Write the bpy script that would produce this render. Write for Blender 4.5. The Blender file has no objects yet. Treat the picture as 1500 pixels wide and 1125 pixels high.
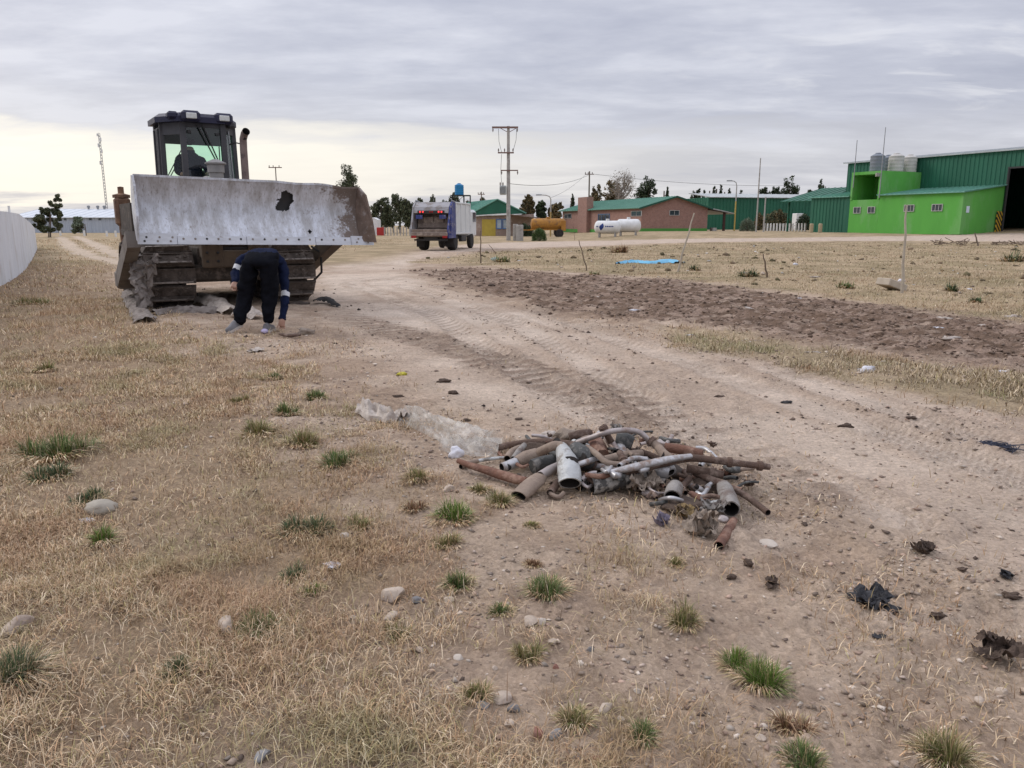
import bpy, bmesh, math, random
import numpy as np
from mathutils import Vector, Matrix, Quaternion

R = math.radians
random.seed(7)
rng = np.random.default_rng(11)
SC = bpy.context.scene
COL = SC.collection

# ------------------------------------------------------------------ camera
PITCH, EYE, FPX = R(11.7), 1.45, 1127.0
cam = bpy.data.cameras.new('camera')
cam.sensor_width = 36.0
cam.lens = 36.0 * FPX / 1500.0
cam.clip_start, cam.clip_end = 0.05, 6000
cam_o = bpy.data.objects.new('camera', cam)
COL.objects.link(cam_o)
cam_o.location = (0, 0, EYE)
cam_o.rotation_euler = (math.pi / 2 - PITCH, 0, 0)
SC.camera = cam_o

# ------------------------------------------------------------------ exposure
SC.view_settings.view_transform = 'Standard'
SC.view_settings.look = 'None'
SC.view_settings.gamma = 1
SC.view_settings.use_curve_mapping = False
SC.view_settings.exposure = 0.0

# ------------------------------------------------------------------ node helpers
def N(nt, typ, **kw):
    n = nt.nodes.new(typ)
    for k, v in kw.items():
        if k.startswith('_'):
            setattr(n, k[1:], v)
        else:
            key = int(k[1:]) if (k[0] == 'i' and k[1:].isdigit()) else k.replace('__', ' ')
            s = n.inputs[key]
            if hasattr(v, 'is_linked') or isinstance(v, bpy.types.NodeSocket):
                nt.links.new(v, s)
            else:
                s.default_value = v
    return n

def mth(nt, op, a, b=0.0, c=None, clamp=False):
    kw = {'i0': a, 'i1': b}
    if c is not None: kw['i2'] = c
    n = N(nt, 'ShaderNodeMath', _operation=op, _use_clamp=clamp, **kw)
    return n.outputs[0]

def mixc(nt, f, a, b, blend='MIX'):
    n = nt.nodes.new('ShaderNodeMix'); n.data_type = 'RGBA'; n.blend_type = blend
    for s, v in ((n.inputs[0], f), (n.inputs[6], a), (n.inputs[7], b)):
        if isinstance(v, bpy.types.NodeSocket): nt.links.new(v, s)
        else: s.default_value = (tuple(v) + (1,)) if (isinstance(v, tuple) and len(v) == 3) else v
    return n.outputs[2]

def ramp(nt, f, stops):
    n = nt.nodes.new('ShaderNodeValToRGB')
    e = n.color_ramp.elements
    while len(e) < len(stops): e.new(0.5)
    for i, (p, v) in enumerate(stops):
        e[i].position = p
        e[i].color = (v, v, v, 1) if not isinstance(v, tuple) else v + (1,)
    nt.links.new(f, n.inputs[0])
    return n.outputs[0]

# ------------------------------------------------------------------ world: overcast sky, bright gap low on the left
SUN_EL, SUN_AZ = R(34), R(-62)          # azimuth from +Y towards +X (negative = left)
w = bpy.data.worlds.new('World'); SC.world = w; w.use_nodes = True
nt = w.node_tree; nt.nodes.clear()
tc = N(nt, 'ShaderNodeTexCoord')
sep = N(nt, 'ShaderNodeSeparateXYZ', i0=tc.outputs['Generated'])
X_, Y_, Z_ = sep.outputs
zz = mth(nt, 'ADD', mth(nt, 'MAXIMUM', Z_, 0.0), 0.10)
pl = N(nt, 'ShaderNodeCombineXYZ', i0=mth(nt, 'DIVIDE', X_, zz), i1=mth(nt, 'DIVIDE', Y_, zz), i2=0.0)
mp = N(nt, 'ShaderNodeMapping', i0=pl.outputs[0])
mp.inputs['Scale'].default_value = (0.62, 1.05, 1); mp.inputs['Rotation'].default_value = (0, 0, R(9))
n1 = N(nt, 'ShaderNodeTexNoise', Vector=mp.outputs[0], Scale=0.9, Detail=7.0, Roughness=0.55, Distortion=0.35)
n2 = N(nt, 'ShaderNodeTexNoise', Vector=mp.outputs[0], Scale=2.6, Detail=6.0, Roughness=0.62)
cl = mth(nt, 'ADD', mth(nt, 'MULTIPLY', n1.outputs[0], 0.68), mth(nt, 'MULTIPLY', n2.outputs[0], 0.32))
clm = ramp(nt, cl, [(0.40, 0.0), (0.5, 0.42), (0.60, 1.0)])
deck = mixc(nt, clm, (0.45, 0.468, 0.565), (0.69, 0.702, 0.78))
# thin bright streaks in the deck, denser to the right
st = N(nt, 'ShaderNodeTexNoise', Vector=mp.outputs[0], Scale=3.6, Detail=5.0, Roughness=0.55, Distortion=0.6)
stm = mth(nt, 'MULTIPLY', ramp(nt, st.outputs[0], [(0.53, 0.0), (0.68, 1.0)]), ramp(nt, X_, [(0.15, 0.15), (0.55, 0.75)]))
deck = mixc(nt, mth(nt, 'MULTIPLY', stm, ramp(nt, Z_, [(0.10, 0.0), (0.15, 1.0), (0.30, 0.8)])), deck, (0.82, 0.82, 0.86))
# bright gap under the deck
zd = mth(nt, 'ADD', Z_, mth(nt, 'MULTIPLY', mth(nt, 'SUBTRACT', cl, 0.5), 0.20))
gap = ramp(nt, zd, [(0.0, 0.25), (0.014, 0.40), (0.034, 0.92), (0.080, 1.0), (0.106, 0.60), (0.122, 0.12), (0.17, 0.0)])
azf = ramp(nt, mth(nt, 'ADD', mth(nt, 'MULTIPLY', X_, 0.5), 0.5), [(0.0, 0.5), (0.22, 1.0), (0.40, 0.85), (0.50, 0.50), (0.64, 0.22), (0.8, 0.08)])
azf = mth(nt, 'MULTIPLY', azf, ramp(nt, Y_, [(0.0, 0.55), (0.6, 1.0)]))
colr = mixc(nt, mth(nt, 'MULTIPLY', gap, azf), deck, (1.08, 1.02, 0.90))
# overcast skies brighten towards the zenith
zen = ramp(nt, Z_, [(0.0, 0.94), (0.25, 1.0), (0.9, 1.0)])
zen2 = mth(nt, 'MULTIPLY', zen, mth(nt, 'ADD', 1.0, mth(nt, 'MULTIPLY', mth(nt, 'MAXIMUM', mth(nt, 'SUBTRACT', Z_, 0.26), 0.0), 1.9)))
colr = mixc(nt, 1.0, colr, zen2, 'MULTIPLY')
colr = mixc(nt, 1.0, colr, (8.4, 8.4, 8.4), 'MULTIPLY')
sky = nt.nodes.new('ShaderNodeTexSky'); sky.sky_type = 'NISHITA'; sky.sun_disc = False
sky.sun_elevation = SUN_EL; sky.sun_rotation = SUN_AZ; sky.dust_density = 3.0
colr = mixc(nt, 0.90, sky.outputs[0], colr)
bg = N(nt, 'ShaderNodeBackground', Color=colr, Strength=0.13)
out = nt.nodes.new('ShaderNodeOutputWorld'); nt.links.new(bg.outputs[0], out.inputs[0])

# ------------------------------------------------------------------ sun (soft, behind cloud)
sl = bpy.data.lights.new('sun', 'SUN'); sl.energy = 1.3; sl.angle = R(22); sl.color = (1.0, 0.95, 0.88)
so = bpy.data.objects.new('sun', sl); COL.objects.link(so)
sd = Vector((math.sin(SUN_AZ) * math.cos(SUN_EL), math.cos(SUN_AZ) * math.cos(SUN_EL), math.sin(SUN_EL)))
so.rotation_euler = (-sd).to_track_quat('-Z', 'Y').to_euler()
so.location = (0, 0, 60)

# ------------------------------------------------------------------ measuring helpers (photo angle + distance -> place on the site)
def ray(px, py):
    u, v = (px - 750.0) / FPX, (562.5 - py) / FPX
    c, s = math.cos(PITCH), math.sin(PITCH)
    return Vector((u, c + v * s, -s + v * c))
def at(px, py, Y):
    d = ray(px, py); return Vector((0, 0, EYE)) + d * (Y / d.y)
def az(px, py, z):                     # the point of that sight line at height z
    d = ray(px, py); return Vector((0, 0, EYE)) + d * ((z - EYE) / d.z)
def sstep(a, b, x):
    t = np.clip((np.asarray(x, float) - a) / (b - a), 0, 1); return t * t * (3 - 2 * t)
def H0(x, y):                          # the lie of the land
    x = np.asarray(x, float); y = np.asarray(y, float)
    right = 0.66 * sstep(34, 84, y) * sstep(-1, 16, x - 0.02 * y) + 0.45 * sstep(60, 75, y) * sstep(38, 50, x)
    left = -0.28 * sstep(60, 170, y) * sstep(2, -20, x)
    return right + left
def G(px, py):                         # sight line meets the land
    d = ray(px, py); p = Vector((0, 0, EYE)); t = 0.5; dt = 0.05
    last = None
    while t < 3000:
        q = p + d * t
        g = q.z - float(H0(q.x, q.y))
        if g <= 0:
            a, b = t - dt, t
            for _ in range(25):
                m = (a + b) / 2; q = p + d * m
                if q.z - float(H0(q.x, q.y)) > 0: a = m
                else: b = m
            return q
        dt = max(0.03, g * 0.6 / max(0.05, -d.z + 0.02)) if d.z < 0 else t * 0.02
        dt = min(dt, t * 0.05 + 0.2); t += dt
    return p + d * 300

# ------------------------------------------------------------------ noise in numpy
def _h(ix, iy, s):
    n = (ix.astype(np.int64) * 374761393 + iy.astype(np.int64) * 668265263 + s * 974711) & 0x7fffffff
    n = ((n ^ (n >> 13)) * 1274126177) & 0x7fffffff
    return ((n ^ (n >> 16)) & 0xffff) / 65535.0
def vn(x, y, s=0):
    x = np.asarray(x, float); y = np.asarray(y, float)
    x0 = np.floor(x); y0 = np.floor(y); fx = x - x0; fy = y - y0
    fx = fx * fx * (3 - 2 * fx); fy = fy * fy * (3 - 2 * fy)
    a = _h(x0, y0, s); b = _h(x0 + 1, y0, s); c = _h(x0, y0 + 1, s); d = _h(x0 + 1, y0 + 1, s)
    return (a + (b - a) * fx) * (1 - fy) + (c + (d - c) * fx) * fy
def fbm(x, y, s=0, o=4):
    r = 0; a = 0.5; t = 0
    for i in range(o):
        r = r + a * vn(x * 2 ** i, y * 2 ** i, s + i * 17); t += a; a *= 0.55
    return r / t

# ------------------------------------------------------------------ zones of the ground
def poly(pts): return np.array([[q.x, q.y] for q in (G(*p) for p in pts)])
def sdf(P, x, y):                      # > 0 inside, metres to the edge
    x = np.asarray(x, float); y = np.asarray(y, float)
    d = np.full(x.shape, 1e9); ins = np.zeros(x.shape, bool)
    for i in range(len(P)):
        ax, ay = P[i]; bx, by = P[(i + 1) % len(P)]
        ex, ey = bx - ax, by - ay
        L = ex * ex + ey * ey + 1e-12
        t = np.clip(((x - ax) * ex + (y - ay) * ey) / L, 0, 1)
        d = np.minimum(d, (x - ax - t * ex) ** 2 + (y - ay - t * ey) ** 2)
        if ay != by:
            ins ^= ((ay > y) != (by > y)) & (x < (bx - ax) * (y - ay) / (by - ay) + ax)
    d = np.sqrt(d)
    return np.where(ins, d, -d)
_PL = {}
def pline(P, x, y):                    # distance from, and length along, a polyline
    big = np.size(x) > 200000; key = (id(P), id(x))
    if big and key in _PL: return _PL[key][0]
    r = _pline(P, x, y)
    if big: _PL[key] = (r, x)
    return r
def _pline(P, x, y):
    x = np.asarray(x, float); y = np.asarray(y, float)
    best = np.full(x.shape, 1e9); al = np.zeros(x.shape); acc = 0
    for i in range(len(P) - 1):
        ax, ay = P[i]; bx, by = P[i + 1]; ex, ey = bx - ax, by - ay
        L = math.hypot(ex, ey)
        t = np.clip(((x - ax) * ex + (y - ay) * ey) / (L * L), 0, 1)
        sg = np.sign((x - ax) * ey - (y - ay) * ex)
        d = np.hypot(x - ax - t * ex, y - ay - t * ey)
        m = d < np.abs(best)
        best = np.where(m, d * np.where(sg == 0, 1, sg), best); al = np.where(m, acc + t * L, al)
        acc += L
    return best, al

Z_SOIL = poly([(628, 396), (680, 393), (800, 401), (1000, 413), (1250, 446), (1400, 466), (1560, 486), (1560, 556), (1250, 512), (1050, 482), (960, 472), (850, 457), (720, 430), (660, 412)])
Z_ROAD = poly([(545, 378), (478, 393), (462, 425), (500, 480), (570, 545), (650, 592), (780, 620), (960, 640), (1130, 690), (1220, 770), (1380, 820), (1700, 960), (1700, 650), (1300, 566), (1150, 537), (1000, 505), (860, 477), (720, 442), (622, 413), (590, 399), (604, 387), (640, 372), (700, 366), (690, 358), (620, 366)])
Z_LANE = poly([(640, 373), (700, 366), (800, 362), (950, 357), (1100, 354), (1250, 353), (1400, 353), (1560, 356), (1560, 342), (1420, 343), (1250, 347), (1100, 349), (950, 351), (800, 354), (745, 355), (690, 358), (620, 367)])
Z_GRASS = poly([(-500, 347), (60, 346), (150, 350), (175, 395), (190, 445), (290, 490), (370, 545), (430, 620), (520, 690), (560, 770), (610, 840), (690, 950), (760, 1050), (800, 1250), (-900, 1250), (-700, 600)])
Z_STRIP = poly([(955, 473), (1100, 490), (1250, 515), (1560, 560), (1600, 628), (1300, 570), (1150, 540), (1000, 506)])
Z_FIELD = poly([(600, 384), (640, 386), (800, 396), (1000, 410), (1250, 443), (1400, 463), (1600, 488), (1600, 358), (1250, 355), (1000, 356), (800, 364), (700, 370)])
L_CLEAT = [tuple(G(*p).xy) for p in [(470, 455), (560, 480), (680, 515), (830, 560), (960, 620), (1150, 720)]]
L_TYRE = [tuple(G(*p).xy) for p in [(600, 420), (700, 455), (830, 510), (940, 580), (1080, 660), (1300, 760)]]
L_TYRE2 = [tuple(G(*p).xy) for p in [(620, 415), (760, 455), (950, 520), (1150, 600), (1400, 690), (1600, 760)]]
L_WA = [tuple(G(*p).xy) for p in [(230, 400), (180, 384), (130, 374), (104, 362), (88, 347)]]
L_WB = [tuple(G(*p).xy) for p in [(215, 385), (165, 371), (140, 358), (110, 346)]]

def smooth_line(L, k=5):
    P = [np.array(p) for p in L]; out_ = []
    for i in range(len(P) - 1):
        a, b, c, d = P[max(i - 1, 0)], P[i], P[i + 1], P[min(i + 2, len(P) - 1)]
        for j in range(k):
            t = j / k; out_.append(tuple(.5 * (2 * b + (c - a) * t + (2 * a - 5 * b + 4 * c - d) * t * t + (3 * b - a - 3 * c + d) * t ** 3)))
    return out_ + [tuple(P[-1])]
L_CLEAT, L_TYRE, L_TYRE2 = smooth_line(L_CLEAT, 3), smooth_line(L_TYRE, 3), smooth_line(L_TYRE2, 3)
def prints(x, y):                      # coordinates along the track and tyre prints, for their tread relief
    d, a = pline(L_CLEAT, x, y)
    m = (1 - sstep(.30, .44, np.abs(d))) * sstep(.36, .5, fbm(x * .8, y * .8, 77)) * sstep(0, 1, a)
    cl = np.stack([d, a, m], -1)
    bd = np.full(x.shape, 9.); ba = np.zeros(x.shape)
    for L, sh in ((L_TYRE, 0.0), (L_TYRE2, 0.2), (L_TYRE, 1.75), (L_TYRE2, -1.6)):
        d, a = pline(L, x, y); d = d + sh + (vn(a * .4, a * 0., 9) - .5) * .3; k = np.abs(d) < np.abs(bd); bd = np.where(k, d, bd); ba = np.where(k, a, ba)
    m = (1 - sstep(.17, .22, np.abs(bd))) * sstep(.34, .5, fbm(x * .6 + 7, y * .6, 88))
    return cl, np.stack([np.clip(bd, -1, 1), ba, m], -1)

def zones(x, y):
    wob = (fbm(x * 1.3, y * 1.3, 5) - 0.5)
    wob2 = (fbm(x * 5, y * 5, 8) - 0.5)
    far = np.clip(y / 14, 0.6, 4)
    soil = sstep(-0.7, 0.6, sdf(Z_SOIL, x, y) + (wob * 2.2 + wob2 * 1.2) * far * 0.8)
    road = sstep(-0.3, 0.5, sdf(Z_ROAD, x, y) + (wob * 1.2 + wob2 * 0.5) * far * 0.6)
    lane = sstep(-0.6, 0.8, sdf(Z_LANE, x, y) + wob * 2.0)
    gr = sdf(Z_GRASS, x, y) + wob * 1.3 + wob2 * 0.5
    grass = sstep(-0.35, 0.55, gr)
    patchy = sstep(-1.3, 0.0, gr) * sstep(0.52, 0.66, fbm(x * 2.2, y * 2.2, 21)) * 0.8
    grass = np.maximum(grass, patchy)
    strip = sstep(-0.25, 0.3, sdf(Z_STRIP, x, y) + wob * 0.8 + wob2 * 0.4)
    field = sstep(-0.5, 0.7, sdf(Z_FIELD, x, y) + wob * 2.2 + wob2 * 0.6)
    farf = sstep(48, 58, y) * (1 - lane) * (1 - road) + sstep(26, 32, y) * sstep(-4, -7, x + 0.0 * y)
    trk = np.zeros_like(x)
    for L in (L_WA, L_WB):
        d, _ = pline(L, x, y); trk = np.maximum(trk, 1 - sstep(0.28, 0.75, np.abs(d) + wob * 0.8))
    return dict(soil=soil * (1 - strip), road=road, lane=lane, grass=grass, strip=strip, field=field * (1 - soil), far=np.clip(farf, 0, 1), track=trk * sstep(24, 30, y))

def hmicro(x, y, z):
    fade = 1 / (1 + y * y / 2500.0)
    g = np.clip(z['grass'] + z['strip'] + z['field'], 0, 1)
    h = (fbm(x * 0.5, y * 0.5, 3) - 0.5) * 0.07 * sstep(0, 4, y)
    h = h + (fbm(x * 3, y * 3, 31, 5) - 0.5) * (0.020 + 0.035 * g + 0.03 * z['soil'])
    cl = fbm(x * 9, y * 9, 41, 4)
    h = h + (cl - 0.5) * (0.020 + 0.010 * g) * (1 - 0.35 * z['road'])
    h = h + (fbm(x * 24, y * 24, 43, 3) - .5) * .010 * sstep(16, 8, y)
    dst = sstep(.5, .62, fbm(x * .8 + 20, y * .8, 45)) * (1 - z['grass'])
    h = h + np.maximum(fbm(x * 13, y * 13, 46, 3) - .5, 0) * .09 * dst * sstep(30, 15, y)
    h = h + np.maximum(fbm(x * 7, y * 7, 47, 5) - 0.42, 0) * 0.17 * z['soil']
    h = h + np.maximum(fbm(x * 11, y * 11, 49, 3) - 0.60, 0) * 0.085 * (1 - z['road'])
    d, a = pline(L_CLEAT, x, y)
    wj = (vn(x * 2, y * 2, 66) - .5)
    for off in (0.0,):
        m = (1 - sstep(0.30, 0.46, np.abs(d + wj * 0.25))) * sstep(0.28, 0.6, fbm(x * 0.9, y * 0.9, 77)) * sstep(0, 1.5, a)
        h = h + m * 0.060 * (np.abs(((a + d * 0.25 + wj * .1) / 0.24) % 1.0 - 0.5) * 2 - 0.5) - m * 0.012
    for L, sh in ((L_TYRE, 0.0), (L_TYRE2, 0.2), (L_TYRE, 1.75), (L_TYRE2, -1.6)):
        d, a = pline(L, x, y); d = np.abs(d + sh + (vn(a * 0.4, a * 0.0, 9) - .5) * 0.3)
        m = (1 - sstep(0.13, 0.2, d)) * sstep(0.3, 0.5, fbm(x * 0.6 + 7, y * 0.6, 88))
        h = h - m * 0.030 + m * 0.020 * (np.abs((d / 0.07) % 1.0 - 0.5) * 2 - 0.3)
        h = h + (1 - sstep(0.02, 0.09, np.abs(d - 0.25))) * 0.036 * (vn(x * 8, y * 8, 3))
    h = h - 0.05 * z['track']
    return h * fade
def hz(x, y):
    x = np.atleast_1d(np.asarray(x, float)); y = np.atleast_1d(np.asarray(y, float))
    return H0(x, y) + hmicro(x, y, zones(x, y))
def gz(x, y): return float(hz(x, y)[0])
def on(px, py, dz=0.0):                # the spot on the ground seen there, with its fine relief
    q = G(px, py); return Vector((q.x, q.y, gz(q.x, q.y) + dz))

# ------------------------------------------------------------------ tags, empties, mesh builder
def tag(o, label, cat, group=None):
    o['label'] = label; o['category'] = cat
    if 'kind' not in o: o['kind'] = 'thing'
    if group: o['group'] = group
    return o
def empty(name, loc=(0, 0, 0), rz=0.0, label=None, cat=None, group=None):
    o = bpy.data.objects.new(name, None); COL.objects.link(o)
    o.location = loc; o.rotation_euler = (0, 0, rz); o.empty_display_size = 0.2
    if label: tag(o, label, cat, group)
    return o
def link(name, me, parent=None, loc=None):
    o = bpy.data.objects.new(name, me); COL.objects.link(o)
    if parent is not None: o.parent = parent
    if loc is not None: o.location = loc
    return o
def frame_of(t):
    t = t.normalized()
    a = Vector((0, 0, 1)) if abs(t.z) < 0.9 else Vector((1, 0, 0))
    s = t.cross(a).normalized(); return s, s.cross(t).normalized()

class MB:
    def __init__(s): s.v = []; s.f = []; s.m = []; s.k = 0
    def add(s, vs, fs, m=None):
        b = len(s.v); s.v += [tuple(p) for p in vs]
        s.f += [tuple(b + i for i in f) for f in fs]; s.m += [s.k if m is None else m] * len(fs)
        return s
    def box(s, c, d, rot=None, taper=1.0):
        x, y, z = (q / 2 for q in d); c = Vector(c)
        vs = []
        for sz in (-1, 1):
            t = taper if sz > 0 else 1
            for sx, sy in ((-1, -1), (1, -1), (1, 1), (-1, 1)):
                p = Vector((sx * x * t, sy * y * t, sz * z))
                if rot is not None: p = rot @ p
                vs.append(c + p)
        return s.add(vs, [(3, 2, 1, 0), (4, 5, 6, 7), (0, 1, 5, 4), (1, 2, 6, 5), (2, 3, 7, 6), (3, 0, 4, 7)])
    def rbox(s, c, d, b=0.02, rot=None):          # box with chamfered edges
        bm = bmesh.new(); bmesh.ops.create_cube(bm, size=1.0)
        for v in bm.verts: v.co = Vector((v.co.x * d[0], v.co.y * d[1], v.co.z * d[2]))
        bmesh.ops.bevel(bm, geom=list(bm.edges), offset=min(b, min(d) * 0.45), segments=1, affect='EDGES')
        c = Vector(c); bm.verts.index_update()
        vs = [c + (rot @ v.co if rot is not None else v.co) for v in bm.verts]
        fs = [[v.index for v in f.verts] for f in bm.faces]; bm.free()
        return s.add(vs, fs)
    def beam(s, p0, p1, w, h, up=None):
        p0, p1 = Vector(p0), Vector(p1); t = (p1 - p0).normalized()
        if up is None: a, b = frame_of(t)
        else: a = t.cross(Vector(up)).normalized(); b = a.cross(t)
        vs = []
        for p in (p0, p1):
            for sx, sy in ((-1, -1), (1, -1), (1, 1), (-1, 1)): vs.append(p + a * (sx * w / 2) + b * (sy * h / 2))
        return s.add(vs, [(3, 2, 1, 0), (4, 5, 6, 7), (0, 1, 5, 4), (1, 2, 6, 5), (2, 3, 7, 6), (3, 0, 4, 7)])
    def tube(s, pts, r, n=10, cap0=True, cap1=True, jit=0.0):
        pts = [Vector(p) for p in pts]; rs = r if isinstance(r, (list, tuple)) else [r] * len(pts)
        rings = []; a0 = None; vs = []; fs = []
        for i, p in enumerate(pts):
            t = (pts[min(i + 1, len(pts) - 1)] - pts[max(i - 1, 0)])
            if t.length < 1e-9: t = Vector((0, 0, 1))
            t.normalize()
            if a0 is None: a0 = frame_of(t)[0]; b0 = t.cross(a0)
            else:
                a0 = (a0 - t * a0.dot(t)).normalized(); b0 = t.cross(a0)
            for j in range(n):
                th = 2 * math.pi * j / n; rr = rs[i] * (1 + jit * (random.random() - .5))
                vs.append(p + (a0 * math.cos(th) + b0 * math.sin(th)) * rr)
        for i in range(len(pts) - 1):
            for j in range(n):
                k = (j + 1) % n
                fs.append((i * n + j, i * n + k, (i + 1) * n + k, (i + 1) * n + j))
        if cap0: fs.append(tuple(range(n - 1, -1, -1)))
        if cap1: fs.append(tuple((len(pts) - 1) * n + j for j in range(n)))
        return s.add(vs, fs)
    def cyl(s, p0, p1, r0, r1=None, n=16):
        return s.tube([p0, p1], [r0, r0 if r1 is None else r1], n)
    def lathe(s, c, prof, n=20, axis=(0, 0, 1)):
        c = Vector(c); t = Vector(axis).normalized(); a, b = frame_of(t); vs = []; fs = []
        for r, z in prof:
            for j in range(n):
                th = 2 * math.pi * j / n
                vs.append(c + t * z + (a * math.cos(th) + b * math.sin(th)) * max(r, 1e-4))
        for i in range(len(prof) - 1):
            for j in range(n):
                k = (j + 1) % n; fs.append((i * n + j, i * n + k, (i + 1) * n + k, (i + 1) * n + j))
        fs.append(tuple(range(n - 1, -1, -1))); fs.append(tuple((len(prof) - 1) * n + j for j in range(n)))
        return s.add(vs, fs)
    def prism(s, ring, vec):                       # extrude a planar ring along vec
        ring = [Vector(p) for p in ring]; n = len(ring); v = Vector(vec)
        vs = ring + [p + v for p in ring]
        fs = [tuple(range(n - 1, -1, -1)), tuple(range(n, 2 * n))]
        for i in range(n): fs.append((i, (i + 1) % n, n + (i + 1) % n, n + i))
        return s.add(vs, fs)
    def grid(s, f, nu, nv, keep=None):
        vs = [f(i / nu, j / nv) for j in range(nv + 1) for i in range(nu + 1)]; fs = []
        for j in range(nv):
            for i in range(nu):
                if keep is None or keep((i + .5) / nu, (j + .5) / nv):
                    a = j * (nu + 1) + i; fs.append((a, a + 1, a + nu + 2, a + nu + 1))
        return s.add(vs, fs)
    def build(s, name, mats, parent=None, smooth=False, loc=None, ang=None):
        me = bpy.data.meshes.new(name); me.from_pydata(s.v, [], s.f)
        for m in (mats if isinstance(mats, (list, tuple)) else [mats]): me.materials.append(m)
        if any(s.m): me.polygons.foreach_set('material_index', s.m)
        bm = bmesh.new(); bm.from_mesh(me); bmesh.ops.recalc_face_normals(bm, faces=bm.faces); bm.to_mesh(me); bm.free()
        if smooth:
            me.polygons.foreach_set('use_smooth', [True] * len(me.polygons))
            me.set_sharp_from_angle(angle=R(ang or 40))
        me.update()
        return link(name, me, parent, loc)

# ------------------------------------------------------------------ materials
def bs(name):
    m = bpy.data.materials.new(name); m.use_nodes = True
    nt = m.node_tree; return m, nt, nt.nodes['Principled BSDF']
def mat(name, c, c2=None, sc=6.0, rough=0.8, metal=0.0, bump=0.0, bsc=40.0, c3=None, sc3=3.0, thr=(0.5, 0.62), spec=0.3, stretch=None, rough3=None, metal3=None):
    m, nt, b = bs(name)
    t = N(nt, 'ShaderNodeTexCoord'); v = t.outputs['Object']
    oi = N(nt, 'ShaderNodeObjectInfo')
    v = N(nt, 'ShaderNodeVectorMath', _operation='ADD', i0=v, i1=N(nt, 'ShaderNodeCombineXYZ', i0=mth(nt, 'MULTIPLY', oi.outputs['Random'], 37.0), i1=mth(nt, 'MULTIPLY', oi.outputs['Random'], 11.0), i2=0.0).outputs[0]).outputs[0]
    if stretch:
        mp = N(nt, 'ShaderNodeMapping', i0=v); mp.inputs['Scale'].default_value = stretch; v2 = mp.outputs[0]
    else: v2 = v
    n1 = N(nt, 'ShaderNodeTexNoise', Vector=v2, Scale=sc, Detail=6.0, Roughness=0.62)
    c2 = c2 or tuple(q * 0.78 for q in c)
    col = mixc(nt, ramp(nt, n1.outputs[0], [(0.33, 0.0), (0.67, 1.0)]), c, c2)
    rg = rough; mt = metal
    if c3:
        n3 = N(nt, 'ShaderNodeTexNoise', Vector=v2, Scale=sc3, Detail=8.0, Roughness=0.68)
        f3 = ramp(nt, n3.outputs[0], [(thr[0], 0.0), (thr[1], 1.0)])
        col = mixc(nt, f3, col, c3)
        if rough3 is not None:
            rg = mth(nt, 'ADD', mth(nt, 'MULTIPLY', f3, rough3 - rough), rough)
        if metal3 is not None:
            mt = mth(nt, 'ADD', mth(nt, 'MULTIPLY', f3, metal3 - metal), metal)
    nt.links.new(col, b.inputs['Base Color'])
    for s, q in (('Roughness', rg), ('Metallic', mt)):
        if isinstance(q, (int, float)): b.inputs[s].default_value = q
        else: nt.links.new(q, b.inputs[s])
    b.inputs['Specular IOR Level'].default_value = spec
    if bump:
        nb = N(nt, 'ShaderNodeTexNoise', Vector=v, Scale=bsc, Detail=5.0, Roughness=0.6)
        bp = N(nt, 'ShaderNodeBump', Strength=min(1.0, bump), Distance=0.02 if bump < 1 else 0.05, Height=nb.outputs[0])
        nt.links.new(bp.outputs[0], b.inputs['Normal'])
    return m
def glass(name, tint, gloss=0.12):
    m = bpy.data.materials.new(name); m.use_nodes = True; nt = m.node_tree; nt.nodes.clear()
    tr = N(nt, 'ShaderNodeBsdfTransparent', Color=tint + (1,)); gl = N(nt, 'ShaderNodeBsdfGlossy', Color=(1, 1, 1, 1), Roughness=0.04)
    fr = N(nt, 'ShaderNodeLayerWeight', Blend=.5)
    mx = N(nt, 'ShaderNodeMixShader', i0=mth(nt, 'ADD', mth(nt, 'MULTIPLY', mth(nt, 'POWER', fr.outputs['Facing'], 4.0), .6), gloss, clamp=True), i1=tr.outputs[0], i2=gl.outputs[0])
    o = nt.nodes.new('ShaderNodeOutputMaterial'); nt.links.new(mx.outputs[0], o.inputs[0]); return m
def emis(name, c, s):
    m, nt, b = bs(name); b.inputs['Base Color'].default_value = c + (1,)
    b.inputs['Emission Color'].default_value = c + (1,); b.inputs['Emission Strength'].default_value = s; return m
def vcol(name, rough=0.9, fine=60.0, amt=0.35, bump=0.0, trans=0.0):
    m, nt, b = bs(name)
    a = N(nt, 'ShaderNodeVertexColor', _layer_name='Col')
    t = N(nt, 'ShaderNodeTexCoord')
    n1 = N(nt, 'ShaderNodeTexNoise', Vector=t.outputs['Object'], Scale=fine, Detail=6.0, Roughness=0.7)
    f = mth(nt, 'ADD', 1 - amt / 2, mth(nt, 'MULTIPLY', mth(nt, 'SUBTRACT', n1.outputs[0], 0.4), amt * 2.2))
    col = mixc(nt, 1.0, a.outputs[0], N(nt, 'ShaderNodeCombineColor', i0=f, i1=f, i2=f).outputs[0], 'MULTIPLY')
    nt.links.new(col, b.inputs['Base Color']); b.inputs['Roughness'].default_value = rough
    b.inputs['Specular IOR Level'].default_value = 0.15
    if bump:
        n2 = N(nt, 'ShaderNodeTexNoise', Vector=t.outputs['Object'], Scale=fine * 1.4, Detail=7.0, Roughness=0.7)
        bp = N(nt, 'ShaderNodeBump', Strength=bump, Distance=0.012, Height=n2.outputs[0])
        nt.links.new(bp.outputs[0], b.inputs['Normal'])
    return m
def plain_vcol(name, rough=0.8, trans=0.0):
    m, nt, b = bs(name)
    a = N(nt, 'ShaderNodeVertexColor', _layer_name='Col')
    nt.links.new(a.outputs[0], b.inputs['Base Color']); b.inputs['Roughness'].default_value = rough
    b.inputs['Specular IOR Level'].default_value = 0.12
    return m
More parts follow.
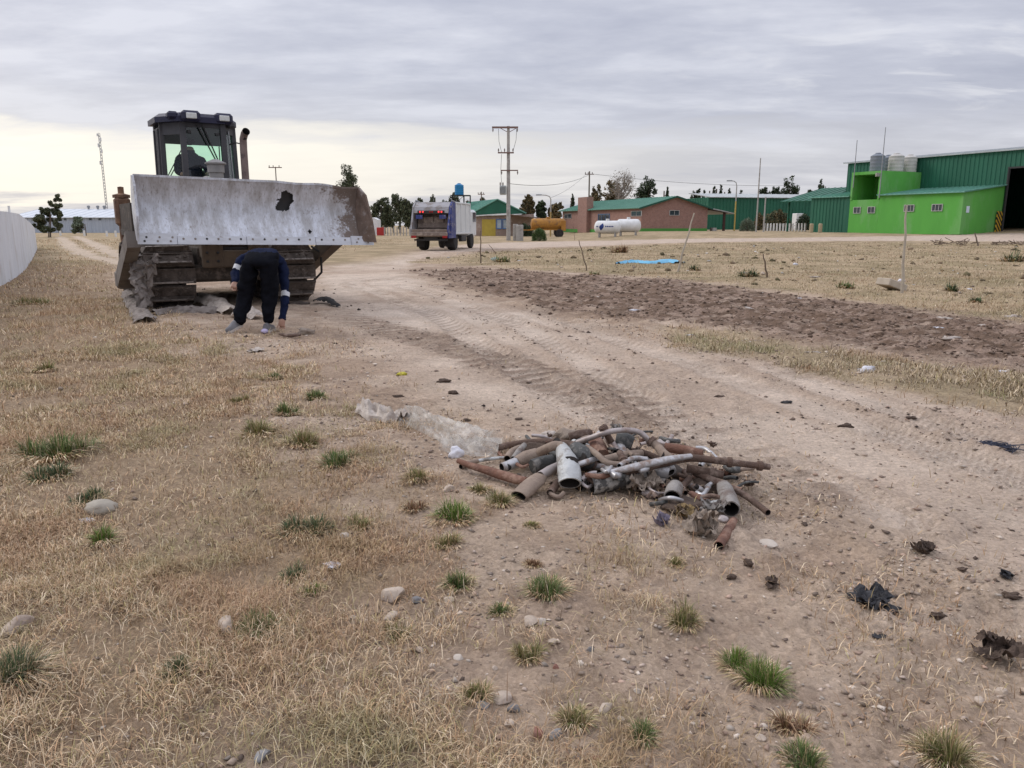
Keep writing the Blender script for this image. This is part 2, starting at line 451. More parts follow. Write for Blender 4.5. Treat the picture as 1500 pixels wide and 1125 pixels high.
def fast_mesh(name, V, F, C=None, m=None, smooth=False):   # V (n,3), F (k,3 or 4), C per-vertex colour
    me = bpy.data.meshes.new(name); k = F.shape[1]
    me.vertices.add(len(V)); me.vertices.foreach_set('co', np.ascontiguousarray(V, np.float32).ravel())
    me.loops.add(F.size); me.loops.foreach_set('vertex_index', np.ascontiguousarray(F, np.int32).ravel())
    me.polygons.add(len(F)); me.polygons.foreach_set('loop_start', np.arange(0, F.size, k, dtype=np.int32))
    if smooth: me.polygons.foreach_set('use_smooth', np.ones(len(F), bool))
    me.update(calc_edges=True)
    if C is not None:
        a = me.color_attributes.new('Col', 'FLOAT_COLOR', 'POINT')
        cc = np.ones((len(V), 4), np.float32); cc[:, :3] = C; a.data.foreach_set('color', cc.ravel())
    if m: me.materials.append(m)
    return me

# =================================================================== GROUND
def lerp(a, b, t): return a * (1 - t[..., None]) + np.asarray(b) * t[..., None]
ROADC, DIRTC, SOILC = np.array((0.515, 0.425, 0.350)), np.array((0.43, 0.338, 0.262)), np.array((0.172, 0.118, 0.086))
def ground_colour(x, y, z):
    n = fbm(x * 0.8, y * 0.8, 101); n2 = fbm(x * 4, y * 4, 111, 5); n3 = fbm(x * 0.25, y * 0.25, 121)
    c = np.broadcast_to(DIRTC, x.shape + (3,)).copy()
    c = lerp(c, (0.35, 0.265, 0.20), sstep(0.45, 0.65, n))
    c = lerp(c, (0.49, 0.40, 0.325), sstep(0.5, 0.7, fbm(x * 1.7 + 60, y * 1.7, 131)) * .6)
    rd = lerp(np.broadcast_to(ROADC, x.shape + (3,)).copy(), (0.45, 0.36, 0.29), sstep(0.42, 0.62, n))
    rd = lerp(rd, (0.57, 0.485, 0.41), sstep(0.5, 0.68, n3) * 0.7)
    d, a = pline(L_CLEAT, x, y)
    rd = lerp(rd, (0.33, 0.255, 0.20), (1 - sstep(0.3, 0.62, np.abs(d + (n2 - .5) * .6))) * 0.25 * sstep(0.3, 0.55, n))
    for L, sh in ((L_TYRE, 0.0), (L_TYRE2, 0.2), (L_TYRE, 1.75), (L_TYRE2, -1.6)):
        d, a = pline(L, x, y); d = np.abs(d + sh + (vn(a * 0.4, a * 0.0, 9) - .5) * 0.3)
        rd = lerp(rd, (0.60, 0.515, 0.44), (1 - sstep(0.10, 0.24, d)) * .45)
        rd = lerp(rd, (0.36, 0.28, 0.22), (1 - sstep(0.03, 0.12, np.abs(d - .27))) * .5 * sstep(.35, .6, n2))
    cl_, ty_ = prints(x, y); wj = (vn(x * 2, y * 2, 66) - .5)
    bar = sstep(.22, .36, np.abs(((cl_[..., 1] + cl_[..., 0] * .25 + wj * .1) / .24) % 1.0 - .5)) * cl_[..., 2]
    rd = lerp(rd, (0.235, 0.175, 0.135), bar * .8 * sstep(.25, .55, n2))
    bd = np.abs(ty_[..., 0]); tl = sstep(.2, .36, np.abs((bd / .075) % 1.0 - .5)) * ty_[..., 2]
    rd = lerp(rd, (0.30, 0.23, 0.18), tl * .65)
    dst = sstep(.52, .62, fbm(x * .8 + 20, y * .8, 45)) * sstep(.45, .6, fbm(x * 6, y * 6, 141, 4))
    rd = lerp(rd, (0.30, 0.23, 0.18), dst * .32)
    c = lerp(c, (0.27, 0.20, 0.152), sstep(.5, .62, fbm(x * 7, y * 7, 143, 5)) * .45)
    c = lerp(c, (0, 0, 0), z['road']) + rd * z['road'][..., None]
    gcol = lerp(np.broadcast_to(np.array((0.32, 0.24, 0.16)), x.shape + (3,)).copy(), (0.225, 0.16, 0.105), sstep(0.4, 0.65, n2))
    c = lerp(c, (0, 0, 0), z['grass'] * 0.85) + gcol * (z['grass'] * 0.85)[..., None]
    fcol = lerp(np.broadcast_to(np.array((0.385, 0.30, 0.20)), x.shape + (3,)).copy(), (0.28, 0.225, 0.14), sstep(0.4, 0.62, n))
    ff = np.clip(np.maximum(z['field'], z['far']), 0, 1)
    ff = ff * (1 - z['lane'] * 0.9)
    c = lerp(c, (0, 0, 0), ff) + fcol * ff[..., None]
    c = lerp(c, (0.48, 0.395, 0.325), z['lane'] * sstep(40, 46, y))
    sc_ = lerp(np.broadcast_to(SOILC, x.shape + (3,)).copy(), (0.27, 0.20, 0.16), sstep(0.42, 0.66, n2))
    sc_ = lerp(sc_, (0.11, 0.075, 0.055), sstep(.5, .64, fbm(x * 5, y * 9, 151, 5)) * .8)
    sc_ = lerp(sc_, (0.36, 0.285, 0.23), sstep(.58, .7, fbm(x * 4 + 9, y * 8, 153, 5)) * .7)
    c = lerp(c, (0, 0, 0), z['soil'] * 0.95) + sc_ * (z['soil'] * 0.95)[..., None]
    c = lerp(c, (0, 0, 0), z['strip'] * 0.8) + fcol * (z['strip'] * 0.8)[..., None]
    c = lerp(c, (0.50, 0.415, 0.335), z['track'] * 0.85)
    return c * (0.80 + 0.40 * n2)[..., None] * np.array((1.06, 1.03, .985))

def build_ground():
    ys = list(np.arange(-2.0, 15.0, 0.032)); s = 0.033
    while ys[-1] < 1600: s *= 1.0165 if ys[-1] < 60 else 1.035; ys.append(ys[-1] + s)
    ys = np.array(ys); NC = 540
    us = np.linspace(-1, 1, NC + 1)
    wdt = 0.95 * (ys + 4.5)
    X = wdt[:, None] * us[None, :]; Y = np.broadcast_to(ys[:, None], X.shape).copy()
    z = zones(X, Y); Zh = H0(X, Y) + hmicro(X, Y, z)
    C = ground_colour(X, Y, z); PC, PT_ = (q.reshape(-1, 3) for q in prints(X, Y))
    n = X.shape[0]; m = X.shape[1]
    idx = np.arange(n * m).reshape(n, m)
    F = np.stack([idx[:-1, :-1], idx[:-1, 1:], idx[1:, 1:], idx[1:, :-1]], -1).reshape(-1, 4)
    def fc(a): return (a[:-1, :-1] + a[1:, 1:]).reshape(-1) / 2
    cls = np.zeros(len(F), int)
    cls[fc(z['lane']) > 0.5] = 4
    cls[fc(z['road']) > 0.5] = 1
    cls[fc(z['soil']) > 0.5] = 2
    cls[fc(z['track']) > 0.5] = 3
    V = np.stack([X, Y, Zh], -1).reshape(-1, 3); Cc = C.reshape(-1, 3)
    gm, g_, gb = bs('dry_earth')
    at_ = N(g_, 'ShaderNodeVertexColor', _layer_name='Col'); tc_ = N(g_, 'ShaderNodeTexCoord'); ob = tc_.outputs['Object']
    nA = N(g_, 'ShaderNodeTexNoise', Vector=ob, Scale=38.0, Detail=7.0, Roughness=.72); nB = N(g_, 'ShaderNodeTexNoise', Vector=ob, Scale=9.0, Detail=6.0, Roughness=.65)
    jit = N(g_, 'ShaderNodeVectorMath', _operation='ADD', i0=ob, i1=N(g_, 'ShaderNodeVectorMath', _operation='SCALE', i0=nA.outputs[1], Scale=.03).outputs[0])
    vA = N(g_, 'ShaderNodeTexVoronoi', Vector=jit.outputs[0], Scale=46.0); vB = N(g_, 'ShaderNodeTexVoronoi', Vector=jit.outputs[0], Scale=17.0)
    f_ = mth(g_, 'ADD', .74, mth(g_, 'MULTIPLY', nA.outputs[0], .52))
    cA = N(g_, 'ShaderNodeSeparateColor', i0=vA.outputs['Color']); f_ = mth(g_, 'MULTIPLY', f_, mth(g_, 'ADD', .86, mth(g_, 'MULTIPLY', cA.outputs[0], .28)))
    f_ = mth(g_, 'MULTIPLY', f_, mth(g_, 'ADD', .84, mth(g_, 'MULTIPLY', nB.outputs[0], .32)))
    g_.links.new(mixc(g_, 1.0, at_.outputs[0], N(g_, 'ShaderNodeCombineColor', i0=f_, i1=f_, i2=f_).outputs[0], 'MULTIPLY'), gb.inputs['Base Color'])
    gb.inputs['Roughness'].default_value = .97; gb.inputs['Specular IOR Level'].default_value = .1
    hh_ = mth(g_, 'ADD', mth(g_, 'MULTIPLY', vA.outputs['Distance'], -.5), mth(g_, 'ADD', mth(g_, 'MULTIPLY', nA.outputs[0], .55), mth(g_, 'ADD', mth(g_, 'MULTIPLY', nB.outputs[0], .9), mth(g_, 'MULTIPLY', vB.outputs['Distance'], -.6))))
    def tri(v): return mth(g_, 'ABSOLUTE', mth(g_, 'SUBTRACT', mth(g_, 'FRACT', v), .5))
    ca = N(g_, 'ShaderNodeAttribute', _attribute_name='cleat'); cs = N(g_, 'ShaderNodeSeparateXYZ', i0=ca.outputs['Vector'])
    wv = mth(g_, 'ADD', cs.outputs[1], mth(g_, 'MULTIPLY', nB.outputs[0], .12))
    hc_ = mth(g_, 'MULTIPLY', cs.outputs[2], mth(g_, 'MULTIPLY', mth(g_, 'MINIMUM', mth(g_, 'MULTIPLY', tri(mth(g_, 'MULTIPLY', wv, 5.2)), 2.6), .8), 1.5))
    ta = N(g_, 'ShaderNodeAttribute', _attribute_name='tyre'); ts = N(g_, 'ShaderNodeSeparateXYZ', i0=ta.outputs['Vector'])
    ad_ = mth(g_, 'ABSOLUTE', ts.outputs[0])
    chev = mth(g_, 'GREATER_THAN', tri(mth(g_, 'MULTIPLY', mth(g_, 'ADD', ts.outputs[1], mth(g_, 'ADD', ad_, mth(g_, 'MULTIPLY', nA.outputs[0], .03))), 9.0)), .22)
    lin = mth(g_, 'GREATER_THAN', tri(mth(g_, 'MULTIPLY', ad_, 13.0)), .14)
    ht_ = mth(g_, 'MULTIPLY', ts.outputs[2], mth(g_, 'MULTIPLY', mth(g_, 'MULTIPLY', chev, lin), .75))
    hh_ = mth(g_, 'ADD', hh_, mth(g_, 'ADD', hc_, ht_))
    bp_ = N(g_, 'ShaderNodeBump', Strength=.9, Distance=.030, Height=hh_); g_.links.new(bp_.outputs[0], gb.inputs['Normal'])
    for k, nm in enumerate(('ground', 'dirt_road', 'tilled_soil', 'wheel_track', 'dirt_lane')):
        f = F[cls == k]
        if not len(f): continue
        u, inv = np.unique(f, return_inverse=True)
        o = link(nm, fast_mesh(nm, V[u], inv.reshape(f.shape), Cc[u], gm, smooth=True))
        if k in (0, 1):
            for an_, da in (('cleat', PC), ('tyre', PT_)):
                at2 = o.data.attributes.new(an_, 'FLOAT_VECTOR', 'POINT'); at2.data.foreach_set('vector', np.ascontiguousarray(da[u], np.float32).ravel())
        o['kind'] = 'structure'
build_ground(); _PL.clear()

# =================================================================== GRASS, GRAVEL, STONES, TUFTS
def blades(x, y, z, L, W, lean, phi, col, curl=0.6, simple=False):
    n = len(x)
    dx, dy = np.cos(phi), np.sin(phi)
    px, py = -dy, dx
    l1 = lean * (1 - curl * 0.5); l2 = np.clip(lean * (1 + curl), 0, 1.75)
    mx = x + dx * np.sin(l1) * L * .55; my = y + dy * np.sin(l1) * L * .55; mz = z + np.cos(l1) * L * .55
    tx = mx + dx * np.sin(l2) * L * .45; ty = my + dy * np.sin(l2) * L * .45; tz = np.maximum(mz + np.cos(l2) * L * .45, z + 0.004)
    if simple:
        V = np.empty((n, 3, 3)); ex, ey, ez = x + dx * np.sin(lean) * L, y + dy * np.sin(lean) * L, z + np.cos(lean) * L
        for k, (sx, bx, by, bz) in enumerate(((-1, x, y, z), (1, x, y, z), (0, ex, ey, ez))):
            V[:, k, 0] = bx + px * sx * .5 * W; V[:, k, 1] = by + py * sx * .5 * W; V[:, k, 2] = bz
        return V.reshape(-1, 3), np.arange(n * 3).reshape(-1, 3), np.repeat(col, 3, 0)
    V = np.empty((n, 5, 3))
    for k, (sx, wf, bx, by, bz) in enumerate(((-1, .5, x, y, z), (1, .5, x, y, z), (-1, .42, mx, my, mz), (1, .42, mx, my, mz), (0, 0, tx, ty, tz))):
        V[:, k, 0] = bx + px * sx * wf * W; V[:, k, 1] = by + py * sx * wf * W; V[:, k, 2] = bz
    b = np.arange(n)[:, None] * 5
    F = np.concatenate([b + np.array([0, 1, 3]), b + np.array([0, 3, 2]), b + np.array([2, 3, 4])], 0)
    C = np.repeat(col[:, None, :], 5, 1)
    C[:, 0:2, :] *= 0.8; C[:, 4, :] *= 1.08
    return V.reshape(-1, 3), F, C.reshape(-1, 3)

def pick(pal, n, wts=None):
    pal = np.array(pal); i = rng.choice(len(pal), n, p=None if wts is None else np.array(wts) / sum(wts))
    return pal[i] * rng.uniform(0.5, 1.38, (n, 1))
STRAW = [(0.62, 0.47, 0.30), (0.49, 0.35, 0.21), (0.72, 0.585, 0.41), (0.33, 0.22, 0.135), (0.43, 0.36, 0.17), (0.56, 0.36, 0.21)]
GRASS_M = plain_vcol('dry_grass', 0.75)

def scatter(bands, maskf, name, pal, wts, green=0.0, hl=1.0):
    Vs, Fs, Cs = [], [], []; off = 0
    for (y0, y1, den, L0, L1, w) in bands:
        a = (y1 - y0) * 2 * 0.78 * ((y0 + y1) / 2 + 1.2); n = int(a * den)
        y = np.sqrt(rng.uniform((y0 + 1.2) ** 2, (y1 + 1.2) ** 2, n)) - 1.2
        x = rng.uniform(-1, 1, n) * 0.78 * (y + 1.2)
        z = zones(x, y)
        keep = rng.random(n) < maskf(x, y, z)
        x, y = x[keep], y[keep]; z = {k: v[keep] for k, v in z.items()}
        n = len(x)
        if not n: continue
        h = H0(x, y) + hmicro(x, y, z)
        col = pick(pal, n, wts)
        pn = fbm(x * 0.9, y * 0.9, 201); gn = fbm(x * 1.6, y * 1.6, 211); rn = fbm(x * 1.2 + 40, y * 1.2, 221)
        gm = sstep(0.56, 0.70, gn)[:, None] * 0.34 + green * sstep(.45, .6, gn)[:, None]
        col = col * (1 - gm) + gm * np.array((0.20, 0.22, 0.085)) * rng.uniform(.7, 1.25, (n, 1))
        rm = sstep(0.54, 0.66, rn)[:, None] * 0.45
        col = col * (1 - rm) + rm * np.array((0.40, 0.235, 0.14)) * rng.uniform(.7, 1.2, (n, 1))
        L = rng.uniform(L0, L1, n) * (0.55 + 0.9 * pn) * hl
        lean = np.abs(rng.normal(1.05, 0.42, n)).clip(0.05, 1.5)
        phi = rng.uniform(0, 2 * np.pi, n) + 1.2 * (pn - .5)
        lift = rng.random(n) ** 2 * L * .35 * (y0 < 12)
        V, F, C = blades(x, y, h - 0.004 + lift, L, w * rng.uniform(.7, 1.3, n), lean, phi, col, .6, y0 >= 8.9)
        Vs.append(V); Fs.append(F + off); Cs.append(C); off += len(V)
    me = fast_mesh(name, np.concatenate(Vs), np.concatenate(Fs), np.concatenate(Cs), GRASS_M)
    o = link(name, me); o['kind'] = 'stuff'
    return o

def m_left(x, y, z):
    p = fbm(x * 2.0, y * 2.0, 231)
    q = sstep(0.44, 0.56, fbm(x * 0.9 + 11, y * 0.9, 233))
    g = np.maximum(z['grass'], .8 * sstep(30, 40, y) * sstep(-8, -12, x))
    gap_ = 1 - .6 * sstep(.58, .68, fbm(x * 1.5 + 31, y * 1.5, 237))
    return g * (0.22 + 0.9 * sstep(0.35, 0.6, p)) * (.45 + .55 * q) * gap_ * (1 - z['track'])
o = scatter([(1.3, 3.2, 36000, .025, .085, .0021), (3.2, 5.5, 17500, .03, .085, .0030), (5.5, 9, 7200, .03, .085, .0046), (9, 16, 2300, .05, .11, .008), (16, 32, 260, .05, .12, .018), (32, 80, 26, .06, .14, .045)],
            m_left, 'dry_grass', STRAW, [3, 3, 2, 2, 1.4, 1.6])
tag(o, 'flattened straw coloured dry grass covering the verge on the left', 'grass')
def m_right(x, y, z):
    return np.clip(z['strip'] * (.12 + .95 * sstep(.40, .58, fbm(x * 1.8, y * 1.8, 243))) + z['field'] * (0.25 + 0.5 * fbm(x * 0.7, y * 0.7, 241)), 0, 1) * (1 - z['soil'])
o = scatter([(5, 9, 1800, .04, .10, .006), (9, 14, 1300, .04, .10, .009), (14, 24, 520, .04, .09, .013), (24, 65, 90, .04, .10, .028)], m_right, 'field_grass',
            [(0.51, 0.40, 0.265), (0.42, 0.32, 0.20), (0.58, 0.48, 0.34), (0.33, 0.28, 0.14), (0.22, 0.165, 0.11)], [3, 3, 2, 1.6, 2], 0.12)
tag(o, 'short yellowish dry grass on the field and strip right of the road', 'grass')
# loose straw and thin dry stalks on the bare earth
def m_bare(x, y, z):
    p = fbm(x * 1.5, y * 1.5, 251)
    return (1 - z['grass']) * (1 - z['soil']) * (1 - 0.94 * z['road']) * (1 - z['strip']) * sstep(0.42, 0.62, p) * 0.8 * sstep(14, 10, y)
o = scatter([(1.3, 3.2, 2600, .03, .09, .0028), (3.2, 6, 900, .03, .09, .004), (6, 12, 220, .04, .1, .007)], m_bare, 'straw_litter', STRAW, [2, 3, 1.5, 3, .6, 1.5], 0, 0.8)
tag(o, 'sparse bits of straw lying on the bare earth verge', 'straw')

# gravel
def gravel(name, bands, maskf, pal, label):
    octv = np.array([(1, 0, 0), (-1, 0, 0), (0, 1, 0), (0, -1, 0), (0, 0, 1), (0, 0, -.6), (.6, .6, .5), (-.6, -.5, .55)])
    bm = bmesh.new(); vs = [bm.verts.new(v) for v in octv]; bmesh.ops.convex_hull(bm, input=vs)
    bmesh.ops.triangulate(bm, faces=bm.faces); bm.verts.index_update()
    base = np.array([v.co[:] for v in bm.verts]); f0 = np.array([[v.index for v in f.verts] for f in bm.faces]); bm.free()
    Vs, Fs, Cs = [], [], []; off = 0; nb = len(base)
    for (y0, y1, den, r0, r1) in bands:
        n = int((y1 - y0) * 1.56 * ((y0 + y1) / 2 + 1.2) * den)
        y = np.sqrt(rng.uniform((y0 + 1.2) ** 2, (y1 + 1.2) ** 2, n)) - 1.2; x = rng.uniform(-1, 1, n) * 0.78 * (y + 1.2)
        z = zones(x, y); k = rng.random(n) < maskf(x, y, z); x, y = x[k], y[k]; z = {a: b[k] for a, b in z.items()}; n = len(x)
        h = H0(x, y) + hmicro(x, y, z)
        r = r0 * (r1 / r0) ** (rng.random(n) ** 2.2)
        sc_ = r[:, None] * rng.uniform(.65, 1.2, (n, 3)) * np.array((1, 1, .62))
        th = rng.uniform(0, 6.28, n); V = base[None] * rng.uniform(.5, 1.4, (n, nb, 1)) * sc_[:, None, :]
        c_, s_ = np.cos(th)[:, None], np.sin(th)[:, None]
        vx = V[..., 0] * c_ - V[..., 1] * s_; vy = V[..., 0] * s_ + V[..., 1] * c_
        W = np.stack([vx + x[:, None], vy + y[:, None], V[..., 2] + (h + r * .12)[:, None]], -1)
        col = pick(pal, n)
        Vs.append(W.reshape(-1, 3)); Fs.append((f0[None] + (np.arange(n) * nb)[:, None, None] + off).reshape(-1, 3)); Cs.append(np.repeat(col, nb, 0)); off += n * nb
    me = fast_mesh(name, np.concatenate(Vs), np.concatenate(Fs), np.concatenate(Cs), STONE_V)
    o = link(name, me); o['kind'] = 'stuff'; tag(o, label, 'gravel')
STONE_V = vcol('pebble', 0.9, 120.0, 0.3)
def m_peb(x, y, z):
    p = fbm(x * 1.1, y * 1.1, 261)
    return np.clip((1 - 0.80 * z['road']) * (0.25 + sstep(.42, .6, p)) * (1 - .75 * z['grass']) * (1 - z['soil']), 0, 1)
gravel('gravel', [(1.3, 3.2, 1900, .0024, .016), (3.2, 6, 720, .0038, .019), (6, 11, 150, .006, .026)], m_peb,
       [(0.46, 0.37, 0.30), (0.37, 0.29, 0.225), (0.56, 0.48, 0.40), (0.26, 0.195, 0.155), (0.42, 0.30, 0.23)], 'loose pebbles and crumbs of earth on the bare dirt')
def m_clod(x, y, z): return z['soil'] * 0.9
gravel('soil_clods', [(7, 14, 200, .008, .045), (14, 30, 60, .014, .065)], m_clod, [(0.23, 0.162, 0.12), (0.155, 0.108, 0.08), (0.33, 0.245, 0.19), (0.19, 0.135, 0.10)], 'dark clods of earth on the turned soil strip')
def m_chip(x, y, z):
    return np.clip(z['road'] + .5 * (1 - z['grass']), 0, 1) * sstep(.5, .66, fbm(x * .7, y * .7, 271)) * (1 - z['soil'])
gravel('dark_crumbs', [(1.5, 4, 60, .003, .015), (4, 9, 50, .005, .02), (9, 20, 10, .010, .04)], m_chip, [(0.10, 0.075, 0.06), (0.16, 0.12, 0.09), (0.07, 0.055, 0.05)], 'scattered dark crumbs of mud and debris on the road')
def m_ruts(x, y, z):
    d, a = pline(L_CLEAT, x, y); m = (1 - sstep(.15, .5, np.abs(d))) * sstep(.4, .6, fbm(x * 2, y * 2, 281)) * sstep(0, 1.5, a)
    for L, sh in ((L_TYRE, 0.0), (L_TYRE2, 0.2), (L_TYRE, 1.75)):
        d, a = pline(L, x, y); m = np.maximum(m, (1 - sstep(.03, .16, np.abs(np.abs(d + sh) - .3))) * .8 * sstep(.42, .6, fbm(x * 2.5, y * 2.5, 285)))
    return m
gravel('rut_crumbs', [(3.5, 7, 330, .005, .022), (7, 12, 150, .007, .03), (12, 20, 30, .012, .04)], m_ruts, [(0.36, 0.28, 0.22), (0.27, 0.205, 0.16), (0.44, 0.35, 0.28), (0.2, 0.15, 0.12)], 'crumbled earth along the wheel and track marks on the road')
gravel('dead_weeds', [(14, 26, 2.2, .03, .13), (26, 60, .6, .05, .2)], lambda x, y, z: z['field'] * sstep(.48, .62, fbm(x * .5, y * .5, 291)), [(0.17, 0.13, 0.08), (0.13, 0.11, 0.06), (0.23, 0.17, 0.11)], 'low dead weeds dotting the field right of the road')
gravel('pale_scraps', [(16, 26, .35, .03, .10), (26, 48, .10, .05, .14)], lambda x, y, z: z['field'] * .9 + z['soil'] * .5, [(0.55, 0.50, 0.44), (0.65, 0.62, 0.58), (0.42, 0.34, 0.27)], 'small pale scraps of litter strewn over the field')

# stones one can pick out
ST = {'tan': mat('tan_stone', (0.50, 0.415, 0.335), (0.38, 0.305, 0.24), 7, .9, bump=.5, bsc=30, c3=(0.26, 0.2, 0.16), sc3=5),
      'grey': mat('grey_stone', (0.30, 0.29, 0.28), (0.22, 0.215, 0.21), 8, .85, bump=.4, bsc=35, c3=(0.4, 0.34, 0.28), sc3=4),
      'dark': mat('slate_stone', (0.20, 0.19, 0.185), (0.14, 0.135, 0.135), 8, .8, bump=.4, bsc=35),
      'red': mat('brick_red_stone', (0.27, 0.105, 0.075), (0.20, 0.085, 0.065), 9, .9, bump=.5, bsc=30, c3=(0.3, 0.2, 0.15), sc3=6),
      'pale': mat('pale_stone', (0.55, 0.49, 0.42), (0.42, 0.36, 0.30), 7, .9, bump=.4, bsc=30)}
def stone_mesh(r, flat, seed, cuts=5):
    rd = random.Random(seed); bm = bmesh.new(); bmesh.ops.create_icosphere(bm, subdivisions=3, radius=1.0)
    pl = [(Vector((rd.gauss(0, 1), rd.gauss(0, 1), rd.gauss(0, .8))).normalized(), rd.uniform(.55, .85)) for _ in range(cuts + 4)]
    sx, sy = rd.uniform(.8, 1.2), rd.uniform(.65, 1.0)
    for v in bm.verts:
        c = v.co.copy()
        for n, d in pl:
            q = c.dot(n)
            if q > d: c -= n * (q - d) * .92
        k = 1 + .10 * (float(fbm(np.array(c.x * 2 + seed), np.array(c.y * 2 + c.z * 1.7), seed)) - .5)
        v.co = Vector((c.x * sx, c.y * sy, c.z * flat)) * r * k
    me = bpy.data.meshes.new('stone'); bm.to_mesh(me); bm.free()
    me.polygons.foreach_set('use_smooth', [True] * len(me.polygons)); me.set_sharp_from_angle(angle=R(28))
    return me
STONES = [  # px, py (foot), width px, flatness, kind, label
    (329, 930, 42, .75, 'tan', 'angular tan stone half sunk in the dry grass at lower left'),
    (18, 928, 46, .6, 'tan', 'weathered tan stone at the left edge above a dark green tuft'),
    (574, 882, 42, .7, 'tan', 'rounded tan stone, largest on the bare patch below the pipe pile'),
    (575, 908, 28, .6, 'tan', 'small tan stone just below the largest rounded one'),
    (611, 893, 26, .5, 'dark', 'blue grey slate stone right of two tan stones'),
    (503, 788, 22, .7, 'pale', 'pale stone lying alone in thin grass left of a flat green tuft'),
    (656, 722, 28, .5, 'tan', 'flat tan stone above the bright green tuft'),
    (777, 920, 40, .3, 'tan', 'flat tan stone slab beside a pair of bright pebbles'),
    (791, 918, 22, .7, 'pale', 'whitish quartz stone on the bare earth in the middle'),
    (810, 955, 26, .45, 'tan', 'flat beige stone below the whitish quartz stone'),
    (736, 1034, 38, .35, 'tan', 'flat tan stone beside a dull brown one near the bottom'),
    (706, 1044, 28, .55, 'grey', 'grey stone under a dull grass tuft near the bottom'),
    (752, 1048, 30, .5, 'dark', 'dark brownish stone above the red stone near the bottom'),
    (788, 1084, 28, .9, 'red', 'brick red stone near the bottom edge'),
    (814, 1084, 26, .8, 'grey', 'square grey stone touching the brick red stone'),
    (746, 1068, 22, .7, 'tan', 'small rounded tan stone left of the brick red stone'),
    (888, 1050, 28, .75, 'tan', 'block of tan stone right of a dull green tuft near the bottom'),
    (911, 1062, 20, .7, 'tan', 'small tan stone just right of the tan block'),
    (844, 1118, 26, .7, 'tan', 'rounded tan stone at the bottom edge under the red stone'),
    (875, 1122, 20, .6, 'red', 'small reddish stone at the bottom edge'),
    (934, 1026, 18, .6, 'pale', 'small pale stone among pebbles right of centre near the bottom'),
    (657, 885, 20, .6, 'tan', 'small tan stone under a dark green tuft in the middle'),
    (642, 892, 14, .6, 'pale', 'small pale pebble stone beside the slate stone'),
    (672, 970, 20, .7, 'pale', 'pale stone between dry grass and bare earth'),
    (814, 984, 14, .8, 'red', 'small brownish red stone on the bare earth'),
    (985, 885, 18, .6, 'tan', 'small tan stone on the bare earth left of a yellowish tuft'),
    (1100, 990, 22, .5, 'tan', 'flat tan stone near the bright tuft at lower right'),
    (1115, 1090, 24, .4, 'tan', 'flat pale brown stone at the lower right bottom'),
    (1436, 1042, 20, .7, 'tan', 'rounded tan stone at lower right under a brown scrap'),
    (1472, 1020, 22, .5, 'tan', 'flat tan stone by the right edge below a brown scrap'),
    (380, 1122, 40, .45, 'grey', 'pale grey stone cut by the bottom edge'),
    (615, 960, 16, .6, 'tan', 'small tan stone in thin grass left of centre'),
    (865, 958, 16, .6, 'dark', 'small slate stone lying alone on bare earth'),
    (515, 905, 14, .6, 'tan', 'little tan stone in dry grass left of the largest rounded stone'),
    (1130, 798, 44, .22, 'pale', 'low pale stone slab right of the pipe pile'),
    (725, 985, 14, .6, 'tan', 'little tan stone on the bare earth above a dull tuft'),
]
for i, (px, py, wpx, fl, kd, lb) in enumerate(STONES):
    p = on(px, py); r = wpx * 0.5 * p.length / FPX * 0.97
    p2 = p + Vector((0, r * .5, 0))
    o = link('stone', stone_mesh(r, fl, i + 3)); o.data.materials.append(ST[kd])
    o.location = (p2.x, p2.y, gz(p2.x, p2.y) + r * fl * .30); o.rotation_euler = (0, 0, random.uniform(0, 6.28))
    tag(o, lb, 'stone', 'stones on the verge')

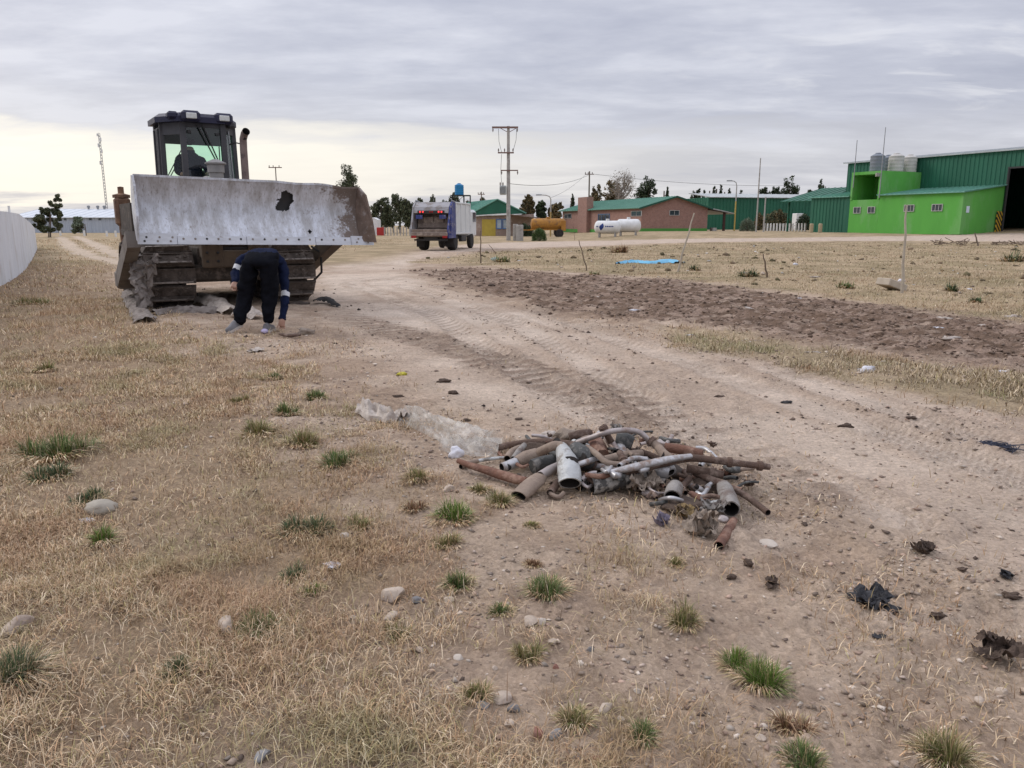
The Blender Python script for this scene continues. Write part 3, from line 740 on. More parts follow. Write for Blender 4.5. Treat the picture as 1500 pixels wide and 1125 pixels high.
# green tufts one can pick out
TUFT_M = plain_vcol('green_grass', 0.6)
PALG = {'g': ([(0.11, 0.165, 0.05), (0.15, 0.20, 0.07), (0.075, 0.12, 0.04), (0.20, 0.23, 0.09)], [3, 3, 2, 1]),
        'b': ([(0.12, 0.20, 0.035), (0.16, 0.25, 0.05), (0.08, 0.14, 0.03), (0.22, 0.27, 0.08)], [3, 3, 2, 1]),
        'd': ([(0.085, 0.125, 0.06), (0.12, 0.155, 0.075), (0.065, 0.095, 0.05)], [3, 2, 2]),
        'y': ([(0.20, 0.205, 0.07), (0.30, 0.26, 0.11), (0.13, 0.15, 0.05), (0.38, 0.30, 0.17)], [3, 2, 2, 2]),
        'r': ([(0.22, 0.12, 0.07), (0.30, 0.18, 0.10), (0.16, 0.09, 0.06)], [3, 2, 2])}
def tuft(px, py, wpx, hpx, kind, label, n=None):
    p = on(px, py - 2); d = p.length; rad = wpx * .5 * d / FPX; hgt = hpx * d / FPX
    n = n or int(min(950, 220 + wpx * 8.5))
    hgt *= .94; ns = int(rng.integers(4, 9)); sa = rng.uniform(0, 6.28, ns); sr = rad * rng.uniform(.05, .72, ns); sh = rng.uniform(.5, 1.0, ns); ss_ = rad * rng.uniform(.24, .46, ns)
    k_ = rng.integers(0, ns, n); a = rng.uniform(0, 6.28, n); rr = np.sqrt(rng.random(n)) * ss_[k_]
    x = p.x + np.cos(sa[k_]) * sr[k_] + np.cos(a) * rr; y = p.y + np.sin(sa[k_]) * sr[k_] + np.sin(a) * rr
    lean = np.clip(rr / ss_[k_] * rng.uniform(.5, 1.35, n) + rng.normal(0, .3, n), 0.03, 1.45)
    L = hgt * rng.uniform(.45, 1.15, n) * sh[k_]; wd = max(.0024, .0009 * d) * rng.uniform(.7, 1.3, n)
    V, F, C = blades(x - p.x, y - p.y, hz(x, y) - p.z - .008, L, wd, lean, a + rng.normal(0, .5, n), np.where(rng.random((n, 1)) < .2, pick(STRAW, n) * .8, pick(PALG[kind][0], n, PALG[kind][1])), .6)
    m = max(40, n // 2)      # dead straw round the foot
    a = rng.uniform(0, 6.28, m); rr = rad * rng.uniform(.3, .95, m); x = p.x + np.cos(a) * rr; y = p.y + np.sin(a) * rr
    V2, F2, C2 = blades(x - p.x, y - p.y, hz(x, y) - p.z - .003, hgt * rng.uniform(.4, .8, m), wd[:m] if len(wd) >= m else wd.mean(), rng.uniform(.9, 1.5, m), a, pick(STRAW, m))
    me = fast_mesh('grass_tuft', np.concatenate([V, V2]), np.concatenate([F, F2 + len(V)]), np.concatenate([C, C2]), TUFT_M)
    o = link('grass_tuft', me, loc=p); tag(o, label, 'grass tuft', 'grass tufts on the verge')
TUFTS = [
    (80, 672, 90, 46, 'g', 'wide bright green grass patch in dry grass at the left'),
    (72, 698, 60, 26, 'd', 'darker green grass patch just below the wide left one'),
    (130, 738, 56, 22, 'd', 'dark green tuft right above the half buried plastic bag'),
    (152, 795, 34, 34, 'b', 'narrow bright tuft right of the half buried plastic bag'),
    (22, 1005, 74, 74, 'd', 'tall dark green tuft cut by the left edge'),
    (255, 992, 60, 34, 'd', 'dark green tuft in a hollow of the dry grass at lower left'),
    (375, 932, 62, 48, 'g', 'grey green tuft right of the angular tan stone'),
    (440, 778, 90, 34, 'd', 'wide flat dark green tuft left of a pale stone'),
    (490, 682, 74, 26, 'g', 'spreading green tuft below left of the plastic sheet'),
    (432, 842, 40, 26, 'd', 'small dark green tuft left of a white scrap'),
    (458, 866, 44, 16, 'b', 'low light green tuft under a white scrap'),
    (610, 706, 44, 28, 'y', 'olive tuft left of the reddish brown pipe'),
    (660, 766, 70, 36, 'b', 'bright green tuft in front of the pipe pile, leftmost of the bright ones'),
    (704, 722, 34, 22, 'y', 'small yellow green tuft under the reddish brown pipe'),
    (734, 742, 44, 30, 'y', 'yellow green tuft beside the flattened tan muffler'),
    (672, 862, 46, 36, 'g', 'green tuft above a small tan stone in the middle'),
    (803, 872, 66, 44, 'g', 'large dense green tuft on bare earth below the pile'),
    (736, 903, 38, 22, 'g', 'small round green tuft on bare earth below the pile'),
    (772, 968, 42, 34, 'y', 'olive green tuft in the middle foreground'),
    (697, 1028, 44, 44, 'y', 'thin straggly olive tuft above a grey stone'),
    (842, 1062, 54, 44, 'y', 'yellow green tuft right above the brick red stone'),
    (942, 1086, 46, 40, 'g', 'stiff green tuft right of centre at the bottom'),
    (1003, 922, 44, 38, 'y', 'thin yellowish tuft on the bare earth right of centre'),
    (1108, 1000, 66, 56, 'b', 'brightest green tuft at lower right'),
    (1074, 978, 48, 38, 'b', 'bright green tuft touching the brightest one on its left'),
    (1178, 1128, 66, 36, 'g', 'green tuft cut by the bottom edge at right'),
    (1385, 1122, 80, 60, 'y', 'straggly dry weed at the bottom right'),
    (1160, 1072, 50, 40, 'r', 'dead reddish brown weed at lower right'),
    (580, 938, 42, 26, 'y', 'olive tuft below the largest rounded stone'),
    (422, 612, 30, 24, 'g', 'small green tuft between dry grass and bare earth, left'),
    (464, 588, 28, 22, 'g', 'small round tuft on bare earth below the worker'),
    (400, 556, 26, 14, 'g', 'little flat green tuft below the worker'),
    (352, 596, 34, 16, 'y', 'olive flat tuft left of a small green tuft'),
    (440, 655, 60, 30, 'y', 'straggly olive tuft above the spreading green one'),
    (380, 640, 60, 26, 'y', 'dull olive tuft in the dry grass, left of the straggly one'),
    (605, 750, 36, 20, 'r', 'reddish dry tuft left of the bright green tuft'),
    (780, 832, 26, 18, 'r', 'rust brown dead tuft above the large dense green tuft'),
    (990, 830, 24, 18, 'y', 'tiny grey tuft on the bare earth under the pile'),
    (60, 545, 30, 18, 'y', 'faint green tuft far up in the left grass'),
    (45, 448, 60, 10, 'y', 'low green patch near the foot of the white wall'),
    (780, 775, 26, 12, 'y', 'tiny yellow tuft under the flattened tan muffler'),
    (530, 770, 40, 22, 'y', 'thin olive tuft right of the wide flat dark one'),
    (655, 800, 50, 24, 'y', 'thin yellow tuft below the leftmost bright green tuft'),
]
for t in TUFTS: tuft(*t)
# small dark weeds far out on the field
for px, py, wpx, lb in [(1098, 408, 30, 'dark low weed beside a stick in the right field'), (1395, 428, 22, 'dark weed right of the long pale stick'), (1432, 445, 20, 'dark weed near the edge of the turned soil at right'),
                        (1018, 398, 18, 'grey weed by the foot of the leaning stick'), (905, 372, 30, 'russet weed on the far field edge'), (735, 386, 24, 'green weed at the far end of the turned soil'),
                        (870, 405, 16, 'small weed by the thin tilted stick'), (1240, 425, 24, 'olive weed left of the cardboard piece'), (1480, 385, 30, 'grey weed heap near the right edge')]:
    tuft(px, py, wpx, wpx * .6, 'd' if 'dark' in lb or 'grey' in lb else ('r' if 'russet' in lb else 'g'), lb, 160)

# =================================================================== TREES
BARK = mat('bark', (0.16, 0.125, 0.10), (0.10, 0.08, 0.065), 12, .95, bump=.6, bsc=20)
PALE_BARK = mat('pale_bark', (0.36, 0.32, 0.28), (0.25, 0.21, 0.18), 12, .95)
LEAF_M = plain_vcol('leaves', 0.7)
def limb_tree(base, hgt, clumps, trunk_r, pal, n, leaf, label, trunk_top=None, lean=(0, 0), name='tree', bark=BARK, group=None, stems=1, sparse=False):
    """clumps: (dx, dy, z, rx, ry, rz) ellipsoids of foliage around the base point"""
    root = empty(name, base, 0, label, 'tree', group)
    mb = MB(); tt = trunk_top or hgt * .55
    top = Vector((lean[0] * .6, lean[1] * .6, tt))
    for s in range(stems):
        o = Vector(((s - (stems - 1) / 2) * trunk_r * 3, random.uniform(-1, 1) * trunk_r, 0))
        mid = o * .6 + top * .5 + Vector((random.uniform(-.1, .1), 0, 0)) * hgt * .1
        mb.tube([o + Vector((0, 0, -.3)), mid, top + o * .3], [trunk_r, trunk_r * .75, trunk_r * .55], 8, jit=.15)
    for c in clumps:
        e = Vector((c[0], c[1], c[2] - c[5] * .1)); st = Vector((top.x * .9, top.y, min(tt, c[2]) * random.uniform(.55, .95)))
        m = (st + e) / 2 + Vector((0, 0, -.06 * hgt))
        mb.tube([st, m, e], [trunk_r * .45, trunk_r * .3, trunk_r * .12], 6)
        for _ in range(4 if not sparse else 12):
            q = e + Vector((random.uniform(-1, 1) * c[3], random.uniform(-1, 1) * c[4], random.uniform(-.6, 1) * c[5])) * .85
            mb.tube([m.lerp(e, random.uniform(.2, .9)), (m.lerp(e, .6) + q) / 2 + Vector((0, 0, .04 * hgt)), q], [trunk_r * .16, trunk_r * .1, trunk_r * .04], 4)
    mb.build('trunk', bark, root, smooth=True)
    vol = np.array([c[3] * c[4] * c[5] for c in clumps]); vol = vol ** .7; k = rng.choice(len(clumps), n, p=vol / vol.sum())
    cl = np.array(clumps)[k]
    # sub-clumps give light and dark masses with gaps
    sub = rng.normal(0, 1, (len(clumps) * 9, 3)); sub /= np.linalg.norm(sub, axis=1)[:, None]; sub *= rng.uniform(.35, 1.0, (len(sub), 1))
    j = k * 9 + rng.integers(0, 9, n)
    d = rng.normal(0, 1, (n, 3)); d /= np.linalg.norm(d, axis=1)[:, None]; d *= (rng.random((n, 1)) ** (1 / 2.5)) * (.37 if not sparse else .6)
    q = sub[j] + d
    P = cl[:, :3] + q * cl[:, 3:6]
    P[:, 2] = np.maximum(P[:, 2], .12)
    a = rng.normal(0, 1, (n, 3)); a /= np.linalg.norm(a, axis=1)[:, None]; b = rng.normal(0, 1, (n, 3)); b = np.cross(a, b); b /= np.linalg.norm(b, axis=1)[:, None]
    s = leaf * rng.uniform(.6, 1.4, (n, 1))
    V = np.stack([P - a * s, P + b * s * .45, P + a * s, P - b * s * .45], 1).reshape(-1, 3)
    F = np.arange(n * 4).reshape(-1, 4)
    col = pick(pal, n) * rng.uniform(.75, 1.2, (len(sub), 1))[j]
    me = fast_mesh('crown', V, F, np.repeat(col, 4, 0), LEAF_M)
    link('crown', me, root)
    return root
EUC = [(0.085, 0.10, 0.055), (0.11, 0.125, 0.07), (0.06, 0.075, 0.045), (0.13, 0.13, 0.08)]
DARKG = [(0.055, 0.075, 0.04), (0.075, 0.095, 0.05), (0.04, 0.055, 0.032)]
BROWN = [(0.17, 0.12, 0.06), (0.13, 0.11, 0.06), (0.22, 0.155, 0.075), (0.10, 0.095, 0.05)]
GREYG = [(0.17, 0.20, 0.14), (0.13, 0.16, 0.11), (0.21, 0.24, 0.17)]
def spot(px, Y): x = at(px, 329, Y).x; return Vector((x, Y, float(H0(x, Y))))
def clumps_px(px0, py0, px1, py1, Y, n, seed, base, shape='round'):
    """foliage ellipsoids filling a crown of that breadth and height"""
    rd = random.Random(seed); m = Y / FPX
    cx = ((px0 + px1) / 2 - 750) * m - base.x; hw = (px1 - px0) / 2 * m
    zt = EYE + (329 - py0) * m - base.z; zb = EYE + (329 - py1) * m - base.z
    out_ = []
    for i in range(n):
        t = (i + .5) / n
        z = zb + (zt - zb) * (t if shape == 'cone' else .12 + .74 * ((t + rd.uniform(-.06, .06))))
        wv = (1 - t) * .9 + .12 if shape == 'cone' else math.sqrt(max(.12, 1 - (2 * (z - zb) / (zt - zb) - 1) ** 2))
        r = hw * rd.uniform(.46, .66) if shape != 'cone' else hw * wv * 1.15
        off = 0 if shape == 'cone' else rd.uniform(-1, 1) * max(0, hw * wv - r * .8)
        rz = min((zt - zb) * (.9 / n if shape == 'cone' else .26), (zt - z) * 1.0 + .05) if shape == 'cone' else min((zt - zb) * .22, max(zt - z, .15))
        out_.append((cx + off, rd.uniform(-.6, .6) * hw * wv, z, r, r, max(rz, .12)))
    return out_
def tree_px(px0, py0, px1, py1, Y, label, pal=EUC, n=4000, leaf=None, shape='round', nc=9, seed=1, tr=None, bark=BARK, sparse=False, name='tree', group=None, stems=1, trunk_px=None):
    b = spot(trunk_px or (px0 + px1) / 2, Y); m = Y / FPX
    cl = clumps_px(px0, py0, px1, py1, Y, nc, seed, b, shape)
    h = EYE + (329 - py0) * m - b.z
    return limb_tree(b, h, cl, tr or h * .028, pal, n, leaf or max(.05, 1.3 * m), label, trunk_top=h * .6 if shape != 'cone' else h * .9, name=name, bark=bark, sparse=sparse, group=group, stems=stems)
# left of the bulldozer
b = spot(70, 95); m = 95 / FPX
limb_tree(b, 5.2, [((60 - 66) * m, 0, 2.1, 1.1, 1.0, .9), ((52 - 66) * m, .3, 1.5, .75, .8, .8), ((72 - 66) * m, .2, 3.1, 1.0, .9, .75), ((80 - 66) * m, 0, 4.1, .75, .7, .65), ((84 - 66) * m, .1, 4.8, .45, .4, .45),
                   ((84 - 66) * m, .2, 2.6, .6, .6, .6), ((82 - 66) * m, -.2, 1.5, .6, .6, .7), ((62 - 66) * m, .2, 3.0, .7, .6, .6), ((66 - 66) * m, .2, 1.0, 1.0, .6, .6)], .06, EUC, 15000, .10,
          'dark bushy tree leaning right, at the far end of the white wall', lean=(.8, 0), name='tree', stems=3)
tree_px(113, 317, 136, 342, 118, 'small round tree in front of the long pale shed', GREYG, 3500, shape='round', nc=8, seed=3)
tree_px(497, 248, 536, 330, 62, 'leafy slender tree rising behind the right end of the blade', EUC, 9000, .075, nc=16, seed=4, tr=.07, stems=3)
# far eucalyptus row between bulldozer and truck
for i, (a, t, c, dd, lb) in enumerate([(531, 300, 553, 165, 'dark pine top just right of the blade'), (549, 291, 578, 150, 'broad grey eucalyptus, left one of the far row'), (572, 283, 600, 160, 'tallest eucalyptus of the far row left of the truck'),
    (588, 293, 616, 150, 'grey eucalyptus of the far row nearest the truck'), (608, 290, 626, 170, 'thin tree showing above the truck left part'), (629, 289, 645, 165, 'small round tree top above the truck body'),
    (643, 295, 662, 175, 'low tree top left of the blue water tank'), (657, 284, 678, 170, 'tree behind the blue water tank'), (560, 300, 592, 172, 'low grey tree filling the foot of the far row'), (590, 306, 622, 176, 'low grey tree just left of the truck roof'), (676, 296, 700, 172, 'low tree between the blue tank and the green gable')]):
    tree_px(a, t, c, 332, dd, lb, EUC if i else DARKG, 4800 if i < 4 else 3200, .2, nc=11, seed=20 + i, group='far trees beyond the truck')
for i, (px0, t, px1, dd, lb, pal, sh) in enumerate([
    (698, 290, 716, 150, 'thin tree top behind the green gabled roof', EUC, 'round'), (762, 288, 782, 118, 'bare greyish tree right of the tall pole', BROWN, 'round'), (783, 296, 800, 120, 'dark round tree behind the yellow tank trailer', DARKG, 'round'),
    (800, 298, 824, 124, 'brownish tree left of the brick chimney', BROWN, 'round'), (830, 287, 843, 150, 'small dark conifer left of the brick chimney', DARKG, 'cone'), (856, 274, 880, 140, 'brown leaved tree behind the brick chimney', BROWN, 'round'),
    (878, 268, 912, 135, 'rust leaved tree behind the brick house roof', BROWN, 'round'), (924, 264, 962, 140, 'dense dark evergreen behind the brick house roof', DARKG, 'round'), (966, 276, 976, 150, 'small conifer right of the dense evergreen', DARKG, 'cone'),
    (1002, 279, 1022, 160, 'low dark tree, leftmost behind the far green shed', DARKG, 'round'), (1016, 281, 1032, 165, 'feathery dark tree over the brick porch', DARKG, 'cone'), (1028, 276, 1046, 160, 'dark conifer behind the far green shed, left', DARKG, 'cone'),
    (1040, 273, 1054, 160, 'taller dark conifer behind the far green shed', DARKG, 'cone'), (1053, 278, 1065, 160, 'slim conifer left of the street lamp', DARKG, 'cone'), (1070, 280, 1082, 165, 'small conifer right of the street lamp', DARKG, 'cone'),
    (1100, 272, 1118, 150, 'dark tree behind the tall white mast', DARKG, 'round'), (1114, 272, 1134, 150, 'dark spreading tree right of the tall white mast', DARKG, 'round'), (1128, 265, 1162, 150, 'largest dark tree left of the green barn', DARKG, 'round'),
    (1166, 280, 1180, 150, 'dark tree over the open barn roof', DARKG, 'round'), (1184, 267, 1199, 145, 'dark tree top above the open barn ridge', DARKG, 'round')]):
    tree_px(px0, t, px1, 326 if sh == 'round' else 326, dd, lb, pal, 3800, .2, sh, 10 if sh == 'round' else 8, 50 + i, group='far trees along the skyline')
tree_px(884, 251, 928, 300, 128, 'tall bare pale branched tree behind the brick house', [(0.33, 0.29, 0.24), (0.26, 0.22, 0.18)], 1500, .12, nc=12, seed=91, bark=PALE_BARK, sparse=True)
# shrubs
def shrub(px, py0, py1, wpx, Y, label, pal, n, leaf, spiky=False):
    b = spot(px, Y); m = Y / FPX; h = (py1 - py0) * m; r = wpx / 2 * m
    root = empty('shrub', b, 0, label, 'shrub')
    mb = MB()
    for _ in range(9):
        q = Vector((random.uniform(-.7, .7) * r, random.uniform(-.7, .7) * r, h * random.uniform(.5, .9))); mb.tube([(0, 0, -.1), q * .5 + Vector((0, 0, .05)), q], [.035, .025, .01], 5)
    mb.build('stems', BARK, root)
    u = rng.normal(0, 1, (n, 3)); u /= np.linalg.norm(u, axis=1)[:, None]; u[:, 2] = np.abs(u[:, 2])
    rad = rng.uniform(.45, 1.0, (n, 1)) ** .6 * (.82 + .36 * fbm(u[:, 0] * 3 + 9, u[:, 1] * 3 + u[:, 2] * 2, 5))[:, None]
    P = u * rad * np.array((r, r, h)); P[:, 2] += .02
    a = (u + rng.normal(0, .35 if spiky else 1.2, (n, 3))); a /= np.linalg.norm(a, axis=1)[:, None]; bb = np.cross(a, rng.normal(0, 1, (n, 3))); bb /= np.linalg.norm(bb, axis=1)[:, None]
    s = leaf * rng.uniform(.6, 1.3, (n, 1)); k = .12 if spiky else .42
    V = np.stack([P - a * s, P + bb * s * k, P + a * s, P - bb * s * k], 1).reshape(-1, 3)
    link('foliage', fast_mesh('foliage', V, np.arange(n * 4).reshape(-1, 4), np.repeat(pick(pal, n), 4, 0), LEAF_M), root)
shrub(790, 331, 349, 22, 70, 'round green shrub beside the concrete meter pillars', [(0.08, 0.13, 0.05), (0.11, 0.16, 0.06)], 2600, .12, True)
shrub(1095, 315, 333, 22, 95, 'grey green spiky ball shrub left of the tall white mast', GREYG, 2600, .16, True)
shrub(1139, 302, 331, 40, 105, 'big loose olive bush in front of the far green shed', BROWN + EUC, 4500, .14)
shrub(1178, 308, 331, 24, 108, 'dark bush under the open barn', DARKG, 2200, .13)
shrub(768, 316, 334, 26, 98, 'dark green bush behind the tall pole', DARKG, 2400, .13)
shrub(1112, 305, 330, 16, 110, 'reddish brown bush behind the tall white mast', BROWN, 1600, .12)

# =================================================================== BUILDINGS
def corr(name, c, c2, rough=.55): return mat(name, c, c2, .5, rough, spec=.4, c3=tuple(q * 1.25 + .01 for q in c), sc3=1.2, thr=(.55, .8), stretch=(1, 1, .25))
DKG = corr('dark_green_sheet', (0.015, 0.118, 0.067), (0.012, 0.093, 0.054))
ROOFG = corr('pale_green_roof', (0.16, 0.36, 0.28), (0.13, 0.30, 0.235))
ROOFT = corr('teal_roof', (0.115, 0.26, 0.195), (0.13, 0.29, 0.22))
LIME = mat('lime_paint', (0.115, 0.395, 0.07), (0.10, 0.345, 0.062), .7, .85, c3=(0.15, 0.38, 0.11), sc3=.5, stretch=(1, 1, .4))
LIME_PLINTH_SHADE = mat('lime_plinth_and_shade', (0.085, 0.28, 0.055), (0.075, 0.25, 0.05), 1.2, .8)  # plinth paint; on the tower back wall its deeper tone stands for shade
PALEROOF = corr('galvanised_roof', (0.47, 0.49, 0.49), (0.38, 0.40, 0.40))
WHITEP = mat('white_paint', (0.72, 0.72, 0.71), (0.62, 0.62, 0.60), 3, .6)
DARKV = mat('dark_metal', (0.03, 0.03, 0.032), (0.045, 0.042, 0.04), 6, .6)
WFRAME = mat('window_frame_paint', (0.50, 0.49, 0.47), (0.42, 0.41, 0.39), 5, .7)
PANE = mat('window_pane', (0.03, 0.04, 0.05), (0.05, 0.06, 0.07), 2, .12, spec=.6)
CONC = mat('concrete', (0.42, 0.40, 0.37), (0.33, 0.31, 0.285), 3, .9, bump=.3, bsc=20, c3=(0.27, 0.25, 0.23), sc3=2)
STEEL = mat('grey_steel', (0.33, 0.34, 0.35), (0.26, 0.265, 0.27), 5, .5, .6)
WOOD = mat('weathered_wood', (0.21, 0.17, 0.135), (0.145, 0.115, 0.09), 6, .9, stretch=(6, 6, 1))

def wall_corr(p0, p1, z0, z1a, z1b, step=.30, dep=.035, hole=None):
    """ribbed metal sheet standing between two ground points; hole (s0,s1,ztop) leaves a doorway"""
    p0, p1 = Vector((p0[0], p0[1], 0)), Vector((p1[0], p1[1], 0)); L = (p1 - p0).length; t = (p1 - p0) / L; nrm = Vector((t.y, -t.x, 0))
    mb = MB(); n = int(L / step)
    ss = []
    for i in range(n):
        s = i * step; ss += [(s, 0), (s + step * .42, 0), (s + step * .5, dep), (s + step * .92, dep)]
    ss.append((L, 0))
    for (a, da), (b, db) in zip(ss[:-1], ss[1:]):
        za = z1a + (z1b - z1a) * a / L; zb = z1a + (z1b - z1a) * b / L; zl = z0
        if hole and hole[0] <= (a + b) / 2 <= hole[1]: zl = hole[2]
        qa, qb = p0 + t * a + nrm * da, p0 + t * b + nrm * db
        mb.add([(qa.x, qa.y, zl), (qb.x, qb.y, zl), (qb.x, qb.y, zb), (qa.x, qa.y, za)], [(0, 1, 2, 3)])
    return mb
def roof_corr(a, b, c, d, th=.10, step=.5):
    """ribbed roof sheet with eave edge a-b and upper edge d-c"""
    a, b, c, d = map(Vector, (a, b, c, d)); n = max(2, int((b - a).length / step)); mb = MB()
    up = (b - a).cross(d - a).normalized()
    if up.z < 0: up = -up
    mb.add([a, b, c, d] + [p - up * th for p in (a, b, c, d)], [(0, 1, 2, 3), (7, 6, 5, 4), (0, 4, 5, 1), (1, 5, 6, 2), (2, 6, 7, 3), (3, 7, 4, 0)])
    for i in range(n + 1):
        t = i / n; e, f = a.lerp(b, t), d.lerp(c, t)
        mb.beam(e + up * .02, f + up * .02, .07, .05, up)
    return mb
def window(parent, P, t, nrm, w, h, mullions=1, fw=.05, frame=WFRAME, glassm=PANE):
    """a framed window set on a wall: centre P, along t, facing nrm"""
    t = Vector(t).normalized(); nrm = Vector(nrm).normalized(); P = Vector(P)
    fr = MB(); z = Vector((0, 0, 1))
    for s in (-1, 1):
        fr.beam(P + t * s * (w / 2) - z * h / 2 + nrm * .03, P + t * s * (w / 2) + z * h / 2 + nrm * .03, fw, .08, nrm)
        fr.beam(P - t * (w / 2 + fw / 2) + z * s * h / 2 + nrm * .032, P + t * (w / 2 + fw / 2) + z * s * h / 2 + nrm * .032, fw, .08, nrm)
    for k in range(mullions):
        q = P + t * w * ((k + 1) / (mullions + 1) - .5); fr.beam(q - z * h / 2 + nrm * .028, q + z * h / 2 + nrm * .028, fw * .7, .06, nrm)
    f = fr.build('window', frame, parent)
    pn = MB(); a = P - t * w / 2 - z * h / 2 + nrm * .012
    pn.add([a, a + t * w, a + t * w + z * h, a + z * h], [(0, 1, 2, 3)]); pn.build('pane', glassm, f)
    return f

# ---- green storage complex at right. A: nearest corner of the low annex; s runs back along its front
A = Vector((39.95, 70.0, 0)); S = Vector((-.466, .885, 0)).normalized(); D = Vector((.885, .466, 0)).normalized(); FN = -D
def cp(s, d, z): p = A + S * s + D * d; return Vector((p.x, p.y, z))
ZG = .55
wh = empty('storage_shed', (0, 0, 0), 0, 'large dark green ribbed metal shed with a wide black doorway at right', 'building')
wall_corr(cp(17.4, 6.02, 0), cp(-16, 6.02, 0), ZG, 8.42, 8.42, .42, .05, hole=(17.4 + .25, 17.4 + 9.2, 6.7)).build('wall', DKG, wh)
wall_corr(cp(17.4, 30, 0), cp(17.4, 6.0, 0), ZG, 8.4, 8.4, .42, .05).build('wall', DKG, wh)
wall_corr(cp(-16, 6, 0), cp(-16, 30, 0), ZG, 8.4, 8.4, .42, .05).build('wall', DKG, wh)
wall_corr(cp(-16, 30, 0), cp(17.4, 30, 0), ZG, 8.4, 8.4, .42, .05).build('wall', DKG, wh)
roof_corr(cp(17.8, 5.7, 8.46), cp(-16.3, 5.7, 8.46), cp(-16.3, 18, 9.75), cp(17.8, 18, 9.75), .12, .9).build('roof', PALEROOF, wh)
roof_corr(cp(-16.3, 30.3, 8.46), cp(17.8, 30.3, 8.46), cp(17.8, 18, 9.75), cp(-16.3, 18, 9.75), .12, .9).build('roof', PALEROOF, wh)
for s_ in (17.4, -16):
    MB().add([cp(s_, 6, 8.38), cp(s_, 30, 8.38), cp(s_, 18, 9.6)], [(0, 1, 2)]).build('gable', DKG, wh)
mb = MB()
for a_, b_ in ((cp(-.2, 5.95, ZG), cp(-.2, 5.95, 6.75)), (cp(-9.2, 5.95, ZG), cp(-9.2, 5.95, 6.75))): mb.beam(a_, b_, .16, .16)
mb.beam(cp(-.1, 5.95, 6.76), cp(-9.3, 5.95, 6.76), .16, .16)
mb.build('door_frame', DARKV, wh)
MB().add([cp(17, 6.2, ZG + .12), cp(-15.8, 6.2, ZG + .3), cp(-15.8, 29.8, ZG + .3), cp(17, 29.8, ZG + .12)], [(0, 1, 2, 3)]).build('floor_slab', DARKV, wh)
# low lime annex
an = empty('annex', cp(4, 3, .6), 0, 'low lime green annex with a pale sloping roof beside the black doorway', 'building'); ao = -an.location
def sub(mb): 
    mb.v = [(x + ao.x, y + ao.y, z + ao.z) for x, y, z in mb.v]; return mb
def cpl(s, d, z): return cp(s, d, z) + ao
mb = MB(); mb.prism([cpl(0, 0, ZG), cpl(0, 5.98, ZG), cpl(0, 5.98, 5.1), cpl(0, 0, 4.42)], cp(8.46, 0, 0) - cp(0, 0, 0)); mb.build('wall', LIME, an)
sub(roof_corr(cp(8.6, -.28, 4.44), cp(-.22, -.28, 4.44), cp(-.22, 5.96, 5.2), cp(8.6, 5.96, 5.2), .08)).build('roof', ROOFG, an)
for s_ in (5.15, 2.35): window(an, cpl(s_, -.01, 3.05), S, FN, 1.0, .62, 2)
pn = MB(); q = cpl(-.012, .75, 2.8); pn.box(q, (.02, .02, .02)); 
pn = MB(); pn.add([cpl(-.03, .55, 2.55), cpl(-.03, 1.0, 2.55), cpl(-.03, 1.0, 3.15), cpl(-.03, .55, 3.15)], [(0, 1, 2, 3)]); pn.build('notice', mat('notice_paper', (0.5, 0.66, 0.75), (0.75, 0.78, 0.8), 9, .7), an)
# lime tower with the open loggia
tw = empty('tower', cp(10.2, 3, .6), 0, 'lime green water tower block with a deep square opening', 'building'); ao = -tw.location
mb = MB(); s0, s1 = 8.47, 11.85
mb.prism([cpl(s0, 0, ZG), cpl(s0, 5.98, ZG), cpl(s0, 5.98, 4.0), cpl(s0, 0, 4.0)], cp(s1, 0, 0) - cp(s0, 0, 0)); mb.build('lower_wall', LIME, tw)
mb = MB()
mb.prism([cpl(s0, -.06, 4.0), cpl(s0, 5.98, 4.0), cpl(s0, 5.98, 6.85), cpl(s0, -.06, 6.85)], S * .22)
mb.prism([cpl(s1 - .22, -.06, 4.0), cpl(s1 - .22, 5.98, 4.0), cpl(s1 - .22, 5.98, 6.85), cpl(s1 - .22, -.06, 6.85)], S * .22)
mb.build('side_wall', LIME, tw)
mb = MB(); mb.prism([cpl(s0 + .22, -.06, 6.55), cpl(s0 + .22, 5.9, 6.55), cpl(s0 + .22, 5.9, 6.849), cpl(s0 + .22, -.06, 6.849)], S * (s1 - s0 - .44)); mb.build('top_slab', LIME, tw)
mb = MB(); mb.prism([cpl(s0 + .22, 3.2, 4.0), cpl(s0 + .22, 3.4, 4.0), cpl(s0 + .22, 3.4, 6.55), cpl(s0 + .22, 3.2, 6.55)], S * (s1 - s0 - .44)); mb.build('back_wall', LIME_PLINTH_SHADE, tw)  # shade of the opening put into the deeper lime
for s_ in (10.9, 9.25): window(tw, cpl(s_, -.01, 2.95), S, FN, .78, .62, 1)
mb = MB(); mb.box(cpl(8.8, -.16, 6.45), (.3, .3, .35)); mb.build('lamp_box', CONC, tw)
# dark green lean-to
lt = empty('lean_to', cp(14.3, 3, .6), 0, 'dark green ribbed metal lean-to left of the lime tower', 'building'); ao = -lt.location
sub(wall_corr(cp(16.8, 0.02, 0), cp(11.87, 0.02, 0), ZG, 4.35, 4.35, .42, .05)).build('wall', DKG, lt)
sub(wall_corr(cp(16.8, 5.98, 0), cp(16.8, 0.02, 0), ZG, 5.0, 4.35, .42, .05)).build('wall', DKG, lt)
sub(roof_corr(cp(17.0, -.25, 4.42), cp(11.88, -.25, 4.42), cp(11.88, 5.96, 5.15), cp(17.0, 5.96, 5.15), .08)).build('roof', ROOFG, lt)
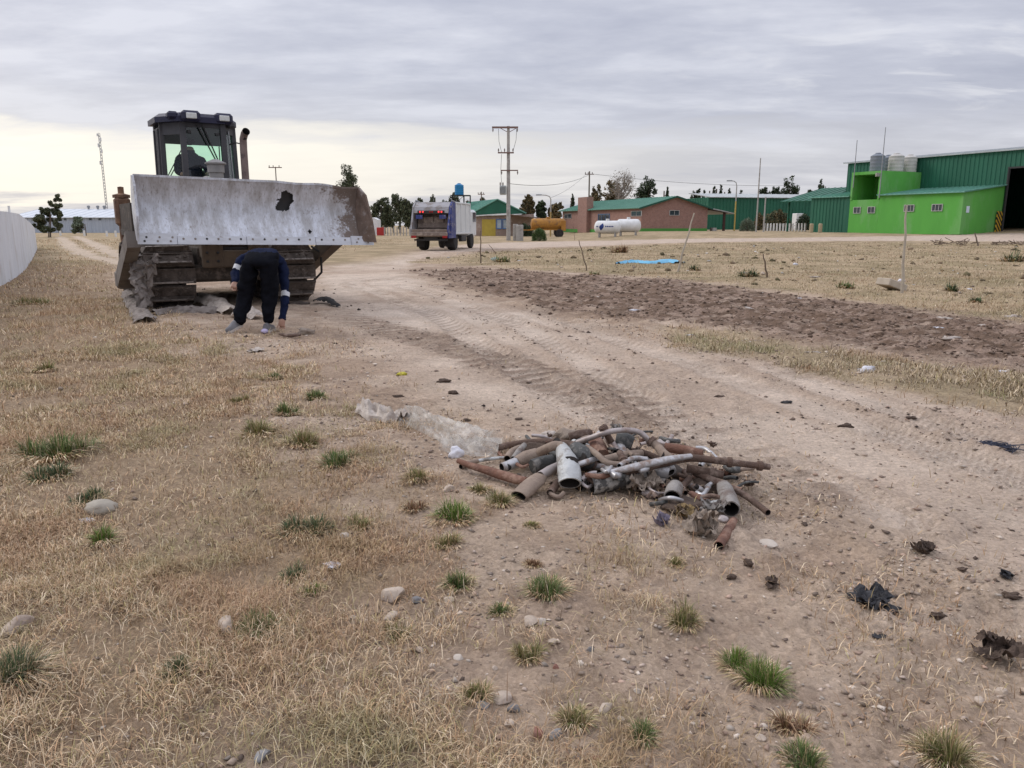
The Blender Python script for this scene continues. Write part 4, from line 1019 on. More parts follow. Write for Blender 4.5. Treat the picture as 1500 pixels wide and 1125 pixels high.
# open barn behind the lean-to
bn = empty('open_barn', cp(20, 8, .6), 0, 'open sided barn with dark gabled roof on posts, left of the green complex', 'building'); ao = -bn.location
mb = MB()
for s_, d_, zt in ((18.3, 3, 4.3), (18.3, 9, 5.6), (18.3, 15, 4.3), (22.6, 3, 4.3), (22.6, 9, 5.6), (22.6, 15, 4.3)): MB().beam(cpl(s_, d_, .3), cpl(s_, d_, zt), .2, .2).build('post', DKG, bn)
sub(roof_corr(cp(23.2, 2.2, 4.2), cp(17.8, 2.2, 4.2), cp(17.8, 9, 5.9), cp(23.2, 9, 5.9), .1, .8)).build('roof', DKG, bn)
sub(roof_corr(cp(17.8, 15.8, 4.2), cp(23.2, 15.8, 4.2), cp(23.2, 9, 5.9), cp(17.8, 9, 5.9), .1, .8)).build('roof', DKG, bn)
# striped guard board at the doorway
STRIPE, nts, bsd = bs('hazard_stripes')
t_ = N(nts, 'ShaderNodeTexCoord'); sp = N(nts, 'ShaderNodeSeparateXYZ', i0=t_.outputs['Object'])
sv = mth(nts, 'FRACT', mth(nts, 'MULTIPLY', mth(nts, 'ADD', mth(nts, 'MULTIPLY', sp.outputs[0], 1.0), mth(nts, 'MULTIPLY', sp.outputs[2], .9)), 2.4))
nts.links.new(mixc(nts, mth(nts, 'GREATER_THAN', sv, .5), (0.02, 0.018, 0.015), (0.55, 0.33, 0.03)), bsd.inputs['Base Color']); bsd.inputs['Roughness'].default_value = .7
p = cp(-.18, 5.35, ZG); o = MB().box((0, 0, .95), (.78, .09, 2.3)).build('guard_board', STRIPE); o.location = p; o.rotation_euler = (0, 0, math.atan2(D.y, D.x)); tag(o, 'black and yellow striped guard board at the dark doorway', 'guard board')
# roof tanks
TANK_G = mat('tank_grey', (0.20, 0.22, 0.25), (0.16, 0.175, 0.20), 3, .6); TANK_W = mat('tank_pale', (0.52, 0.50, 0.46), (0.42, 0.40, 0.37), 3, .6)
def water_tank(c, r, h, m, label):
    root = empty('water_tank', c, 0, label, 'water tank', None)
    pr = [(r * .97, 0), (r, .05)]
    for i in range(4): pr += [(r, h * (.12 + .2 * i)), (r * .965, h * (.16 + .2 * i)), (r, h * (.2 + .2 * i))]
    pr += [(r, h * .86), (r * .55, h * .97)]
    MB().lathe((0, 0, 0), pr, 24).build('body', m, root, smooth=True)
    MB().lathe((0, 0, h * .955), [(r * .42, 0), (r * .42, .09), (r * .3, .15)], 18).build('lid', m, root, smooth=True)
water_tank(cp(10.0, 1.2, 6.611), .68, 1.75, TANK_G, 'dark grey water tank on the lime tower, leftmost')
water_tank(cp(10.6, 3.6, 6.611), .68, 1.7, TANK_G, 'grey water tank half hidden between its neighbours on the tower')
water_tank(cp(9.25, 3.0, 6.611), .72, 1.75, TANK_W, 'pale beige water tank on the lime tower, third from left')
water_tank(cp(9.25, 5.1, 6.611), .66, 1.7, TANK_W, 'pale beige water tank on the tower nearest the big shed')
def mast(px, Y, ytop, ybot, r, m, label, name='mast', zb=None):
    b = spot(px, Y); top = EYE + (329 - ytop) * Y / FPX; z0 = b.z if zb is None else zb
    o = MB().tube([(0, 0, -.2), (0, 0, (top - z0) * .5), (0, 0, top - z0)], [r, r * .9, r * .65], 8).build(name, m, smooth=True, loc=(b.x, b.y, z0)); tag(o, label, 'pole'); return o
mast(1108, 84, 237, 333, .085, CONC, 'tall thin pale mast left of the green complex')
mast(1119, 86, 290, 333, .10, CONC, 'short pale post right of the tall thin mast', 'post')
q = cp(11.4, -.3, 0); o = MB().tube([(0, 0, 0), (0, 0, 4.6)], [.05, .035], 8).build('mast', STEEL, loc=(q.x, q.y, 5.1)); tag(o, 'thin antenna rod at the left edge of the lime tower', 'pole')
q = cp(8.3, -.3, 0); o = MB().tube([(0, 0, 0), (0, 0, 6.6)], [.06, .035], 8).build('mast', STEEL, loc=(q.x, q.y, 4.0)); tag(o, 'longer antenna rod at the right edge of the lime tower', 'pole')
# far long green shed
fs = empty('far_shed', spot(1100, 128), 0, 'long low dark green metal shed with pale roof edge behind the masts', 'building'); fo = fs.location
e0, e1 = at(1036, 329, 126), at(1235, 329, 132); e0.z = e1.z = 0
mbw = wall_corr(e0, e1, .3, 5.75, 5.75, .6, .07); mbw.v = [tuple(Vector(v) - fo) for v in mbw.v]; mbw.build('wall', DKG, fs)
dv = (e1 - e0).normalized(); dn = Vector((-dv.y, dv.x, 0)); z_ = lambda p, z: Vector((p.x, p.y, z)) - fo
roof_corr(z_(e0 - dn * .4, 5.78), z_(e1 - dn * .4, 5.78), z_(e1 + dn * 7, 6.6), z_(e0 + dn * 7, 6.6), .1, 1.2).build('roof', PALEROOF, fs)
wl = wall_corr(e0 + dn * 14, e0, .3, 5.7, 5.75, .6, .07); wl.v = [tuple(Vector(v) - fo) for v in wl.v]; wl.build('wall', DKG, fs)
for e_ in (wh, an, tw, lt, bn): e_.scale = (1, 1, .955); e_.location.z = e_.location.z * .955 + .065
# ---- brick house
BRICK, ntb, bb_ = bs('red_brick')
t_ = N(ntb, 'ShaderNodeTexCoord'); sx_ = N(ntb, 'ShaderNodeSeparateXYZ', i0=t_.outputs['Object'])
bv = N(ntb, 'ShaderNodeCombineXYZ', i0=mth(ntb, 'ADD', sx_.outputs[0], sx_.outputs[1]), i1=sx_.outputs[2], i2=0.0)
bk = N(ntb, 'ShaderNodeTexBrick', Vector=bv.outputs[0], Scale=1.0, Mortar__Size=.012, Brick__Width=.26, Row__Height=.085, Color1=(0.27, 0.115, 0.085, 1), Color2=(0.20, 0.08, 0.06, 1), Mortar=(0.34, 0.27, 0.23, 1))
nb_ = N(ntb, 'ShaderNodeTexNoise', Vector=t_.outputs['Object'], Scale=2.4, Detail=8.0, Roughness=.75)
ntb.links.new(mixc(ntb, ramp(ntb, nb_.outputs[0], [(.42, 0.0), (.68, .8)]), bk.outputs[0], (0.36, 0.215, 0.17)), bb_.inputs['Base Color']); bb_.inputs['Roughness'].default_value = .95
KB = Vector((15.75, 96, 0)); LB = Vector((-8.1, 23, 0)).normalized(); WB = Vector((LB.y, -LB.x, 0)); HB = 24.4; GB = 9.4
zb = .30; ze = 3.66; za = 5.02
bh = empty('brick_house', (KB.x, KB.y, zb), 0, 'long low red brick house with green gabled roof and white tanks in front', 'building')
def kb(l, w_, z): p = LB * l + WB * w_; return Vector((p.x, p.y, z - zb))
mb = MB(); mb.prism([kb(0, 0, zb), kb(0, GB, zb), kb(0, GB, ze), kb(0, GB / 2, za - .08), kb(0, 0, ze)], LB * HB); mb.build('wall', BRICK, bh)
rl = roof_corr(kb(-.35, -.45, ze - .09), kb(HB + .3, -.45, ze - .09), kb(HB + .3, GB / 2, za + .04), kb(-.35, GB / 2, za + .04), .1, .6); rl.build('roof', ROOFT, bh)
rl = roof_corr(kb(HB + .3, GB + .45, ze - .09), kb(-.35, GB + .45, ze - .09), kb(-.35, GB / 2, za + .04), kb(HB + .3, GB / 2, za + .04), .1, .6); rl.build('roof', ROOFT, bh)
mb = MB(); mb.beam(kb(-.4, -.5, ze - .2), kb(-.4, GB / 2, za - .03), .06, .2); mb.beam(kb(-.4, GB + .5, ze - .2), kb(-.4, GB / 2 + .02, za - .03), .06, .2); mb.build('barge_board', mat('green_trim', (0.02, 0.09, 0.06), None, 3, .6), bh)
mb = MB(); mb.prism([kb(14.6, -.55, zb), kb(17.6, -.55, zb), kb(17.6, -.55, 5.4), kb(14.6, -.55, 5.4)], WB * 1.0); mb.build('chimney', BRICK, bh)
mb = MB(); mb.beam(kb(15.0, -.03, zb + .25), kb(HB, -.03, zb + .25), .05, .5, (0, 0, 1)); mb.beam(kb(0, -.03, zb + .25), kb(14.5, -.03, zb + .25), .05, .5, (0, 0, 1)); mb.beam(kb(-.03, 0, zb + .3), kb(-.03, GB, zb + .3), .05, .75, (0, 0, 1)); mb.build('painted_plinth', LIME_PLINTH_SHADE, bh)
def lw(px): # distance along the long wall seen at that bearing
    u = (px - 750) / FPX * .979; return (u * KB.y - KB.x) / (LB.x - u * LB.y)
def gw(px):
    u = (px - 750) / FPX * .979; return (u * KB.y - KB.x) / (WB.x - u * WB.y)
window(bh, kb(lw(932), -.01, 2.85), LB, -WB, 2.6, .62, 1); window(bh, kb(lw(832), -.01, 2.75), LB, -WB, 2.6, .66, 1)
window(bh, kb(-.01, gw(987), 2.95), WB, -LB, 1.35, .6, 1)
window(bh, kb(lw(884.5), -.01, 1.9), LB, -WB, 3.4, 2.0, 2, .1, mat('blue_frame', (0.10, 0.17, 0.30), None, 4, .5))
# porch
mb = MB(); pc = roof_corr(kb(-.2, GB + 3.9, ze - .75), kb(6, GB + 3.9, ze - .75), kb(6, GB + .3, ze - .1), kb(-.2, GB + .3, ze - .1), .08, .6); pc.build('porch_roof', PALEROOF, bh)
mb = MB(); mb.beam(kb(.2, GB + 2.6, zb), kb(.2, GB + 2.6, ze - .55), .28, .28); mb.beam(kb(0, GB, ze - .2), kb(0, GB + 2.9, ze - .62), .12, .22); mb.build('porch_post', mat('porch_brown', (0.07, 0.035, 0.028), None, 5, .8), bh)
mb = MB(); mb.beam(kb(.25, GB + 1.1, zb), kb(.25, GB + 1.1, zb + .75), 1.4, .5); mb.build('porch_planter', CONC, bh)
bh.scale = (1, 1, .955); bh.location.z = zb * .955 + .065
# ---- gas tanks
def gas_tank(c, ang, L, r, label, logo=False):
    root = empty('gas_tank', c, ang, label, 'gas tank')
    pr = [(.02, -L / 2)] + [(r * math.sin(t), -L / 2 + r * .62 - r * .62 * math.cos(t)) for t in (.3, .6, .9, 1.2, 1.57)] + [(r, L / 2 - r * .62)] + [(r * math.sin(t), L / 2 - r * .62 + r * .62 * math.cos(t)) for t in (1.2, .9, .6, .3)] + [(.02, L / 2)]
    MB().lathe((0, 0, r + .32), pr, 28, axis=(1, 0, 0)).build('body', WHITEP, root, smooth=True)
    for x in (-L * .3, L * .3): MB().box((x, 0, .2), (.14, r * 1.3, .46)).build('leg', CONC, root)
    MB().cyl((0, 0, 2 * r + .25), (0, 0, 2 * r + .5), .18, .16, 12).build('valve_cover', WHITEP, root)
    if logo:
        blue = mat('logo_blue', (0.02, 0.045, 0.20), None, 4, .5)
        # leaf-like blue mark with bars of lettering, wrapped on the tank side
        def P(x, a): return (x, -(r + .012) * math.cos(a), r + .32 + (r + .012) * math.sin(a))
        m1 = MB(); n = 10
        vs = []
        for i in range(n + 1):
            t = i / n; a = -.55 + 1.2 * t; wd = .20 * math.sin(math.pi * t) * (1.3 - .8 * abs(t - .55)); cx = -.55 + .18 * t
            vs += [P(cx - wd, a), P(cx + wd * .7, a)]
        m1.add(vs, [(2 * i, 2 * i + 1, 2 * i + 3, 2 * i + 2) for i in range(n)])
        m1.build('logo', blue, root)
        m2 = MB()
        for k, (x0, x1) in enumerate(((-.98, -.90), (-.88, -.80), (-.15, -.02), (.02, .14), (.18, .30), (.34, .46), (.5, .62))):
            m2.add([P(x0, .02), P(x1, .02), P(x1, .2), P(x0, .2)], [(0, 1, 2, 3)])
        m2.build('lettering', blue, root)
gp = spot(890, 74); gas_tank(gp, R(-14), 2.5, .60, 'white gas tank with a dark blue mark, left of the pair', True)
gp = spot(920.5, 75.2); gas_tank(gp, R(-14), 2.4, .62, 'plain white gas tank, right of the pair')
# ---- yellow tank trailer
YEL = mat('ochre_paint', (0.42, 0.20, 0.035), (0.33, 0.15, 0.03), 2, .6, c3=(0.22, 0.11, 0.04), sc3=2.5)
RUB = mat('tyre_rubber', (0.02, 0.02, 0.02), (0.045, 0.04, 0.036), 6, .9)
RIM = mat('wheel_rim', (0.25, 0.24, 0.23), (0.16, 0.15, 0.14), 6, .6, .3)
def wheel(parent, c, r, w, axis=(1, 0, 0), rim=RIM):
    t = MB().lathe(c, [(r * .58, -w / 2), (r * .9, -w / 2), (r, -w * .32), (r, w * .32), (r * .9, w / 2), (r * .58, w / 2)], 28, axis).build('tyre', RUB, parent, smooth=True)
    MB().lathe(c, [(r * .2, -w * .40), (r * .58, -w * .36), (r * .60, 0), (r * .58, w * .36), (r * .2, w * .40)], 20, axis).build('rim', rim, t, smooth=True)
    return t
tb = spot(803, 88); tr = empty('tank_trailer', tb, R(4), 'ochre yellow tank trailer parked left of the brick house', 'trailer')
MB().lathe((0, 0, 1.45), [(.05, -2.0), (.5, -1.9), (.62, -1.7), (.64, 0), (.62, 1.7), (.5, 1.9), (.05, 2.0)], 24, (1, 0, 0)).build('tank', YEL, tr, smooth=True)
mb = MB(); mb.box((0, 0, .85), (3.9, .8, .16)); mb.box((-2.4, 0, .8), (1.2, .12, .12)); mb.build('chassis', YEL, tr)
mb = MB(); mb.box((1.65, -.35, 1.25), (.5, .55, 1.1)); mb.build('pump_box', YEL, tr)
for x in (1.2, -.9):
    for y in (-.75, .75): wheel(tr, (x, y, .45), .45, .24, (0, 1, 0))
MB().cyl((0, 0, 2.08), (0, 0, 2.25), .25, .22, 12).build('hatch', YEL, tr)
# ---- adobe house with the green gable, yellow door
PINK = mat('adobe_plaster', (0.34, 0.25, 0.20), (0.27, 0.20, 0.165), 1.5, .9, c3=(0.42, 0.34, 0.29), sc3=1.0)
ad = empty('gabled_house', spot(715, 104), 0, 'pinkish plastered house with dark green gable and a yellow door', 'building'); m = 104 / FPX; o_ = ad.location
def ap(px, py, dy=0.0): q = at(px, py, 104); return Vector((q.x - o_.x, dy, EYE + (329 - py) * m - o_.z))
mb = MB(); mb.prism([ap(688, 345), ap(782, 345), ap(782, 314), ap(688, 317)], (0, 12, 0)); mb.build('wall', PINK, ad)
mb = MB(); mb.prism([ap(684, 317, -.3), ap(770, 313.5, -.3), ap(729, 294, -.3)], (0, .2, 0)); mb.build('gable', DKG, ad)
sl_ = Vector((-4.5, 14, 0))
a_, b_ = ap(684, 316.6, -.45), ap(729, 293.4, -.45); roof_corr(a_, a_ + sl_, b_ + sl_, b_, .08, .6).build('roof', ROOFG, ad)
a_ = ap(771, 312.8, -.45); roof_corr(a_ + sl_, a_, b_, b_ + sl_, .08, .6).build('roof', ROOFG, ad)
mb = MB(); mb.beam(ap(684, 317.4, -.5), ap(744, 313.6, -.5), .1, .14); mb.build('eave_trim', WHITEP, ad)
mb = MB(); mb.prism([ap(706, 345, -.05), ap(726, 345, -.05), ap(726, 321.5, -.05), ap(706, 321.5, -.05)], (0, .04, 0)); mb.build('door', mat('yellow_paint', (0.50, 0.38, 0.07), (0.42, 0.31, 0.06), 2, .7), ad)
BLUEP = mat('blue_shutter', (0.06, 0.16, 0.42), (0.10, 0.22, 0.42), 4, .6)
for p0_ in (728, 737):
    window(ad, ap(p0_ + 3, 328, -.02), (1, 0, 0), (0, -1, 0), .62, 1.2, 0, .1, BLUEP, mat('pale_pane', (0.45, 0.52, 0.56), None, 3, .3))
mb = MB(); mb.beam(ap(742, 314.5, -1.6), ap(790, 320, -1.6), 3.2, .1); mb.build('side_roof', mat('rusty_sheet', (0.20, 0.14, 0.11), (0.27, 0.21, 0.18), 2, .8), ad)
# ---- blue water tank on its stand
ws = empty('tank_stand', spot(679, 112), 0, 'dark steel stand carrying the blue water tank behind the truck', 'tank stand'); m = 112 / FPX; z1 = EYE + (329 - 288.5) * m - ws.location.z
mb = MB()
for x in (-1.55, 0.1, 1.0):
    for y in (-.7, .7): mb.beam((x, y, -.2), (x, y, z1 if x < .5 else z1 + .0), .10, .10)
mb.build('leg', DARKV, ws); mb = MB(); mb.box((-.3, 0, z1), (2.7, 1.7, .14)); mb.beam((-1.5, -.7, z1 - 1.4), (.1, -.7, z1 - .1), .06, .06); mb.beam((-1.5, -.7, z1 - .1), (.1, -.7, z1 - 1.4), .06, .06); mb.build('platform', DARKV, ws)
wp = Vector(ws.location) + Vector((-.55, 0, z1 + .075)); water_tank(wp, .64, 1.55, mat('blue_plastic', (0.02, 0.20, 0.42), (0.02, 0.17, 0.36), 3, .45), 'bright blue plastic water tank on a stand above the truck')
# ---- white shed and red box far left of the truck
ss_ = spot(544, 120); sh = empty('small_shed', ss_, 0, 'small white shed far behind the right end of the blade', 'building'); m = 120 / FPX
mb = MB(); mb.prism([(-.9, 0, 0), (.95, 0, 0), (.95, 0, 2.35), (.3, 0, 2.7), (-.9, 0, 2.3)], (0, 3, 0)); mb.build('wall', WHITEP, sh)
mb = MB(); mb.box((-.35, -.03, .8), (.6, .05, 1.5)); mb.build('door', STEEL, sh)
o = MB().rbox((0, 0, .55), (1.0, .9, 1.3), .05).build('red_box', mat('red_paint', (0.42, 0.035, 0.03), (0.34, 0.03, 0.028), 3, .6), loc=spot(557, 118)); tag(o, 'small red box standing right of the small white shed', 'box')
# ---- long pale shed far left
ls = empty('long_shed', spot(120, 170), 0, 'long pale grey shed with roof vents across the far left', 'building'); m = 170 / FPX; o_ = ls.location
zw, zr = EYE + 10.2 * m - o_.z, EYE + 19.5 * m - o_.z; xa, xb = (30 - 750) * m - o_.x, (330 - 750) * m - o_.x
PSH = corr('pale_blue_sheet', (0.42, 0.46, 0.52), (0.36, 0.40, 0.46)); PRF = corr('whitish_roof', (0.60, 0.63, 0.66), (0.53, 0.56, 0.60))
wl = wall_corr((xa, 0), (xb, 0), -.2, zw, zw, .8, .08); wl.build('wall', PSH, ls)
roof_corr((xa - .3, -.5, zw), (xb + .3, -.5, zw), (xb + .3, 12, zr + .6), (xa - .3, 12, zr + .6), .12, 2.0).build('roof', PRF, ls)
for px in (78, 98, 110, 124, 146, 160, 190):
    x = (px - 750) * m - o_.x; MB().box((x, -.06, zw - .35), (.5, .12, .5)).build('window', PANE, ls)
for px in (104, 118, 128, 146, 172): 
    x = (px - 750) * m - o_.x; MB().lathe((x, 11.6, zr + .55), [(.22, 0), (.22, .3), (.34, .4), (.34, .75), (.1, .85)], 10).build('roof_vent', STEEL, ls)
MB().box(((101 - 750) * m - o_.x, -.06, .9), (.9, .1, 1.9)).build('door', STEEL, ls)
# ---- white boundary wall at left
WW = mat('whitewashed_wall', (0.72, 0.73, 0.75), (0.63, 0.64, 0.66), 1.0, .9, bump=.25, bsc=12, c3=(0.50, 0.47, 0.43), sc3=1.3, thr=(.52, .72), stretch=(1, 1, .5))
wa = empty('boundary_wall', (-14, 22, 0), 0, 'whitewashed boundary wall running along the left edge', 'wall'); o_ = wa.location
PTS = []
for px, py, pt in ((-330, 560, 290), (-130, 468, 300), (0, 417, 308.5), (17, 407, 310), (33, 395, 313), (41, 384, 320), (47, 375, 326), (52, 364, 334)):
    q = G(px, py); PTS.append(((q.x, q.y), at(px, pt, q.y).z))
for i in range(len(PTS) - 1):
    (a, ha), (b, hb) = PTS[i], PTS[i + 1]; a, b = Vector(a + (0,)) - o_, Vector(b + (0,)) - o_; a.z = b.z = 0
    t = (b - a).normalized(); nn = Vector((t.y, -t.x, 0)) * .09
    a2, b2 = a + t * .006, b - t * .006
    MB().add([a2 - nn + Vector((0, 0, -.3)), a2 + nn + Vector((0, 0, -.3)), b2 + nn + Vector((0, 0, -.3)), b2 - nn + Vector((0, 0, -.3)),
              a2 - nn + Vector((0, 0, ha)), a2 + nn + Vector((0, 0, ha)), b2 + nn + Vector((0, 0, hb)), b2 - nn + Vector((0, 0, hb))],
             [(3, 2, 1, 0), (4, 5, 6, 7), (0, 1, 5, 4), (1, 2, 6, 5), (2, 3, 7, 6), (3, 0, 4, 7)]).build('panel', WW, wa)
q = G(33, 395); o = MB().beam((0, 0, 0), (0, 0, 2.05), .05, .05).build('fence_post', WHITEP, loc=(q.x - .25, q.y + .1, 0)); tag(o, 'thin grey post sticking up behind the white wall', 'post')
# ---- lattice mast far left
lm = empty('lattice_mast', spot(158.5, 200), 0, 'tall thin lattice radio mast at the far left', 'mast'); m = 200 / FPX; hM = EYE + (329 - 203) * m - lm.location.z
mb = MB(); a3 = [Vector((.28 * math.cos(t), .28 * math.sin(t), 0)) for t in (0.5, 2.6, 4.7)]
for p in a3: mb.tube([p + Vector((0, 0, -.2)), p * .8 + Vector((0, 0, hM))], .06, 5)
mb.build('upright', STEEL, lm); mb = MB(); z = .4
while z < hM - .8:
    for i in range(3): mb.tube([a3[i] + Vector((0, 0, z)), a3[(i + 1) % 3] + Vector((0, 0, z + .75))], .04, 4)
    z += .75
mb.build('bracing', STEEL, lm)
for k, z in enumerate((hM - .5, hM - 1.6, hM - 3, hM - 4.4, hM - 7.2)): MB().box((.35 if k % 2 else -.3, -.1, z), (.3, .3, .9 if k else .6)).build('antenna', WHITEP, lm)
# ---- fence of far posts left and lumber right
for k, (px, Y, hpx, lb) in enumerate([(122, 110, 8, 'white post in front of the small round tree'), (155, 105, 8, 'white post right of the small round tree'), (168, 100, 9, 'white post left of the bulldozer'), (87, 115, 7, 'white post near the leaning tree')]):
    o = MB().box((0, 0, hpx * Y / FPX / 2), (.2, .2, hpx * Y / FPX)).build('fence_post', WHITEP, loc=spot(px, Y)); tag(o, lb, 'post')
for k in range(9):
    px = 563 + k * 4.6; o = MB().box((0, 0, .6), (.14, .14, 1.3)).build('fence_post', CONC, loc=spot(px, 115)); tag(o, 'pale fence post of the row between the red box and the truck', 'post', 'far fence posts left of the truck')
for k in range(14):
    px = 1120 + k * 4.6; o = MB().box((0, 0, .45), (.16, .16, 1.0)).build('fence_post', WHITEP, loc=spot(px, 101 - .6 * k)); tag(o, 'white picket of the row under the open barn', 'post', 'white pickets left of the green lean-to')
for px, lb in ((1189, 'short wooden bollard left of the green lean-to'), (1202, 'second short wooden bollard, before the green lean-to')):
    o = MB().lathe((0, 0, 0), [(.2, -.2), (.2, .85), (.14, .92)], 12).build('bollard', mat('pale_timber', (0.42, 0.34, 0.22), None, 6, .9), loc=spot(px, 80)); tag(o, lb, 'bollard')
o = MB().rbox((0, 0, 1.15), (1.0, 1.8, 2.3), .05).build('portable_hut', WHITEP, loc=spot(1168, 112)); tag(o, 'small white hut under the open barn', 'hut')

# =================================================================== POLES, LAMPS, LINES
INS = mat('insulator', (0.20, 0.16, 0.14), None, 5, .35)
Yp = 73; pb = spot(744.8, Yp); m = Yp / FPX
up_ = empty('utility_pole', pb, 0, 'tall concrete utility pole with crossarms and a transformer beside the lane', 'utility pole')
def pz(py): return EYE + (329 - py) * m - pb.z
MB().tube([(0, 0, -.4), (0, 0, pz(270)), (0, 0, pz(194))], [.21, .17, .125], 14).build('shaft', CONC, up_, smooth=True)
def xarm(x0, x1, z, h=.14, ins=(), mtl=WOOD, down=False):
    MB().box(((x0 + x1) / 2, -.16, z), (x1 - x0, .14, h)).build('crossarm', mtl, up_)
    for x in ins:
        MB().lathe((x, -.16, z + (h / 2 if not down else -h / 2 - .32)), [(.035, 0), (.035, .1), (.08, .12), (.05, .17), (.08, .2), (.05, .25), (.03, .32)], 10).build('insulator', INS, up_)
RW = mat('arm_brown', (0.17, 0.10, 0.085), (0.22, 0.15, 0.13), 4, .8)
xarm((722 - 744.8) * m, (758.5 - 744.8) * m, pz(196), .16, (-1.4, .8), RW, True)
xarm((730 - 744.8) * m, (752.5 - 744.8) * m, pz(230), .12, (-.9, -.35, .42), RW)
xarm((734 - 744.8) * m, (758.5 - 744.8) * m, pz(254), .10, (-.62, .84), RW, True)
mb = MB()
for s in (-1, 1): mb.beam((s * .12, -.17, pz(202)), (s * .75, -.17, pz(196.8)), .05, .05)
mb.build('brace', RW, up_)
t = MB().rbox((-.50, -.05, pz(281)), (.62, .55, .82), .06).build('transformer', mat('transformer_grey', (0.40, 0.42, 0.40), (0.33, 0.345, 0.33), 4, .5), up_)
for x in (-.75, -.5): MB().lathe((x, -.05, pz(281) + .41), [(.05, 0), (.07, .08), (.04, .12), (.07, .18), (.03, .3)], 8).build('bushing', INS, t)
mb = MB()
for i in range(5): mb.box((-.55 + .12 * (i - 2), -.36, pz(281)), (.03, .1, .6))
mb.build('cooling_fin', STEEL, t)
mb = MB(); mb.tube([(-.9, -.2, pz(198)), (-.85, -.22, pz(215)), (-.62, -.1, pz(229))], .018, 5); mb.tube([(-.62, -.1, pz(232)), (-.7, -.12, pz(255)), (-.6, -.08, pz(275))], .018, 5); mb.tube([(.75, -.2, pz(198)), (.7, -.22, pz(213)), (.42, -.1, pz(228))], .018, 5); mb.build('drop_wire', DARKV, up_)
for px, wpx, hpx, Y, lb in ((755, 7, 23, 71.5, 'narrow concrete meter pillar at the foot of the tall pole'), (761.5, 10, 22, 71, 'wider concrete meter pillar right of the narrow one')):
    mm = Y / FPX; o = MB().rbox((0, 0, hpx * mm / 2), (wpx * mm, .45, hpx * mm + .1), .04).build('meter_pillar', CONC, loc=spot(px, Y)); tag(o, lb, 'pillar')
def pole2(px, Y, ytop, label, arm=1.2, r=.13, T=False):
    b = spot(px, Y); h = EYE + (329 - ytop) * Y / FPX - b.z; root = empty('utility_pole', b, 0, label, 'utility pole')
    MB().tube([(0, 0, -.3), (0, 0, h)], [r, r * .7], 10).build('shaft', WOOD, root, smooth=True)
    MB().box((0, -.12, h - (.1 if T else .45)), (arm * 2, .12, .12)).build('crossarm', RW, root)
    for x in (-arm * .9, -arm * .3, arm * .6): MB().lathe((x, -.12, h - (.04 if T else .39)), [(.04, 0), (.08, .1), (.04, .16), (.07, .22), (.02, .28)], 8).build('insulator', INS, root)
    return b + Vector((0, 0, h))
T2 = pole2(862, 122, 255, 'wooden utility pole behind the brick chimney', .7, .15)
T3 = pole2(408.5, 115, 249, 'thin utility pole whose T top shows above the blade', .95, .1, True)
T4 = pole2(705.5, 135, 283, 'small utility pole behind the green gabled house', .6, .12)
def street_lamp(px, Y, ytop, arm, label, m_lo=None):
    b = spot(px, Y); h = EYE + (329 - ytop) * Y / FPX - b.z; root = empty('street_lamp', b, 0, label, 'street lamp')
    MB().tube([(0, 0, -.2), (0, 0, h * .6)], [.10, .085], 10).build('lower_pole', m_lo or CONC, root, smooth=True)
    MB().tube([(0, 0, h * .6), (0, 0, h * .9), (arm * .12, 0, h * .97), (arm * .45, 0, h), (arm, 0, h + .05)], [.08, .065, .055, .05, .045], 8).build('arm', CONC, root, smooth=True)
    MB().rbox((arm * 1.12, 0, h + .05), (.7, .3, .14), .05).build('lamp_head', STEEL, root)
street_lamp(806.5, 92, 288, -1.25, 'street lamp with arm to the left, behind the tank trailer', mat('lamp_ochre', (0.42, 0.30, 0.12), None, 4, .7))
street_lamp(1076, 100, 268.5, -.85, 'street lamp with yellow lower pole before the far green shed', mat('lamp_yellow', (0.5, 0.36, 0.10), None, 4, .7))
def wire(p, q, sag, label, r=.016):
    p, q = Vector(p), Vector(q); n = 16
    o = MB().tube([p.lerp(q, i / n) + Vector((0, 0, -sag * 4 * (i / n) * (1 - i / n))) - p for i in range(n + 1)], r, 4).build('power_line', DARKV, loc=p); tag(o, label, 'power line')
PT = pb + Vector((0, 0, pz(196)))
wire(pb + Vector((.1, 0, pz(272))), T2 + Vector((0, 0, -.5)), .7, 'power line from the tall pole to the pole behind the chimney', .022)
wire(T2 + Vector((.5, 0, -.4)), (44, 126, 7.5), .5, 'power line running right from the pole behind the chimney', .022)
wire(T2 + Vector((-.5, 0, -.4)), at(806, 290, 93), .4, 'power line from the street lamp to the pole behind the chimney', .016)

# =================================================================== BULLDOZER
# local axes: X across (photo right), Y towards its rear, Z up; origin on the ground between the track fronts
MUD = mat('dried_mud_steel', (0.075, 0.058, 0.046), (0.045, 0.036, 0.03), 5, .9, bump=.8, bsc=14, c3=(0.155, 0.122, 0.10), sc3=6, thr=(.52, .68))
SHOE = mat('track_shoe_steel', (0.135, 0.108, 0.09), (0.07, 0.056, 0.047), 7, .85, .0, bump=.9, bsc=16, c3=(0.21, 0.175, 0.15), sc3=9, thr=(.54, .66))
OCHRE = mat('dirty_ochre', (0.135, 0.10, 0.07), (0.085, 0.064, 0.047), 3, .8, bump=.3, bsc=14, c3=(0.085, 0.06, 0.045), sc3=2.5, thr=(.5, .68))
RUSTB = mat('rusty_brown', (0.17, 0.095, 0.06), (0.11, 0.065, 0.045), 6, .85, bump=.4, bsc=18, c3=(0.24, 0.14, 0.085), sc3=4)
CABG = mat('cab_paint', (0.072, 0.070, 0.075), (0.048, 0.046, 0.05), 4, .6, spec=.4, c3=(0.11, 0.095, 0.085), sc3=3, thr=(.55, .8))
